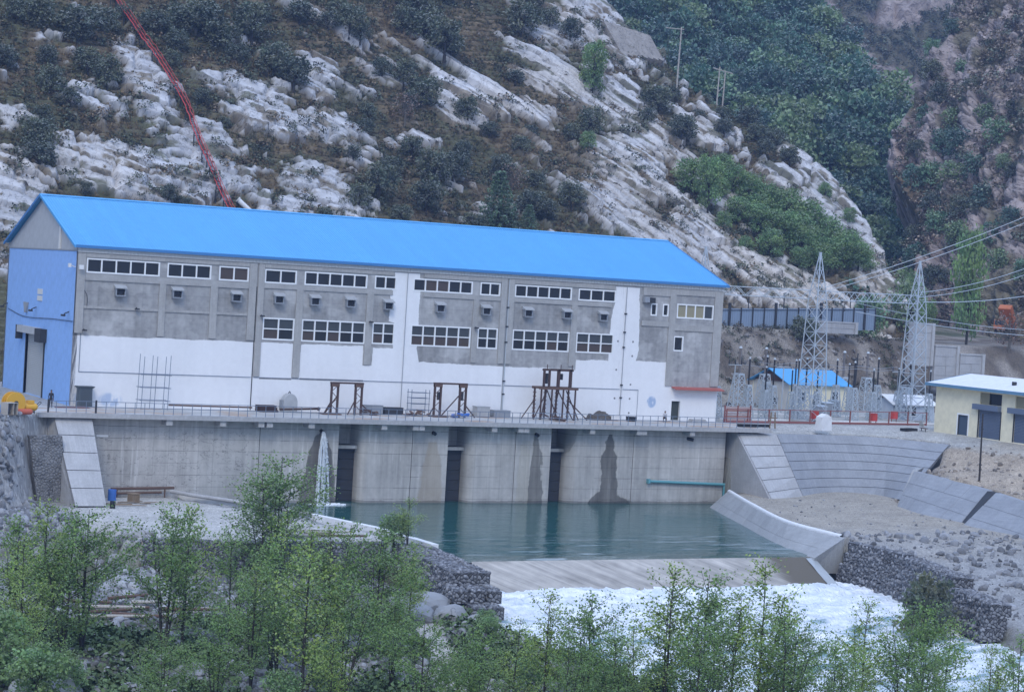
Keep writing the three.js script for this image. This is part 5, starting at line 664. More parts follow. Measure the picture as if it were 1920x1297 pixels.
// ---------------------------------------------------------------- switchyard
function lattice(half, H, n, r = 0.07) { // half(y) gives half width; returns legs and bracing
  const legs = [], br = [], P = (i, y) => { const h = half(y), s = [[-1, 1], [1, 1], [1, -1], [-1, -1]][i % 4]; return [s[0] * h, y, s[1] * h]; };
  for (let i = 0; i < 4; i++) legs.push(join([...Array(n)].map((_, k) => bar(P(i, H * k / n), P(i, H * (k + 1) / n), r * 1.8))));
  for (let k = 0; k < n; k++) for (let i = 0; i < 4; i++) { const y0 = H * k / n, y1 = H * (k + 1) / n; br.push(bar(P(i, y0), P(i + 1, y1), r), bar(P(i + 1, y0), P(i, y1), r)); if (half(y1) > 0.15) br.push(bar(P(i, y1), P(i + 1, y1), r)); }
  return [legs, join(br)];
}
{
  const tower = thing('lattice_tower', 'galvanised lattice tower rising behind the blue roofed hut, left of the pair', 'pylon', [96.6, 0, -2.6], 0.15);
  const hw = y => y < 15.6 ? lerp(1.4, 0.85, y / 15.6) : lerp(0.85, 0.07, (y - 15.6) / 5.8), [lg, br] = lattice(hw, 21.4, 13, 0.055);
  lg.forEach(g => mesh('leg', g, M.galv, tower)); mesh('bracing', br, M.galv, tower); mesh('peak_plate', box(-0.12, 0.12, 21.3, 21.7, -0.12, 0.12), M.galv, tower); for (const s of [-1, 1]) mesh('footing', box(s * 1.4 - 0.4, s * 1.4 + 0.4, -0.1, 0.25, -1.8, 1.8), M.concPale, tower);
  copyOf(tower, 'galvanised lattice tower nearest the yellow building, right of the pair', [117.2, 0, -8], 0.15); copyOf(tower, 'tip of a lattice tower showing behind the right end of the blue roof', [86.9, 0, -14.2], 0.15);
  const girder = (name, label, a, b) => { const t = thing(name, label, 'girder'); a = V3(...a); b = V3(...b); const n = Math.round(a.distanceTo(b) / 1.25), d = b.clone().sub(a), sx = V3(-d.z, 0, d.x).normalize().multiplyScalar(0.45), P = (k, s, y) => a.clone().addScaledVector(d, k / n).addScaledVector(sx, s).add(V3(0, y, 0)).toArray();
    for (const s of [-1, 1]) for (const y of [0, 1.1]) mesh('chord', bar(P(0, s, y), P(n, s, y), 0.08), M.galv, t); const l = []; for (let k = 0; k < n; k++) for (const s of [-1, 1]) { l.push(bar(P(k, s, k % 2 ? 1.1 : 0), P(k + 1, s, k % 2 ? 0 : 1.1), 0.055)); } for (let k = 0; k <= n; k++) l.push(bar(P(k, -1, 1.1), P(k, 1, 1.1), 0.06)); mesh('lacing', l, M.galv, t);
    for (const k of [0.25, 0.5, 0.75]) { const p = P(n * k, 0, 0); mesh('hanging_insulator', [...Array(7)].map((_, i) => rod([p[0], -0.3 - i * 0.18 + p[1], p[2]], [p[0], -0.2 - i * 0.18 + p[1], p[2]], 0.13, 0.05, 8)), M.dark, t); } };
  girder('lattice_girder', 'lattice girder joining the two galvanised towers', [97.4, 15.7, -3], [116.4, 15.9, -7.6]); girder('lattice_girder', 'lattice girder running from the left tower behind the blue roof', [87.5, 15.6, -13.6], [95.8, 15.7, -3.2]);
  // equipment stands: lattice pedestal, insulator column, cap
  const stand = (name, label, cat, pos, ph, ih, ir, m, w, gr) => { const t = thing(name, label, cat, pos, rr(-0.2, 0.2), gr), [lg, br] = lattice(y => lerp(w, w * 0.5, y / ph), ph, 5, 0.06); mesh('pedestal', [...lg, br], M.galv, t); mesh('base_box', box(-w * 0.55, w * 0.55, ph, ph + 0.25, -w * 0.55, w * 0.55), M.galv, t); const o = [[0, ph + 0.25]], n = Math.round(ih / 0.17); for (let i = 0; i < n; i++) o.push([ir * 0.6, ph + 0.25 + ih * i / n], [ir, ph + 0.25 + ih * (i + 0.35) / n], [ir * 0.6, ph + 0.25 + ih * (i + 0.6) / n]); o.push([0, ph + 0.25 + ih]); mesh('insulator', lathe(o, 12), m, t); mesh('cap', rod([0, ph + 0.25 + ih, 0], [0, ph + 0.5 + ih, 0], ir * 1.1, ir * 0.6, 10), M.galv, t); return t; };
  const ceramic = mat(0.2, 0.18, 0.17, { roughness: 0.35 });
  const a = stand('instrument_transformer', 'tall thick grey insulator on lattice stand, nearest the powerhouse corner', 'insulator', [102.2, 0, -27], 4.6, 3.5, 0.24, ceramic, 1.0, 'thick grey insulators on lattice stands');
  [['tall thick grey insulator on lattice stand left of the blue roofed hut', 107.7, -28.6], ['tall thick grey insulator on lattice stand at right corner of the blue hut', 121, -28], ['tall thick grey insulator on lattice stand left of the right lattice tower', 126.4, -29.5]].forEach(([l, x, z]) => copyOf(a, l, [x, 0, z], rr(-0.2, 0.2)));
  const b = stand('isolator_post', 'black insulator post on lattice stand, leftmost of the black row', 'insulator', [89.6, 0, -6.6], 4.1, 3.3, 0.15, M.black, 0.62, 'black insulator posts in the switchyard');
  [[92.6, -7.1, 0.86], [94.0, -7.4, 1], [96.5, -6.8, 0.84], [97.7, -7.1, 1], [100.3, -8.9, 1.02], [102.6, -9.5, 0.84], [107.6, -8.2, 1], [111.5, -9.1, 0.88], [112.8, -10.7, 0.86], [115, -12.6, 1.06], [118.1, -12, 0.9], [117.7, -10.6, 1.08], [120.6, -8.4, 0.9]].sort((p, q) => azim(p[0], p[1]) - azim(q[0], q[1])).forEach(([x, z, s], i) => copyOf(b, 'black insulator post on lattice stand, ' + ORD[i + 1] + ' in the black row', [x, 0, z], rr(-0.2, 0.2), s));
  [[86.5, -9, 0.9], [99, -16, 1], [104.5, -17, 0.95], [109.5, -14.5, 1], [113.5, -17, 0.92], [122.5, -15, 1]].sort((p, q) => azim(p[0], p[1]) - azim(q[0], q[1])).forEach(([x, z, s], i) => copyOf(b, 'black insulator post standing in the rear row of the switchyard, ' + ORD[i], [x, 0, z], rr(-0.2, 0.2), s));
  [[90, -18], [98, -22], [105, -20.5], [112, -21], [124.5, -20]].forEach(([x, z], i) => { const t = thing('bus_support', 'slim grey bus support mast among the insulators, ' + ORD[i], 'mast', [x, 0, z]); mesh('mast', rod([0, 0, 0], [0, 6.4, 0], 0.1, 0.07), M.galv, t); mesh('crossarm', bar([-1.1, 6.2, 0], [1.1, 6.2, 0], 0.1), M.galv, t); for (const q of [-1, 0, 1]) mesh('pin_insulator', rod([q, 6.25, 0], [q, 6.9, 0], 0.1, 0.06), M.dark, t); });
  [[-7.2, 6.9, 89, 119], [-9.6, 7.2, 93, 121]].forEach(([z, y, x0, x1], i) => tag(mesh('bus_wire', tube([...Array(11)].map((_, k) => [lerp(x0, x1, k / 10), y - 0.25 * Math.abs(Math.sin(k * 1.57)), z]), 0.03, 50, 4), M.steelGrey), i ? 'rear overhead bus wire along the black insulator posts' : 'front overhead bus wire along the black insulator posts', 'wire'));
  // breaker cabinets and grey boxes low among the stands
  [['grey breaker cabinet under the black posts, beside the red box', 98.8, -3.4], ['grey breaker cabinet right of the blue roofed hut', 110.5, -16], ['grey breaker cabinet near the white hut', 105.5, -11]].forEach(([l, x, z]) => { const t = thing('breaker_cabinet', l, 'cabinet', [x, 0, z]); mesh('body', box(-0.7, 0.7, 0.4, 2.0, -0.4, 0.4), M.galv, t); mesh('roof', hexa([[-0.8, 2, -0.5], [0.8, 2, -0.5], [0.8, 2, 0.5], [-0.8, 2, 0.5], [-0.8, 2.2, -0.5], [0.8, 2.2, -0.5], [0.8, 2.08, 0.5], [-0.8, 2.08, 0.5]]), M.galv, t); mesh('door', box(-0.6, 0.6, 0.5, 1.9, 0.4, 0.43), M.steelGrey, t); mesh('foot', [bar([-0.6, 0, 0], [-0.6, 0.4, 0], 0.1), bar([0.6, 0, 0], [0.6, 0.4, 0], 0.1)], M.galv, t); });
  // kerbs
  for (const [l, z, x0, x1] of [['white concrete kerb across the front of the switchyard', -4.6, 84, 121], ['white concrete kerb behind the black insulator posts', -15, 92, 118]]) tag(mesh('yard_kerb', box(x0, x1, 0.002, 0.2, z - 0.15, z + 0.15), M.white), l, 'kerb');
  // fence of red posts and rails
  const f = thing('red_fence', 'rusty red post and rail fence along the switchyard front', 'fence'); const fx = [...Array(11)].map((_, i) => 81.2 + i * 3.4), fz = x => lerp(1.2, -2.2, (x - 81) / 34);
  fx.forEach((x, i) => mesh('post', bar([x, 0, fz(x)], [x, 1.75, fz(x)], 0.13), M.redFence, f)); for (const y of [0.15, 1.68]) mesh('rail', bar([fx[0], y, fz(fx[0])], [fx[10], y, fz(fx[10])], y < 1 ? 0.24 : 0.08), M.redFence, f);
  const gt = thing('red_gate', 'reddish panel gate beside the powerhouse corner', 'gate'); for (const x of [81.3, 83.2, 85.1]) mesh('post', bar([x, 0, 0.6], [x, 2.1, 0.6], 0.14), M.redFence, gt); for (let i = 0; i < 2; i++) for (let k = 0; k < 5; k++) mesh('board', box(81.4 + i * 1.9, 83.1 + i * 1.9, 0.25 + k * 0.36, 0.52 + k * 0.36, 0.55, 0.62), k % 2 ? mat(0.34, 0.2, 0.17) : mat(0.42, 0.33, 0.31), gt);
  for (const [l, x, z] of [['red fire box behind the red fence, left one', 97.5, -2.8], ['red fire box on the fence line, middle one', 106.2, -1.9], ['red fire box before the white hut', 113.5, -6.8]]) { const t = thing('fire_box', l, 'fire box', [x, 0, z]); mesh('body', box(-0.38, 0.38, 0.45, 1.45, -0.3, 0.3), M.red, t); mesh('door', box(-0.31, 0.31, 0.52, 1.38, 0.3, 0.33), M.red, t); mesh('leg', [bar([-0.4, 0, 0], [-0.4, 0.45, 0], 0.08), bar([0.4, 0, 0], [0.4, 0.45, 0], 0.08)], M.redFence, t); }
  const mk = thing('marker_block', 'white painted concrete marker with pointed top on the road edge', 'marker', [91.6, -0.2, 6.9], 0.1); mesh('block', hexa([[-0.85, 0, -0.6], [0.85, 0, -0.6], [0.85, 0, 0.6], [-0.85, 0, 0.6], [-0.78, 1.6, -0.55], [0.78, 1.6, -0.55], [0.78, 1.6, 0.55], [-0.78, 1.6, 0.55]]), M.white, mk); mesh('pointed_top', hexa([[-0.8, 1.6, -0.57], [0.8, 1.6, -0.57], [0.8, 1.6, 0.57], [-0.8, 1.6, 0.57], [-0.05, 2.0, -0.5], [0.05, 2.0, -0.5], [0.05, 2.0, 0.5], [-0.05, 2.0, 0.5]]), M.white, mk);
  const bm = thing('black_beam', 'black steel beam lying on the deck end near the pier', 'steel beam'); for (const dz of [0, 0.3]) mesh('beam', [box(78.6, 83.0, 0.05, 0.1, 7.2 + dz, 7.45 + dz), box(78.6, 83.0, 0.1, 0.32, 7.3 + dz, 7.36 + dz), box(78.6, 83, 0.32, 0.37, 7.2 + dz, 7.45 + dz)], M.black, bm);
  const ps = thing('timber_post', 'short tan timber trestle at the deck end', 'trestle', [84.5, -0.2, 6.2]); for (const x of [-0.4, 0.4]) mesh('post', bar([x, 0, 0], [x * 0.7, 2.0, 0], 0.13), M.wood, ps); mesh('crossbar', bar([-0.6, 1.3, 0], [0.6, 1.3, 0], 0.12), M.wood, ps);
  const dp = thing('distribution_pole', 'small dark power pole with two crossarms behind the blue roofed hut', 'power pole', [127, 1.2, -33]); mesh('pole', rod([0, 0, 0], [0.3, 7.0, 0], 0.13, 0.09), M.dark, dp); for (const y of [5.2, 6.1]) { mesh('crossarm', bar([-0.9, y, 0], [1.4, y, 0], 0.1), M.dark, dp); mesh('pin_insulator', [-0.8, 0, 1.3].map(x => rod([x, y, 0], [x, y + 0.3, 0], 0.07)), M.dark, dp); }
}
function gableHouse(t, x0, x1, z0, z1, eave, ridge, over, wall, roof, under) { // ridge along x
  const zm = (z0 + z1) / 2; mesh('wall', box(x0, x1, 0, eave, z1 - 0.25, z1), wall, t); mesh('wall', box(x0, x1, 0, eave, z0, z0 + 0.25), wall, t);
  for (const x of [x0, x1 - 0.25]) { const s = new THREE.Shape([[-z1 + 0.251, 0], [-z0 - 0.251, 0], [-z0 - 0.251, eave], [-zm, ridge - 0.3], [-z1 + 0.251, eave]].map(p => new THREE.Vector2(...p))); mesh('gable', uvm(new THREE.ExtrudeGeometry(s, { depth: 0.25, bevelEnabled: false }).rotateY(Math.PI / 2).translate(x, 0, 0)), under || wall, t); }
  const k = (ridge - eave) / ((z1 - z0) / 2); for (const [ze, s] of [[z1 + over, 1], [z0 - over, -1]]) { const ye = eave - k * over + 0.12; mesh('roof_slope', hexa([[x0 - over, ye, ze], [x1 + over, ye, ze], [x1 + over, ridge + 0.02, zm], [x0 - over, ridge + 0.02, zm], [x0 - over, ye + 0.1, ze], [x1 + over, ye + 0.1, ze], [x1 + over, ridge + 0.14, zm], [x0 - over, ridge + 0.14, zm]]), roof, t); }
}
{ const t = thing('blue_roof_hut', 'small cream hut with bright blue pitched roof in the switchyard', 'hut', [0, 0.02, 0]); gableHouse(t, 109.5, 119.4, -34, -25, 3.7, 5.5, 0.6, M.cream, M.roofBlue, mat(0.62, 0.6, 0.55, { map: T.plain }));
  mesh('gable_board', hexa([[109.35, 3.9, -33.4], [109.45, 3.9, -33.4], [109.45, 3.9, -25.6], [109.35, 3.9, -25.6], [109.35, 5.3, -29.7], [109.45, 5.3, -29.7], [109.45, 5.3, -29.3], [109.35, 5.3, -29.3]]), mat(0.1, 0.045, 0.035), t);
  for (const [x0, x1, y0, y1] of [[111.2, 112.2, 1.2, 2.6], [116.9, 117.9, 1.4, 2.8], [113.6, 114.6, 0, 2.2]]) { const w = part(y0 ? 'window' : 'door', t); mesh('frame', [box(x0 - 0.1, x1 + 0.1, y1, y1 + 0.1, -25, -24.9), box(x0 - 0.1, x0, y0, y1, -25, -24.9), box(x1, x1 + 0.1, y0, y1, -25, -24.9)], M.frame, w); mesh('pane', box(x0, x1, y0, y1, -24.99, -24.95), M.glass, w); } { const w = part('window', t); mesh('pane', box(109.44, 109.49, 0.6, 1.6, -29.5, -27.6), M.glassGrey, w); mesh('sill', box(109.3, 109.49, 0.5, 0.6, -29.6, -27.5), M.frame, w); }
  const u = thing('white_hut', 'small white hut with pale roof beside the yellow building', 'hut', [0, -0.1, 0]); gableHouse(u, 117.5, 124.6, -16.5, -12, 2.2, 3.3, 0.45, mat(0.55, 0.6, 0.66, { map: T.plain }), M.white);
  const w1 = part('window', u); mesh('pane', box(119.5, 121.4, 0.7, 2.0, -11.99, -11.95), M.glass, w1); mesh('frame', [box(119.4, 121.5, 0.6, 0.7, -12, -11.9), box(119.4, 121.5, 2.0, 2.08, -12, -11.9), box(120.4, 120.5, 0.7, 2, -11.95, -11.9)], M.frame, w1); const d1 = part('door', u); mesh('leaf', box(122.9, 123.6, 0.1, 1.95, -11.99, -11.95), mat(0.04, 0.07, 0.05), d1); mesh('frame', [box(122.8, 122.9, 0.1, 2.05, -12, -11.92), box(123.6, 123.7, 0.1, 2.05, -12, -11.92)], M.frame, d1); }
{ // yellow building with shutters: long side faces the powerhouse (normal -x)
  const t = thing('yellow_building', 'pale yellow building with dark roller shutters and white hipped roof', 'building'), X = 108.5, z0 = 7.3, z1 = 31;
  const sh = new THREE.Shape([[z0, -0.6], [z1, -0.6], [z1, 5.7], [z0, 5.7]].map(p => new THREE.Vector2(...p))); const hole = (a, b, c, d) => sh.holes.push(new THREE.Path([[a, c], [a, d], [b, d], [b, c]].map(p => new THREE.Vector2(...p))));
  hole(11.76, 13.55, 0.02, 2.5); for (const a of [15.5, 21.75]) { hole(a, a + 3.9, 0.02, 3.5); hole(a, a + 3.9, 4.12, 5.52); }
  mesh('front_wall', uvm(new THREE.ExtrudeGeometry(sh, { depth: 0.3, bevelEnabled: false }).rotateY(-Math.PI / 2)).translate(X + 0.3, 0, 0), M.cream, t);
  mesh('side_wall', box(X + 0.301, X + 11, -0.6, 5.7, z0, z0 + 0.3), M.cream, t); mesh('side_wall', box(X + 0.301, X + 11, -0.6, 5.7, z1 - 0.3, z1), M.cream, t); mesh('rear_wall', box(X + 10.7, X + 11, -0.6, 5.7, z0 + 0.301, z1 - 0.301), M.cream, t);
  const xr = 114.8, yr = 7.3, e = 5.95, xa = X - 0.9, xb = 121.2, za = z0 - 1.1, zb = z1 + 1; for (const [p, q] of [[xa, xr], [xb, xr]]) mesh('roof_slope', hexa([[p, e, za], [q, yr, za], [q, yr, zb], [p, e, zb], [p, e + 0.1, za], [q, yr + 0.1, za], [q, yr + 0.1, zb], [p, e + 0.1, zb]]), M.white, t);
  mesh('fascia', box(xa - 0.08, xa, e - 0.22, e + 0.16, za, zb), mat(0.12, 0.25, 0.37, { roughness: 0.5 }), t); mesh('fascia', hexa([[xa, e - 0.22, za - 0.06], [xr, yr - 0.22, za - 0.06], [xr, yr - 0.22, za], [xa, e - 0.22, za], [xa, e + 0.14, za - 0.06], [xr, yr + 0.14, za - 0.06], [xr, yr + 0.14, za], [xa, e + 0.14, za]]), mat(0.12, 0.25, 0.37), t); mesh('soffit', box(xa + 0.02, X + 0.3, e - 0.22, e - 0.12, za, zb), M.cream, t);
  const dr = part('door', t); mesh('leaf', box(X + 0.1, X + 0.16, 0.02, 2.45, 11.85, 13.46), mat(0.06, 0.085, 0.12), dr); mesh('frame', [box(X - 0.03, X + 0.2, 0.02, 2.5, 11.76, 11.85), box(X - 0.03, X + 0.2, 0.02, 2.5, 13.46, 13.55), box(X - 0.03, X + 0.2, 2.41, 2.5, 11.86, 13.45)], M.dark, dr); mesh('surround', [box(X - 0.05, X, 0.02, 2.7, 11.55, 11.75), box(X - 0.05, X, 0.02, 2.7, 13.56, 13.76), box(X - 0.05, X, 2.51, 2.7, 11.751, 13.559)], M.frame, dr);
  for (const a of [15.5, 21.75]) { const s = part('roller_shutter', t); const sl = []; for (let i = 0; i < 20; i++) sl.push(hexa([[X + 0.1, i * 0.175 + 0.01, a], [X + 0.14, i * 0.175 + 0.01, a], [X + 0.14, i * 0.175 + 0.01, a + 3.9], [X + 0.1, i * 0.175 + 0.01, a + 3.9], [X + 0.07, i * 0.175 + 0.17, a], [X + 0.14, i * 0.175 + 0.17, a], [X + 0.14, i * 0.175 + 0.17, a + 3.9], [X + 0.07, i * 0.175 + 0.17, a + 3.9]])); mesh('curtain', sl, M.shutter, s); mesh('hood', box(X - 0.6, X, 3.45, 4.1, a - 0.7, a + 3.9), M.shutter, s); for (const z of [a - 0.1, a + 3.9]) mesh('guide', box(X - 0.08, X + 0.05, 0.02, 3.45, z, z + 0.1), M.dark, s);
    const w = part('window', t); mesh('pane', box(X + 0.16, X + 0.2, 4.14, 5.5, a + 0.02, a + 1.6), M.glassPale, w); mesh('pane', box(X + 0.22, X + 0.26, 4.14, 5.5, a + 1.66, a + 3.88), M.glass, w); mesh('frame', [box(X + 0.1, X + 0.2, 4.13, 5.5, a + 1.6, a + 1.66)], M.dark, w); }
  mesh('roof_vent', rod([111, 6.55, 18.6], [111, 7.1, 18.6], 0.3, 0.3, 10), M.dark, t);
  const be = thing('bench', 'dark bench against the left end of the yellow building', 'bench', [106.6, -0.05, 7.6], 1.2); mesh('seat', box(-0.9, 0.9, 0.4, 0.48, -0.25, 0.25), M.rustBrown, be); mesh('backrest', box(-0.9, 0.9, 0.65, 1.1, -0.3, -0.24), M.woodPale, be); for (const x of [-0.8, 0.8]) mesh('leg', bar([x, 0, 0], [x, 0.4, 0], 0.08), M.dark, be);
  const tr = thing('mixing_trough', 'flat black trough on the road before the yellow building', 'trough', [104.6, -0.05, 7.2], 0.3); mesh('tray', [box(-1.2, 1.2, 0.02, 0.08, -0.5, 0.5), box(-1.2, 1.2, 0.08, 0.35, 0.45, 0.5), box(-1.2, 1.2, 0.08, 0.35, -0.5, -0.45), box(-1.2, -1.15, 0.08, 0.35, -0.44, 0.44), box(1.15, 1.2, 0.08, 0.35, -0.44, 0.44)], M.black, tr);
  const pp = thing('wooden_pole', 'dark wooden pole standing before the roller shutters on the dirt mound', 'pole', [93.5, ground(93.5, 33.3) - 0.2, 33.3]); mesh('shaft', rod([0, 0, 0], [-0.12, 7.7, 0], 0.12, 0.08, 8), M.bark, pp); mesh('step_band', [rod([0, 2, 0], [0, 2.1, 0], 0.18, 0.18), rod([-0.05, 6, 0], [-0.05, 6.1, 0], 0.16, 0.16)], M.dark, pp);
  const sg = thing('broken_pipe', 'broken white pipe piece lying on the dirt mound by the pole', 'pipe', [91.6, ground(91.6, 32.5) + 0.3, 32.5], 0.4); mesh('shell', uvm(new THREE.CylinderGeometry(0.45, 0.45, 2.6, 14, 1, true, 0, 4).rotateZ(1.2)), mat(0.7, 0.68, 0.66, { side: THREE.DoubleSide }), sg); mesh('torn_edge', uvm(new THREE.CylinderGeometry(0.47, 0.47, 0.3, 14, 1, true, 0, 4).rotateZ(1.2).translate(1.1, 0.45, 0)), M.white, sg); }

// ---------------------------------------------------------------- upper terrace behind the switchyard
{ const f = thing('sheet_fence', 'blue grey corrugated sheet fence on dark posts above the cut bank', 'fence'); const px = i => 108 + i * 2.1, py = i => 11.3 + i * 0.1; for (let i = 0; i < 15; i++) { const w = []; for (let k = 0; k < 10; k++) w.push(box(px(i) + k * 0.21, px(i) + k * 0.21 + 0.21, py(i) - 1.2, py(i) + 2.2, -45.1 + (k % 2) * 0.05, -45.05 + (k % 2) * 0.05)); mesh('sheet', w, M.fenceSheet, f); }
  for (let i = 0; i <= 15; i++) mesh('post', bar([px(i), py(i) - 1.2, -44.95], [px(i), py(i) + (i % 4 === 2 ? 3.0 : 2.3), -44.95], i % 4 === 2 ? 0.34 : 0.16), M.dark, f); mesh('rail', [bar([px(0), py(0) + 1.9, -44.98], [px(15), py(15) + 1.9, -44.98], 0.09)], M.dark, f);
  for (const [l, i, h] of [['thin dark lamp pole behind the sheet fence, leftmost of four', 1.5, 5.4], ['thin dark lamp pole behind the sheet fence, second from the left', 4.1, 5.2], ['thin dark lamp pole behind the sheet fence, third from the left', 7.2, 5.4], ['thin dark lamp pole behind the sheet fence, rightmost of four', 13.2, 5]]) { const t = thing('lamp_pole', l, 'lamp pole', [px(i), py(i) - 1, -46.5]); mesh('pole', rod([0, 0, 0], [0, h, 0], 0.1, 0.07), M.dark, t); mesh('lamp_arm', bar([0, h, 0], [0.5, h + 0.2, 0], 0.07), M.dark, t); }
  const sh = thing('site_shed', 'low shed with pale sheet roof behind the sheet fence', 'shed', [131, 12.2, -49]); mesh('wall', box(-4, 6, -1, 1.6, -2, 2), M.steelGrey, sh); mesh('roof', hexa([[-4.6, 1.6, -2.4], [6.6, 2.0, -2.4], [6.6, 1.9, 2.5], [-4.6, 1.5, 2.5], [-4.6, 1.72, -2.4], [6.6, 2.12, -2.4], [6.6, 2.02, 2.5], [-4.6, 1.62, 2.5]]), M.white, sh);
  const wall = (label, x0, x1, y0, y1, z, tilt = 0) => { const t = thing('block_wall', label, 'retaining wall'); const n = Math.round((x1 - x0) / 2.1), r = Math.max(2, Math.round((y1 - y0) / 1.3)); for (let j = 0; j < r; j++) for (let i = 0; i < n; i++) { const a = lerp(x0, x1, i / n), b = lerp(x0, x1, (i + 1) / n) - 0.03; mesh('block', box(a, b, lerp(y0, y1, j / r), lerp(y0, y1, (j + 1) / r) - 0.03, z - 1, z + (hash(i, j, 5) - 0.5) * 0.08), M.conc, t); } mesh('coping', box(x0 - 0.1, x1 + 0.1, y1, y1 + 0.2, z - 1.05, z + 0.12), M.concPale, t); mesh('pillar', box(x1 - 0.25, x1 + 0.25, y0, y1 + 0.25, z - 0.2, z + 0.22), M.concPale, t); };
  wall('tall grey block retaining wall behind the right lattice tower', 136.8, 140.6, 6.8, 13.0, -32.4); wall('grey block retaining wall right of the tall block wall', 141, 145.3, 4.0, 9.8, -32); wall('lowest grey block retaining wall at the right, ending the stepped row', 145.6, 150, 3.5, 8.7, -31.6); wall('low grey parapet wall along the upper terrace edge', 124, 133.2, 10.8, 12.4, -41.5);
  const y = ground(194.5, -77), tr = thing('tipper_truck', 'orange tipper truck with raised bed on the upper terrace', 'truck', [194.5, Math.max(y, 11.6), -77], 0.45); mesh('chassis', box(-2.4, 2.4, 0.7, 1.0, -0.5, 0.5), M.rust, tr); mesh('cab', hexa([[-2.5, 0.9, -1.1], [-0.9, 0.9, -1.1], [-0.9, 0.9, 1.1], [-2.5, 0.9, 1.1], [-2.3, 2.7, -1.05], [-0.9, 2.7, -1.05], [-0.9, 2.7, 1.05], [-2.3, 2.7, 1.05]]), M.orange, tr); mesh('windscreen', hexa([[-2.52, 1.7, -0.9], [-2.42, 1.7, -0.9], [-2.42, 1.7, 0.9], [-2.52, 1.7, 0.9], [-2.4, 2.5, -0.9], [-2.3, 2.5, -0.9], [-2.3, 2.5, 0.9], [-2.4, 2.5, 0.9]]), M.glass, tr);
  const bed = part('tipper_bed', tr); mesh('floor', bar([2.2, 1.0, 0], [-0.6, 4.6, 0], 0.2, 2.3), M.orange, bed); for (const s of [-1.15, 1.15]) mesh('side_panel', hexa([[2.2, 1.0, s - 0.05], [-0.6, 4.6, s - 0.05], [-0.6, 4.6, s + 0.05], [2.2, 1.0, s + 0.05], [3.0, 1.7, s - 0.05], [0.2, 5.3, s - 0.05], [0.2, 5.3, s + 0.05], [3.0, 1.7, s + 0.05]]), M.orange, bed); mesh('head_board', bar([-0.6, 4.6, 0], [0.2, 5.3, 0], 0.12, 2.3), M.orange, bed); for (const x of [-1.7, 1.0, 2.0]) for (const z of [-1, 0.75]) mesh('wheel', rod([x, 0.5, z], [x, 0.5, z + 0.3], 0.5, 0.5, 14), M.black, tr); }

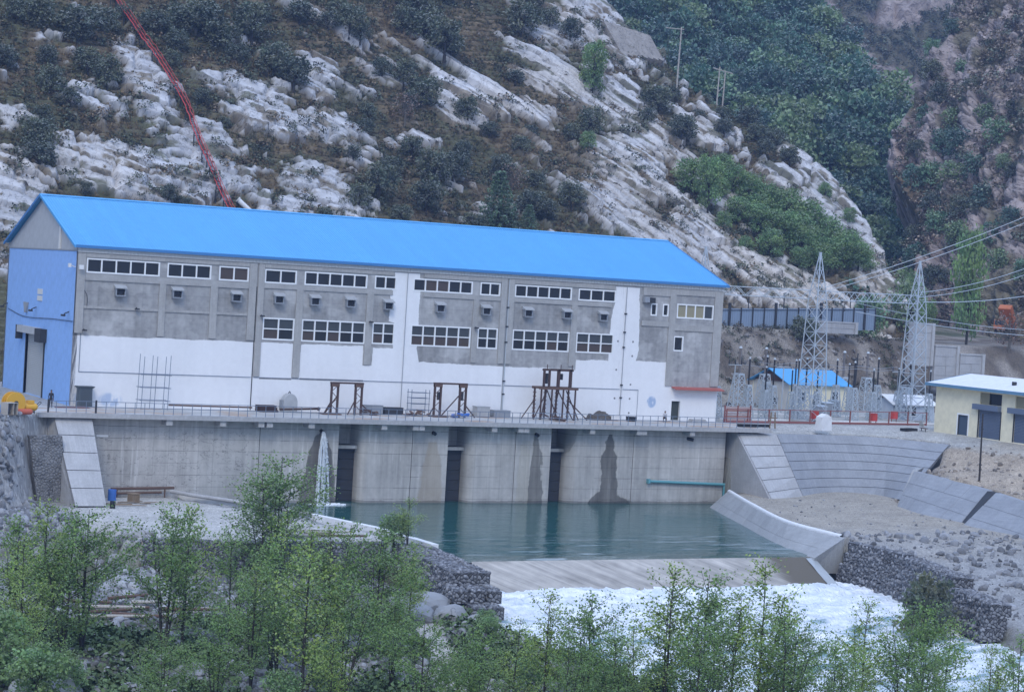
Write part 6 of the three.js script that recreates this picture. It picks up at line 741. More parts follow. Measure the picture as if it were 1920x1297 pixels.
// ---------------------------------------------------------------- red stairway up the hillside, poles, wires
{ const t = thing('red_stairway', 'steep red metal stairway climbing the rocky slope behind the roof', 'stairway'); const path = [[45.5, 33], [45.6, 38], [45.7, 44.3], [45.6, 50.5], [46.3, 59.6], [45.6, 67.4], [45.0, 76.2], [45.0, 82.5], [44.4, 87.6], [43.6, 90]]; const pts = []; for (let i = 0; i < path.length - 1; i++) { const n = 12; for (let k = 0; k < n; k++) { const u = lerp(path[i][0], path[i + 1][0], k / n), v = lerp(path[i][1], path[i + 1][1], k / n); let h = 0; for (let q = -8; q <= 8; q++) h += spurDisp(u, v + q * 1.1); const p = SPUR.at(u, v, h / 17 + 1.5); pts.push([p.x, p.y, p.z]); } }
  for (const s of [-0.28, 0.28]) { mesh('stringer', tube(pts.map(p => [p[0] + s, p[1], p[2]]), 0.085, 110, 5), M.red, t); if (s > 0) mesh('handrail', tube(pts.map(p => [p[0] + s, p[1] + 0.7, p[2]]), 0.04, 110, 5), M.red, t); pts.forEach((p, i) => { if (s > 0 && i % 9 === 0) mesh('baluster', bar([p[0] + s, p[1], p[2]], [p[0] + s, p[1] + 0.7, p[2]], 0.05), M.red, t); }); }
  mesh('tread', pts.flatMap((p, i) => { const q = pts[Math.min(i + 1, pts.length - 1)]; return [0, 0.5].map(k => { const c = [lerp(p[0], q[0], k), lerp(p[1], q[1], k), lerp(p[2], q[2], k)]; return box(c[0] - 0.26, c[0] + 0.26, c[1] - 0.03, c[1] + 0.03, c[2] - 0.13, c[2] + 0.13); }); }), mat(0.14, 0.03, 0.03), t).userData.kind = 'stuff';
  pts.forEach((p, i) => { if (i % 7 === 3) mesh('support', [bar([p[0] - 0.42, p[1] - 2.6, p[2]], [p[0] - 0.42, p[1], p[2]], 0.13), bar([p[0] + 0.42, p[1] - 2.6, p[2]], [p[0] + 0.42, p[1], p[2]], 0.13), bar([p[0] - 0.42, p[1] - 0.5, p[2]], [p[0] + 0.42, p[1] - 0.5, p[2]], 0.1)], M.dark, t); });
  const wp = thing('steel_duct', 'pale grey steel duct lying on rocks right of the stairway foot', 'duct'); const p = onSpur(49.2, 37.6, 0.4); mesh('shell', rod([p.x - 0.9, p.y + 1.0, p.z], [p.x + 0.9, p.y - 0.6, p.z + 0.6], 0.38, 0.38, 12), M.white, wp); mesh('flange', rod([p.x - 1.0, p.y + 1.08, p.z - 0.03], [p.x - 0.88, p.y + 0.98, p.z], 0.48, 0.48, 12), M.clad, wp);
  const hp = thing('twin_power_pole', 'pale twin pole power support with crossarm on the spur ridge', 'power pole'); const a = onSpur(165.4, 79.4), b = onSpur(166.8, 78.9); for (const q of [a, b]) mesh('pole', rod([q.x, q.y - 1, q.z], [q.x + 0.25, q.y + 8, q.z], 0.17, 0.13), M.woodPale, hp); mesh('crossarm', bar([a.x - 1.2, a.y + 7.6, a.z], [b.x + 1.9, b.y + 7.7, b.z], 0.18), M.woodPale, hp); mesh('cross_brace', [bar([a.x, a.y + 3, a.z], [b.x, b.y + 5, b.z], 0.1)], M.woodPale, hp);
  const q = onSpur(158.7, 84.8), up = thing('power_pole', 'tall pale power pole with stays beside the slope retaining wall', 'power pole'); mesh('pole', rod([q.x, q.y - 1, q.z], [q.x + 0.3, q.y + 11.5, q.z], 0.2, 0.13), M.woodPale, up); mesh('crossarm', bar([q.x - 3.2, q.y + 11, q.z], [q.x + 0.9, q.y + 11.1, q.z], 0.16), M.woodPale, up); mesh('stay', [bar([q.x + 0.2, q.y + 10.4, q.z], [q.x - 4.2, q.y + 4, q.z + 1], 0.06), bar([q.x - 2, q.y + 10.9, q.z], [q.x - 3.6, q.y + 5, q.z + 1], 0.06)], M.dark, up);
  const rw = thing('slope_wall', 'beige sprayed concrete wall on the upper slope left of the pole', 'retaining wall'); const g = []; for (let i = 0; i < 8; i++) { const u0 = 149 + i * 1.25, u1 = u0 + 1.23, P = (u, v, d) => { const s = SPUR.at(u, v, d); return [s.x, s.y, s.z]; }; mesh('wall_bay', hexa([P(u0, 92.5, 1.2), P(u1, 91.8, 1.2), P(u1, 91.8, -2), P(u0, 92.5, -2), P(u0, 101.5 - i * 0.35, 2.2), P(u1, 101.2 - i * 0.35, 2.2), P(u1, 101.2 - i * 0.35, -2), P(u0, 101.5 - i * 0.35, -2)]), mat(0.32, 0.29, 0.255, { map: T.rock, bumpMap: T.rockBump, bumpScale: 0.25 }), rw); }
  const wire = (label, a, b, sag, r = 0.035, m = M.galv) => tag(mesh('overhead_wire', tube([...Array(13)].map((_, i) => { const k = i / 12; return [lerp(a[0], b[0], k), lerp(a[1], b[1], k) - sag * 4 * k * (1 - k), lerp(a[2], b[2], k)]; }), r, 48, 4), m), label, 'wire');
  wire('thin pale wire crossing the upper left slope before the stairway', [-8, 45.2, -36], [78, 66, -98], 1.6, 0.03); 
  const run = (label, a, e, sag, r) => wire(label, a, a.map((q, i) => q + (e[i] - q) * 1.6), sag, r);
  run('upper of two wires rising steeply from the left tower to the right', [97, 17.2, -2], [123, 29.6, 7], 1.2, 0.04); run('lower of two wires rising steeply from the left tower to the right', [97.4, 16.6, -3], [123, 28.9, 7], 1.3, 0.04);
  run('upper of two wires rising gently from the right tower to the right', [117.2, 17.4, -8], [149.7, 24.2, -21.6], 1.6, 0.045); run('lower of two wires rising gently from the right tower to the right', [117.6, 16.8, -8.5], [149.9, 23.4, -21.6], 1.7, 0.045);
  run('single wire leaving the right tower almost level', [117.2, 16.2, -7], [150, 19.3, -21.4], 1.0, 0.06); run('wire sagging from the left girder past the right tower, upper one', [103, 15.7, -4.2], [150, 14.6, -21], 1.6, 0.04); run('wire sagging from the left girder past the right tower, lower one', [104, 14.4, -4.2], [150, 13.2, -21], 1.0, 0.05);
}
// ---------------------------------------------------------------- trees
function Leaves() { return { p: [], n: [], c: [], i: [] }; }
function leaf(L, x, y, z, s, col, up = 0.35) { // one folded leaf or spray of leaves
  const a = rnd() * 6.283, b = Math.acos(clamp(1 - 2 * rnd(), -1, 1)), d = V3(Math.sin(b) * Math.cos(a), Math.cos(b) * 0.8 - 0.1, Math.sin(b) * Math.sin(a)).normalize(), e = V3(rnd() - 0.5, rnd() - 0.5 + up, rnd() - 0.5).cross(d).normalize().multiplyScalar(s * 0.36), n = d.clone().cross(e).normalize(), k = L.p.length / 3, f = n.clone().multiplyScalar(s * 0.1);
  const flip = n.y < 0; if (flip) n.negate(); n.multiplyScalar(0.7); n.y += 0.35; n.normalize();
  d.multiplyScalar(s); L.p.push(x, y, z, x + d.x * 0.45 + e.x + f.x, y + d.y * 0.45 + e.y + f.y, z + d.z * 0.45 + e.z + f.z, x + d.x, y + d.y, z + d.z, x + d.x * 0.45 - e.x + f.x, y + d.y * 0.45 - e.y + f.y, z + d.z * 0.45 - e.z + f.z);
  for (let q = 0; q < 4; q++) { L.n.push(n.x, n.y, n.z); L.c.push(...col); } if (flip) L.i.push(k, k + 1, k + 2, k, k + 2, k + 3); else L.i.push(k, k + 2, k + 1, k, k + 3, k + 2);
}
function leafGeo(L) { const g = new THREE.BufferGeometry(); g.setAttribute('position', new THREE.Float32BufferAttribute(L.p, 3)); g.setAttribute('normal', new THREE.Float32BufferAttribute(L.n, 3)); g.setAttribute('color', new THREE.Float32BufferAttribute(L.c, 3)); g.setIndex(L.i); return g; }
const leafMat = (r, g, b) => new THREE.MeshPhysicalMaterial({ color: C(r, g, b), vertexColors: true, side: THREE.DoubleSide, roughness: 0.95, transmission: 0.4, thickness: 0 });
function limb(pts, r0, r1, k = 5) { const g = new THREE.TubeGeometry(new THREE.CatmullRomCurve3(pts.map(p => V3(...p))), Math.max(3, pts.length * 2), 1, k, false), p = g.attributes.position, n = g.attributes.normal, rows = p.count / (k + 1); for (let i = 0; i < p.count; i++) { const t = Math.floor(i / (k + 1)) / (rows - 1), r = lerp(r0, r1, t); p.setXYZ(i, p.getX(i) + n.getX(i) * (r - 1), p.getY(i) + n.getY(i) * (r - 1), p.getZ(i) + n.getZ(i) * (r - 1)); } return uvm(g); }
// round headed tree: limbs end in leaf clumps; unit crown radius 1
function roundTree(o) {
  const L = Leaves(), limbs = [], H = o.h, trunkTop = [rr(-0.1, 0.1) + (o.lean || 0), H * 0.55, rr(-0.1, 0.1)];
  limbs.push(limb([[0, -0.35, 0], [rr(-0.05, 0.05), H * 0.25, 0], trunkTop], 0.09, 0.05, 6));
  for (let k = 0; k < o.clumps; k++) {
    const a = k * 2.4 + rr(-0.4, 0.4), t = (k + 0.5) / o.clumps, y = lerp(o.low, H, Math.pow(t, 0.8)), wide = Math.sqrt(Math.max(0.05, 1 - ((y - o.mid) / (H - o.low) * 1.5) ** 2)), rad = (0.25 + 0.62 * Math.sqrt(rnd())) * wide, c = [Math.cos(a) * rad + trunkTop[0] * 0.6, y, Math.sin(a) * rad], r = rr(0.24, 0.42) * (o.cs || 1), tint = rr(0.7, 1.3), hue = rr(-0.12, 0.12);
    if (!(k % (o.skip || 1))) limbs.push(limb([trunkTop.map((q, i) => q * 0.8 * (i === 1 ? rr(0.6, 1.1) : 1)), [c[0] * 0.55, lerp(trunkTop[1], c[1], 0.6), c[2] * 0.55], c], 0.035, 0.012, 4));
    for (let q = 0; q < o.n; q++) { const u = rnd() * 6.283, v = 2 * rnd() - 1, s = Math.cbrt(rnd()) * r, w = Math.sqrt(1 - v * v), b = tint * rr(0.75, 1.25); leaf(L, c[0] + Math.cos(u) * w * s * 1.15, c[1] + v * s * 0.75, c[2] + Math.sin(u) * w * s * 1.15, o.s * rr(0.7, 1.3), [b * (1 + hue), b, b * (1 - hue)]); }
  }
  return [leafGeo(L), join(limbs)];
}
const MT = { oak: leafMat(0.085, 0.105, 0.062), oak2: leafMat(0.12, 0.14, 0.075), belt: leafMat(0.18, 0.29, 0.095), brown: leafMat(0.24, 0.15, 0.1), far: leafMat(0.10, 0.20, 0.125), far2: leafMat(0.17, 0.28, 0.14), far3: leafMat(0.075, 0.145, 0.105), far4: leafMat(0.2, 0.29, 0.125), alder: leafMat(0.165, 0.28, 0.07), alder2: leafMat(0.25, 0.36, 0.08), cedar: leafMat(0.12, 0.20, 0.10), grass: mat(1, 1, 1, { vertexColors: true, side: THREE.DoubleSide, roughness: 0.9 }) };
const protoOf = {};
function treeKind(key, name, label, cat, geos, leafM, barkM) { const t = thing(name, label, cat); mesh('crown', geos[0], leafM, t); mesh('trunk', geos[1], barkM, t); t.userData.used = 0; protoOf[key] = t; return t; }
function plant(key, pos, turn, scale, label, group) { const p = protoOf[key]; if (!p.userData.used) { p.userData.used = 1; p.position.set(...pos); p.rotation.y = turn; if (Array.isArray(scale)) p.scale.set(...scale); else p.scale.setScalar(scale); p.userData.label = label; p.userData.group = group; return p; } return copyOf(p, label, pos, turn, scale, group); }
for (let k = 0; k < 4; k++) treeKind('oak' + k, 'oak_tree', 'dark oak', 'tree', roundTree({ h: 1.75, low: 0.35, mid: 0.95, clumps: 22, n: 62, s: 0.155, skip: 2, lean: rr(-0.25, 0.25) }), k % 2 ? MT.oak2 : MT.oak, M.bark);
for (let k = 0; k < 3; k++) treeKind('belt' + k, 'broadleaf_tree', 'green tree', 'tree', roundTree({ h: 2.1, low: 0.3, mid: 1.05, clumps: 30, n: 80, s: 0.125, skip: 3, cs: 1.05 }), MT.belt, M.bark);
for (let k = 0; k < 4; k++) treeKind('far' + k, 'forest_tree', 'far tree', 'tree', roundTree({ h: 2.0, low: 0.2, mid: 0.95, clumps: 24, n: 40, s: 0.19, cs: 1.1, skip: 4 }), [MT.far, MT.far2, MT.far3, MT.far4][k], M.bark);
treeKind('brown', 'bare_tree', 'brown tree', 'tree', roundTree({ h: 1.9, low: 0.4, mid: 1.1, clumps: 20, n: 16, s: 0.13 }), MT.brown, M.barkPale);

// oaks on the spur: u, v of the foot and crown radius
const OAKS = [[34.6, 74.7, 3.7], [28.5, 77.3, 2.9], [25.3, 77.9, 2.4], [20.5, 66.6, 2.2], [26, 60.9, 2.4], [28.2, 58.3, 1.7], [19.6, 46.3, 2.8], [18.9, 42.4, 2.6], [35.8, 64.3, 2.6], [33.8, 67.5, 2.4], [40, 79.5, 2.5], [49, 80.7, 2.5], [54.5, 81.9, 3], [57.5, 79.8, 3.5], [58.2, 77.5, 2.6], [50.9, 75.3, 2.1], [66.1, 81, 3.3], [60.9, 74.4, 2.1], [71, 88.7, 2.2], [77.8, 88, 2.7], [66.3, 71, 3.3], [68.5, 67.9, 2.8], [50.1, 61.1, 1.4], [52.6, 56.5, 1.1], [24.4, 37.3, 1.2], [36.3, 36.5, 1.5], [38.5, 35.8, 1.5], [86.4, 90.7, 2.6], [82.6, 86.8, 2], [85.4, 84.7, 2.7], [86.9, 83, 1.8], [103.6, 94.1, 3.6], [99, 90, 2.6], [103, 87.5, 3.8], [104.1, 82.8, 3.4], [107.3, 85.5, 2.7], [126.8, 94.3, 3.8], [135, 98.3, 2], [133, 103, 3.1], [137, 93.8, 2.5], [134.7, 79.6, 2], [91, 72.3, 2.2], [87.7, 74.2, 1.8], [93.7, 68.4, 3.1], [90.9, 67.1, 1.8], [101.6, 65.7, 2.2], [78.3, 58.9, 1.5], [80.7, 62.9, 1.7], [104.3, 62, 1.8], [108.1, 57.5, 1.8], [127.5, 65.4, 2.7], [122.9, 63.6, 1.9], [85.1, 53.9, 2.1], [78.6, 48.1, 2.2], [73.1, 41, 3], [68.2, 37.9, 2.1], [86.2, 47, 3.1], [90, 48.1, 2.6], [81.1, 38.9, 2.8], [100.8, 49.9, 2.3], [106.7, 48.7, 1.9], [102, 40.9, 2.8], [105.1, 40.3, 1.9], [111.1, 43.4, 2.3], [148.5, 74.9, 3.2], [147.1, 65, 2.7], [141.9, 69.8, 1.4], [150.1, 67.3, 2.4], [165, 88.4, 2.6], [165.4, 82.2, 1.9], [176.5, 75.6, 3.1], [176.6, 69.5, 2.9], [172.3, 62, 2], [163.7, 75, 1.8], [168.2, 68.8, 2.2], [158, 74.4, 1.6],
  [21, 88, 3], [30, 90, 3], [44, 92, 3], [58, 95, 3], [66, 97, 3.2], [92, 100, 3.2], [112, 102, 3], [75, 36, 1.8], [95, 36, 2.4], [88, 35, 2.2], [60, 33, 1.6], [155, 80, 2.0], [160, 69, 1.8], [170, 74, 2.4], [172, 68, 2.2], [166, 63, 1.8], [172, 80, 2.6], [96, 56, 1.6], [72, 50, 1.4], [114, 64, 1.5], [118, 79, 1.6], [48, 70, 1.5], [62, 80, 2], [45, 84, 1.6], [23, 54, 1.6], [15, 62, 2], [14, 70, 2.2], [28, 69, 1.8]];
{ // named by the stretch of slope they stand on, then by their order in it
  const zones = [[s => s[0] < 43 && s[1] > 70, 'dark oak high on the slope left of the red stairway'], [s => s[0] < 43, 'dark oak on the rocky slope left of the stairway middle'], [s => s[0] < 80 && s[1] > 70, 'dark oak high on the slope just right of the stairway'], [s => s[0] < 80, 'dark oak on the slope between stairway and roof middle'], [s => s[0] < 116 && s[1] > 76, 'big dark oak near the top edge, upper middle slope'], [s => s[0] < 116 && s[1] > 54, 'dark oak among pale rocks in the middle slope'], [s => s[0] < 116, 'dark oak just above the roof ridge, middle thicket'], [s => s[0] < 154, 'dark oak on pale slabs above the roof right end'], [() => true, 'dark oak along the spur ridge near the power poles']];
  const groups = zones.map(() => []); for (const s of OAKS) groups[zones.findIndex(z => z[0](s))].push(s);
  let n = 0; groups.forEach((g, zi) => g.map(s => [s, onSpur(s[0], s[1], -0.15)]).sort((a, b) => azim(a[1].x, a[1].z) - azim(b[1].x, b[1].z)).forEach(([s, p], i) => plant('oak' + (n++ % 4), [p.x, p.y, p.z], rr(0, 6.28), [s[2] * rr(0.9, 1.1), s[2] * rr(0.82, 1.05), s[2] * rr(0.9, 1.1)], zones[zi][1] + ', ' + ORD[Math.min(i, 19)], 'dark oaks on the slope above the powerhouse')));
  const BELT = [[141.7, 50.4, 3.4], [150.3, 54.4, 2.4], [151.5, 51.2, 2.7], [153.4, 48.2, 2.9], [155.9, 46, 3.1], [151.2, 40.7, 2.8], [159.7, 44, 3.3], [154.9, 37.8, 3.2], [163.1, 41.4, 3.3], [157.2, 34.4, 3.2], [165.6, 38.2, 3.1], [162.1, 32.2, 3], [170.1, 36.2, 2.7], [168.1, 31.5, 2.5], [149.2, 33.7, 2.6], [158.5, 30.7, 2.4], [148.9, 44.1, 2.5], [147.4, 49.7, 2], [153, 44, 2.6], [160, 39, 3], [166, 34, 2.8], [163, 36, 2.8], [172, 33, 2.2], [154, 31, 2]];
  BELT.map(s => [s, onSpur(s[0], s[1], -0.3)]).sort((a, b) => azim(a[1].x, a[1].z) - azim(b[1].x, b[1].z)).forEach(([s, p], i) => plant('belt' + (i % 3), [p.x, p.y, p.z], rr(0, 6.28), [s[2], s[2] * 0.95, s[2]], i < 20 ? 'bright green tree in the diagonal belt between rock slabs, ' + ORD[i] : 'bright green tree at the low right end of the diagonal belt, ' + ORD[i - 20], 'green trees in the gully between the slabs'));
  for (const [u, v, r, l] of [[133.1, 76.5, 2.6, 'tall light green tree standing alone high on the middle slope'], [123.4, 59.8, 1.5, 'small light green bush on the middle slope below the tall tree'], [141, 44.5, 2.6, 'slender light green tree left of the diagonal green belt'], [176.1, 53.6, 1.4, 'upper small shrub growing on the bare right slab'], [176.7, 46, 1.4, 'lower small shrub growing on the bare right slab'], [142.5, 40.5, 1.5, 'small shrub on the slab above the roof right corner'], [144.4, 35.1, 1.5, 'small shrub lower on the slab behind the left lattice tower']]) { const p = onSpur(u, v, -0.2); plant('belt' + Math.floor(rnd() * 3), [p.x, p.y, p.z], rr(0, 6), [r, r * (r > 2.2 ? 1.7 : 1), r], l); }
  for (const [u, v, l] of [[87.4, 62.6, 'bare brown shrub by the footpath on the middle slope'], [101.7, 47, 'reddish brown bare tree beside the cedar above the roof']]) { const p = onSpur(u, v, -0.2); plant('brown', [p.x, p.y, p.z], rr(0, 6), 2.6, l); }
  // cedar: tiers of flat branches
  const Lc = Leaves(), br = [limb([[0, -0.5, 0], [0.1, 5, 0], [0, 10.6, 0]], 0.28, 0.04, 6)]; for (let k = 0; k < 15; k++) { const y = 0.9 + k * 0.66, R = (1 - k / 16) * 4.4 + 0.3; for (let q = 0; q < 8; q++) { const a = q * 0.785 + k * 0.7 + rr(-0.2, 0.2), len = R * rr(0.75, 1.1); br.push(limb([[0, y, 0], [Math.cos(a) * len, y - 0.1 - len * 0.08, Math.sin(a) * len]], 0.05, 0.015, 3)); for (let n2 = 0; n2 < 48; n2++) { const t = Math.sqrt(rnd()), w = rr(-0.5, 0.5) * (1.15 - t); const b = rr(0.7, 1.4) * (n2 % 3 ? 1 : 1.3); leaf(Lc, Math.cos(a) * len * t - Math.sin(a) * w, y - len * t * 0.1 + rr(-0.06, 0.16), Math.sin(a) * len * t + Math.cos(a) * w, rr(0.28, 0.5), [b, b, b], 2); } } }
  treeKind('cedar', 'cedar_tree', '', 'tree', [leafGeo(Lc), join(br)], MT.cedar, M.bark); const p = onSpur(93, 35.5, -0.3); plant('cedar', [p.x, p.y, p.z], 0.4, 1.0, 'dark cedar with flat layered branches just above the roof ridge');
  const b2 = onSpur(97.5, 33.5, -0.3); plant('cedar', [b2.x, b2.y, b2.z], 2.1, 0.6, 'small cedar low beside the large layered cedar');
}
// woods on the hill beyond and on the cliff
{ const P = [[-40, 124], [-10, 150], [24, 140], [25, 118], [27, 99], [27, 86], [34, 75], [26, 57], [20, 41], [24, 30], [20, 9], [8, -3], [-6, -4], [-6, 30], [-14, 45], [-18, 60], [-26, 65], [-36, 80], [-44, 100]]; const spots = []; let guard = 0;
  while (spots.length < 170 && guard++ < 8000) { const u = rr(-48, 36), v = rr(-6, 146); if (sdPoly(P, u, v) > 0) continue; if (spots.some(s => Math.hypot(s[0] - u, s[1] - v) < 4.7)) continue; spots.push([u, v]); }
  const list = []; spots.forEach(([u, v], i) => { const p = WOODS.at(u, v, woodsDisp(u, v)); const r = rr(3.4, 6); list.push([p, r, i]); }); list.sort((a, b) => b[0].y - a[0].y); const ROWS = ['top', 'second', 'third', 'fourth', 'fifth', 'sixth', 'seventh', 'eighth', 'ninth', 'tenth', 'eleventh', 'twelfth', 'thirteenth', 'fourteenth', 'lowest']; for (let k = 0; k < list.length; k += 14) list.slice(k, k + 14).sort((a, b) => azim(a[0].x, a[0].z) - azim(b[0].x, b[0].z)).forEach(([p, r, i], q) => plant('far' + (i % 4), [p.x, p.y - 0.6, p.z], rr(0, 6.28), [r, r * rr(0.85, 1.25), r], 'tree of the far hazy wood, ' + ROWS[k / 14] + ' row down, ' + ORD[q], 'trees of the far wood'));
  const CT = [[-19.8, 52.4, 3.4], [-14.6, 46.7, 3.1], [-9.3, 40.8, 3.3], [-9.3, 35.3, 3.3], [-4.2, 33.7, 3.5], [-8.4, 49.8, 2.4], [-1.7, 42.3, 2.8], [5.4, 36.3, 3.2], [-8.5, 27.2, 3.3], [-1.3, 25.6, 3.4], [2.6, 28.6, 3], [-2.1, 19.2, 3.2], [5.4, 18, 3.2], [9.2, 21, 2.7], [14.5, 13.2, 2.9], [7.4, 11.6, 3.1], [15.1, 7, 2.9], [20.7, 6.1, 2.6], [18.7, 16.4, 2.3], [3.7, 45, 2.6], [13.7, 27.8, 2.3], [-13.9, 33.2, 2.7], [-11.5, 26.2, 2.9], [-17, 42, 2.6], [-24, 60, 2.4], [-22, 66, 2.2], [0, 6, 3], [7, 2, 3], [-5, 12, 3.2], [2, 14, 2.8], [10, 30, 2], [-16, 57, 2.2], [22, 22, 2], [28, 4, 2.6], [26, 10, 2.2], [-28, 72, 2.4]];
  CT.push([-22, 4, 3], [-25, 10, 2.8], [-26, 17, 3], [-25, 24, 2.6], [-27, 31, 2.4], [-24, 14, 2.6]); CT.sort((a, b) => b[1] - a[1]); for (let k = 0; k < 42; k += 14) CT.slice(k, k + 14).sort((a, b) => a[0] - b[0]).forEach(([u, v, r], i) => { const p = CLIFF.at(u, v, cliffDisp(u, v) - 0.3); plant(i % 3 ? 'far' + (i % 4) : 'oak' + (i % 4), [p.x, p.y - 0.5, p.z], rr(0, 6.28), r * 0.85, ['dark tree clinging to the upper brown cliff, ', 'dark tree halfway up the brown cliff, ', 'dark tree at the shaded foot of the brown cliff, '][k / 14] + ORD[i], 'trees on the right cliff'); });
  const put = (key, x, z, s, l, g) => plant(key, [x, ground(x, z) - 0.2, z], rr(0, 6), s, l, g);
  put('belt0', 161.5, -49, [2.9, 8.6, 2.9], 'tall bright green tree at the right, on the upper terrace'); put('belt1', 155.8, -52.2, [1.7, 3.2, 1.7], 'slim light green tree just right of the right lattice tower'); put('far1', 146.8, -56, [2.7, 3.4, 2.7], 'green tree behind the upper terrace walls, between the two towers'); put('oak1', 124, -42, [2.2, 2.2, 2.2], 'dark bush on the cut bank between the two lattice towers'); put('brown', 167.5, -45.5, [3.4, 3.4, 3.4], 'half bare pale tree above the yellow building roof'); put('far3', 186, -96, [4.2, 5, 4.2], 'dense tree behind the tipper truck on the terrace');
  [[150, -84], [158, -92], [166, -100], [172, -92], [180, -108], [162, -80], [190, -120], [176, -118], [198, -126], [168, -72], [205, -138], [190, -138]].sort((a, b) => azim(...a) - azim(...b)).forEach(([x, z], i) => put('far' + (i % 4), x, z, [rr(3.4, 4.6), rr(3.6, 5), rr(3.4, 4.6)], 'green tree in the terrace grove behind the lattice towers, ' + ORD[i], 'trees of the terrace grove')); }
// riverside alders: slender trunks, rising branches, small leaves
function alder(h, lean, dense, wide) {
  const L = Leaves(), B = [], top = [lean * h * 0.1, h, rr(-0.3, 0.3)], at = t => [top[0] * t * t + 0.12 * Math.sin(t * 5), h * t, top[2] * t * t]; B.push(limb([[0, -0.4, 0], at(0.25), at(0.5), at(0.75), at(1)], 0.10, 0.015, 6));
  const side = [...Array(wide > 0.85 ? 3 : 1)].map(() => [rr(0, 6.28), rr(0.05, 0.2), rr(0.6, 0.9)]); // extra stems from the foot
  for (const [a, k, hh] of side) B.push(limb([[0, -0.3, 0], [Math.cos(a) * h * k * 0.5, h * hh * 0.5, Math.sin(a) * h * k * 0.5], [Math.cos(a) * h * k, h * hh, Math.sin(a) * h * k]], 0.07, 0.012, 5));
  const nb = Math.round(h * 6.6); for (let k = 0; k < nb; k++) { const t = lerp(0.16, 0.98, Math.pow(rnd(), 0.85)), a = rnd() * 6.283, len = (0.4 + 2.6 * wide * Math.pow(Math.sin(Math.PI * Math.pow(t, 0.75)), 0.8)) * rr(0.6, 1.15), up = rr(0.35, 0.95), sd = side[k % (side.length * 2)], o = sd ? [Math.cos(sd[0]) * h * sd[1] * t, h * sd[2] * t, Math.sin(sd[0]) * h * sd[1] * t] : at(t), e = [o[0] + Math.cos(a) * len, o[1] + len * up, o[2] + Math.sin(a) * len], m = [lerp(o[0], e[0], 0.5), lerp(o[1], e[1], 0.42), lerp(o[2], e[2], 0.5)]; B.push(limb([o, m, e], 0.028, 0.006, 3));
    const n = Math.round(dense * (12 + len * 27)), tint = rr(0.8, 1.2); for (let q = 0; q < n; q++) { const s = Math.pow(rnd(), 0.7), c = s < 0.5 ? s * 2 : (s - 0.5) * 2, f = s < 0.5 ? [o, m] : [m, e], r = 0.12 + 0.3 * s, b = tint * rr(0.85, 1.15); leaf(L, lerp(f[0][0], f[1][0], c) + rr(-r, r), lerp(f[0][1], f[1][1], c) + rr(-r, r * 1.2), lerp(f[0][2], f[1][2], c) + rr(-r, r), rr(0.11, 0.21), [b * rr(0.9, 1.15), b, b * rr(0.7, 1.1)]); } }
  return [leafGeo(L), join(B)];
}
for (let k = 0; k < 5; k++) treeKind('alder' + k, 'alder_tree', 'alder', 'tree', alder(9, rr(-1, 1), [1.15, 0.95, 1.25, 0.8, 1.05][k], [0.9, 0.7, 1.1, 0.75, 0.95][k]), k % 2 ? MT.alder2 : MT.alder, M.bark);
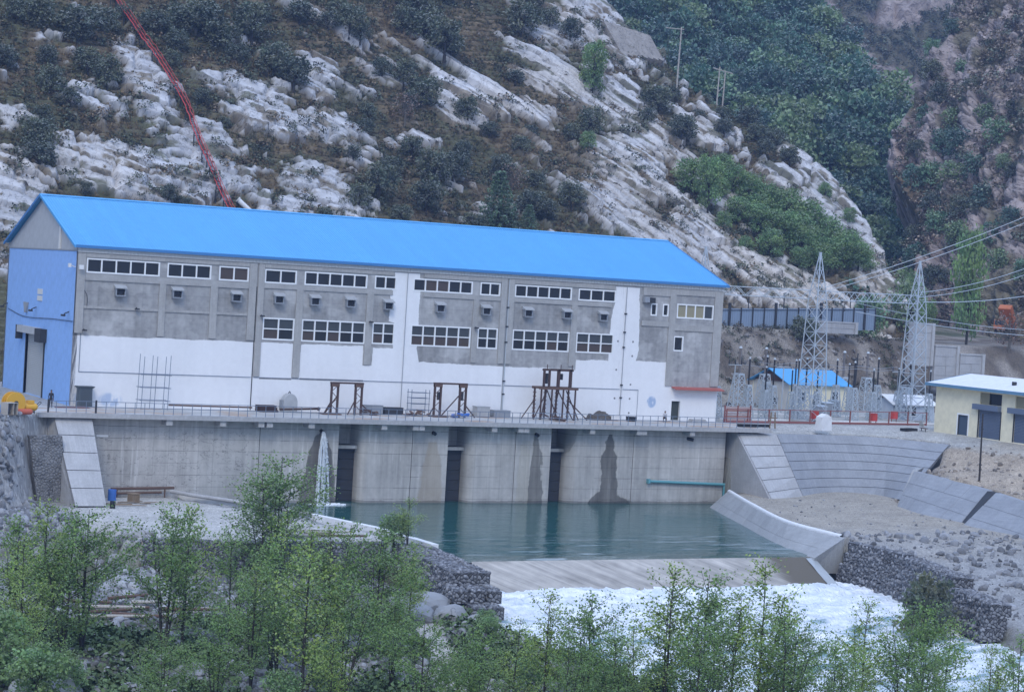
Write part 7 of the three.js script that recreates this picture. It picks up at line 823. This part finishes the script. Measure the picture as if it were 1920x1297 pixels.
{ // foot x, z and height
  const FG = [[-22.7, 74.8, 9.8], [-20.1, 75.2, 9.7], [-14.3, 75, 10.6], [-12.7, 73.9, 10.1], [-23.9, 72.1, 8.6], [-21.9, 77.1, 9.3], [-8.2, 71.3, 8.4], [-11.4, 92.6, 10.9], [-8.6, 81.5, 10.4], [-2.3, 75, 9], [-1.1, 74.6, 9.2], [0.3, 77.4, 8.9], [7.4, 68, 6.6], [-12.8, 87.5, 7.6], [-9, 93.1, 8.3], [-4, 89.4, 6.6], [-25.5, 80, 8.2], [2.5, 76.5, 7.2], [-10, 84, 9.0], 
    [2.8, 97.3, 7.9], [5.1, 98.6, 7.9], [0.2, 98.3, 6.6], [10.6, 99, 9.5], [13, 99.6, 9.1], [16, 101.9, 10.6], [13.3, 102.8, 8.4], [18.1, 102.3, 7.9], [6.8, 101.3, 6.3], [22.7, 103.4, 8.8], [26.8, 104.3, 8.7], [25.8, 104.1, 8.4], [28.7, 104.7, 7.7], [29.4, 108.1, 6.6], [31.4, 108.5, 7.2], [-3.5, 100.4, 6.4], [1.3, 102.9, 6.2], [8.4, 106, 7.2], [17.1, 108.1, 7.2], [-17.1, 92.8, 6.6], [-21.5, 96.1, 5.6], [-26.8, 84.6, 7.2], [-27.4, 90.5, 5.2], [11, 104, 7.6], [15, 106, 7.4], [20, 106, 6.8], [24, 108, 7.0], [4, 104, 6.6], [-7, 100, 6.8], [-12, 98, 6.2]];
  const zones = [[s => s[0] < -13 && s[1] < 82, 'slim alder in the left riverside thicket'], [s => s[0] < 8 && s[1] < 90, 'alder in the dense green thicket below the pale shelf'], [s => s[0] < 3.6, 'alder close to the bottom edge, left half'], [s => s[0] < 21, 'slender alder in front of the white rapids, middle group'], [() => true, 'alder in front of the rapids, lower right group']]; const groups = zones.map(() => []); for (const s of FG) groups[zones.findIndex(z => z[0](s))].push(s);
  let n = 0; groups.forEach((g, zi) => g.sort((a, b) => azim(...a) - azim(...b)).forEach((s, i) => { const k = s[2] / 9; plant('alder' + (n++ * 3 % 5), [s[0], ground(s[0], s[1]) - 0.1, s[1]], rr(0, 6.28), [k * rr(0.9, 1.15), k, k * rr(0.9, 1.15)], zones[zi][1] + ', ' + ORD[Math.min(19, i)], 'riverside alders'); }));
  plant('alder2', [5.8, ground(5.8, 44.5), 44.5], 1, [1.5, 1.2, 1.5], 'large bushy green tree standing before the left wall and falling jet'); plant('alder0', [4.4, ground(4.4, 45.5), 45.5], 3, [1.35, 1.05, 1.35], 'bushy tree just left behind the large tree before the jet');
  plant('alder1', [17.3, -8.2, 46.5], 2, [0.75, 0.46, 0.75], 'small rounded green bush on the gabions at the weir'); plant('belt2', [16.4, -8.4, 45.6], 2, [1.5, 1.3, 1.5], 'low green shrub at the shelf end left of the gabion bush');
  plant('oak3', [50.2, ground(50.2, 77), 77], 2, [2.5, 3.2, 2.5], 'dark olive bush against the right gabion wall'); plant('oak1', [52.4, ground(52.4, 75), 74.5], 2, [1.9, 2.3, 1.9], 'dark olive bush behind the larger bush at the right gabions');
  [[-29, 86, 2.2], [-27.5, 92, 1.8], [-25, 88.5, 1.3], [-1.5, 94, 1.5], [4.5, 92.5, 1.2], [8.5, 95, 1.4], [-13.5, 94.5, 1.3], [11.5, 73.5, 0.9], [13, 70, 0.8], [-8, 88, 1.4], [19, 99, 1.4], [12, 96, 1.3]].sort((a, b) => azim(...a) - azim(...b)).forEach(([x, z, r], i) => plant('belt' + (i % 3), [x, ground(x, z) - 0.1, z], i, r, 'low leafy green shrub near the bottom edge, ' + ORD[i], 'low riverside shrubs'));
}
// ---------------------------------------------------------------- boulders and stones
{ const B = [];
  B.push(['huge smooth pale grey boulder at the bottom left corner', -26.2, 88.2, 1.75, 0], ['large grey boulder, rear one of the cluster at the gabion steps', 11.6, 62.5, 1.9, 1], ['large grey boulder, left one of the cluster at the gabion steps', 9.8, 64.5, 1.5, 1], ['split grey boulder, front one of the cluster at the gabion steps', 12.3, 65.6, 1.35, 1], ['small grey boulder against the lowest gabion step', 13.8, 66.8, 0.8, 1], ['round grey boulder under the left thicket', -15.0, 77.5, 0.8, 1], ['grey boulder under the left thicket, right of the huge one', -20.5, 87.5, 0.8, 1]);
  for (const [l, x, z, r, m] of B) { const t = thing('boulder', l, 'boulder', [x, ground(x, z) + r * 0.25, z], rr(0, 6)); const o = mesh('stone', ROCKG[Math.floor(rnd() * 5)], m ? M.boulder : M.boulderPale, t); o.scale.set(r * 1.25, r, r * 1.05); }
  // heaps of loose stones
  const heap = (name, label, spots, n, r0, r1, m) => { const im = new THREE.InstancedMesh(ROCKG[(n >> 1) % 5], m, n), d = new THREE.Object3D(), c = new THREE.Color(); for (let i = 0; i < n; i++) { let [x, z, lift] = spots(i); for (let q = 0; q < 6 && onPath(x, z); q++) [x, z] = spots(i); const r = lerp(r0, r1, Math.pow(rnd(), 3)); d.position.set(x, ground(x, z) + r * 0.2 + (lift || 0), z); d.rotation.set(rr(0, 6), rr(0, 6), rr(0, 6)); d.scale.set(r * rr(0.8, 1.3), r * rr(0.6, 1), r * rr(0.8, 1.2)); d.updateMatrix(); im.setMatrixAt(i, d.matrix); const k = rr(0.4, 1.25); im.setColorAt(i, c.setRGB(k, k, k * 1.02)); } im.castShadow = im.receiveShadow = true; im.name = numbered(name); scene.add(im); tag(im, label, 'stones'); im.userData.kind = 'stuff'; };
  heap('river_stones', 'loose grey river stones covering the left bank under the trees', () => { const x = rr(-34, 15), z = rr(44, 98); return [x, z]; }, 5600, 0.1, 0.55, M.boulder);
  heap('rock_fill', 'pale tipped boulders spilling down between left pier and thicket', () => { const t = rnd(), x = lerp(-5, -9, t) + rr(-2.2, 2.2), z = lerp(36, 56, t) + rr(-2, 2); return [x, z]; }, 420, 0.3, 0.8, M.boulderPale);
  heap('rubble', 'grey broken rubble on the bank left of the concrete pier', () => [rr(-24, -6.5), rr(12.5, 30)], 2600, 0.08, 0.5, M.boulder);
  heap('bank_stones', 'scattered grey stones on the right gravel bank below the panelled wall', () => { const z = rr(46, 100), x = lerp(62, 84, rnd()) - Math.max(0, z - 60) * 0.2; return [x, z]; }, 1500, 0.08, 0.5, M.boulder);
  heap('bay_stones', 'small stones on the tan bank behind the revetment', () => { const z = rr(16, 48), x = lerp(66, 88, rnd()); return [x, z]; }, 140, 0.05, 0.18, M.boulder);
  heap('mound_stones', 'stones and clods on the dirt mound under the wooden pole', () => [rr(91, 104), rr(20, 56)], 500, 0.06, 0.4, mat(0.4, 0.35, 0.29, { map: T.rock }));
  heap('apron_foot_stones', 'pale stones along the river edge below the gabion steps', () => { const z = rr(66, 92), x = 14.8 + rr(-2.5, 1.2); return [x, z]; }, 500, 0.15, 0.6, M.boulderPale);
  heap('yard_gravel', 'scattered stones along the cut bank foot behind the switchyard', () => [rr(84, 150), rr(-44, -29)], 900, 0.08, 0.5, mat(0.33, 0.3, 0.27, { map: T.rock }));
}
// ---------------------------------------------------------------- grass and brush: tussocks nobody could count
function tussock(n, h, spread, droop) { const L = Leaves(); for (let i = 0; i < n; i++) { const a = rnd() * 6.283, r = rr(0.2, 1) * spread, k = L.p.length / 3, hh = h * rr(0.6, 1.1), c = Math.cos(a), s = Math.sin(a), w = 0.07 + 0.05 * rnd(), b = rr(0.75, 1.3); L.p.push(c * r * 0.25 - s * w, 0, s * r * 0.25 + c * w, c * r * 0.25 + s * w, 0, s * r * 0.25 - c * w, c * r, hh * (1 - droop * 0.4), s * r); L.n.push(c * 0.4, 0.9, s * 0.4, c * 0.4, 0.9, s * 0.4, c * 0.4, 0.9, s * 0.4); for (let q = 0; q < 3; q++) L.c.push(b, b, b); L.i.push(k, k + 1, k + 2); } return leafGeo(L); }
function scatter(name, label, cat, geo, n, gen, m) { const im = new THREE.InstancedMesh(geo, m, n), d = new THREE.Object3D(), c = new THREE.Color(); let i = 0, guard = 0; while (i < n && guard++ < n * 14) { const g = gen(); if (!g) continue; const [p, s, col] = g; d.position.copy(p); d.rotation.set(rr(-0.2, 0.2), rr(0, 6.28), rr(-0.2, 0.2)); d.scale.set(s, s * rr(0.7, 1.2), s); d.updateMatrix(); im.setMatrixAt(i, d.matrix); im.setColorAt(i, c.setRGB(...col)); i++; } im.count = i; im.castShadow = im.receiveShadow = true; im.name = numbered(name); scene.add(im); tag(im, label, cat); im.userData.kind = 'stuff'; return im; }
const grassCol = (x, y) => { const g = sstep(0.4, 0.62, fbm(x / 9, y / 9, 4, 401) + 0.25 * (rnd() - 0.5)), k = rr(0.55, 1.3); return [lerp(0.19, 0.10, g) * k, lerp(0.145, 0.103, g) * k, lerp(0.082, 0.05, g) * k]; };
scatter('hill_grass', 'dry brown and olive grass tussocks covering the hillside', 'grass', tussock(12, 0.75, 0.75, 0.8), 42000, () => { const v = rr(8, 108), u = rr(8, piece(CREST, v)); const r = rockAt(u, v).r; if (rnd() < r * 0.985) return null; return [onSpur(u, v, -0.06), rr(0.5, 1.15), grassCol(u, v)]; }, MT.grass);
{ const L = Leaves(); for (let q = 0; q < 46; q++) { const a = rnd() * 6.283, v = rnd(), s = Math.cbrt(rnd()), b = rr(0.7, 1.3); leaf(L, Math.cos(a) * s * Math.sqrt(1 - v * v * 0.6) * 0.8, v * s * 0.8, Math.sin(a) * s * Math.sqrt(1 - v * v * 0.6) * 0.8, rr(0.22, 0.42), [b, b, b]); } const bush = leafGeo(L);
  scatter('hill_brush', 'low dark brush and small shrubs dotted over the rocky hillside', 'brush', bush, 5000, () => { const v = rr(16, 106), u = rr(8, piece(CREST, v) - 0.5); const r = rockAt(u, v).r, c = fbm(u / 7, v / 7, 4, 402); if (rnd() > sstep(0.42, 0.62, c) + 0.08) return null; if (r > 0.6 && rnd() < 0.5) return null; const k = rr(0.7, 1.35); return [onSpur(u, v, -0.1), rr(0.45, 1.35), rnd() < 0.22 ? [0.17 * k, 0.125 * k, 0.075 * k] : [0.085 * k, 0.098 * k, 0.06 * k]]; }, MT.grass);
  scatter('cliff_brush', 'brown and dark brush on the ledges of the right cliff', 'brush', bush, 2200, () => { const v = rr(-4, 84), u = rr(piece(CEDGE, v), 34), c = fbm(u / 8, v / 8, 4, 403); if (rnd() > sstep(0.4, 0.6, c)) return null; const k = rr(0.7, 1.3), p = CLIFF.at(u, v, cliffDisp(u, v)); return [p, rr(0.6, 1.9), rnd() < 0.6 ? [0.26 * k, 0.21 * k, 0.16 * k] : [0.13 * k, 0.155 * k, 0.11 * k]]; }, MT.grass);
  scatter('mountain_brush', 'dark brush mottling the brown far mountain', 'brush', bush, 2400, () => { const u = rr(-60, 70), v = rr(-30, 90), k = rr(0.7, 1.3); if (rnd() > sstep(0.42, 0.6, fbm(u / 14, v / 10, 4, 136))) return null; return [PEAK.at(u, v, peakDisp(u, v)), rr(0.8, 2.4), [0.085 * k, 0.1 * k, 0.065 * k]]; }, MT.grass);
  scatter('wood_undergrowth', 'dark undergrowth beneath the far wood', 'brush', bush, 2600, () => { const u = rr(-50, 36), v = rr(-8, 146), k = rr(0.7, 1.3); return [WOODS.at(u, v, woodsDisp(u, v)), rr(1, 2.4), [0.05 * k, 0.072 * k, 0.042 * k]]; }, MT.grass);
  scatter('river_brush', 'leafy green undergrowth between the riverside alders', 'brush', bush, 2300, () => { const x = rr(-34, 16), z = rr(62, 112), c = fbm(x / 6, z / 6, 4, 404); if (rnd() > sstep(0.4, 0.58, c) || onPath(x, z) || sdPoly(RIVER, x, z) < 1) return null; const k = rr(0.7, 1.3); return [V3(x, ground(x, z), z), rr(0.4, 1.3), [0.10 * k, 0.15 * k, 0.06 * k]]; }, MT.grass);
  scatter('bank_brush', 'dry brush on the cut bank below the sheet fence', 'brush', bush, 420, () => { const x = rr(90, 150), z = rr(-48, -36); const k = rr(0.7, 1.3); if (rnd() > sstep(0.4, 0.6, fbm(x / 5, z / 4, 3, 405))) return null; return [V3(x, ground(x, z), z), rr(0.3, 0.9), rnd() < 0.5 ? [0.1 * k, 0.085 * k, 0.055 * k] : [0.06 * k, 0.075 * k, 0.04 * k]]; }, MT.grass); }
for (const k of Object.keys(protoOf)) { const p = protoOf[k]; if (!p.userData.used) scene.remove(p); delete p.userData.used; }
scene.traverse(o => { if (o.userData && 'used' in o.userData) delete o.userData.used; });

renderer.render(scene, camera);
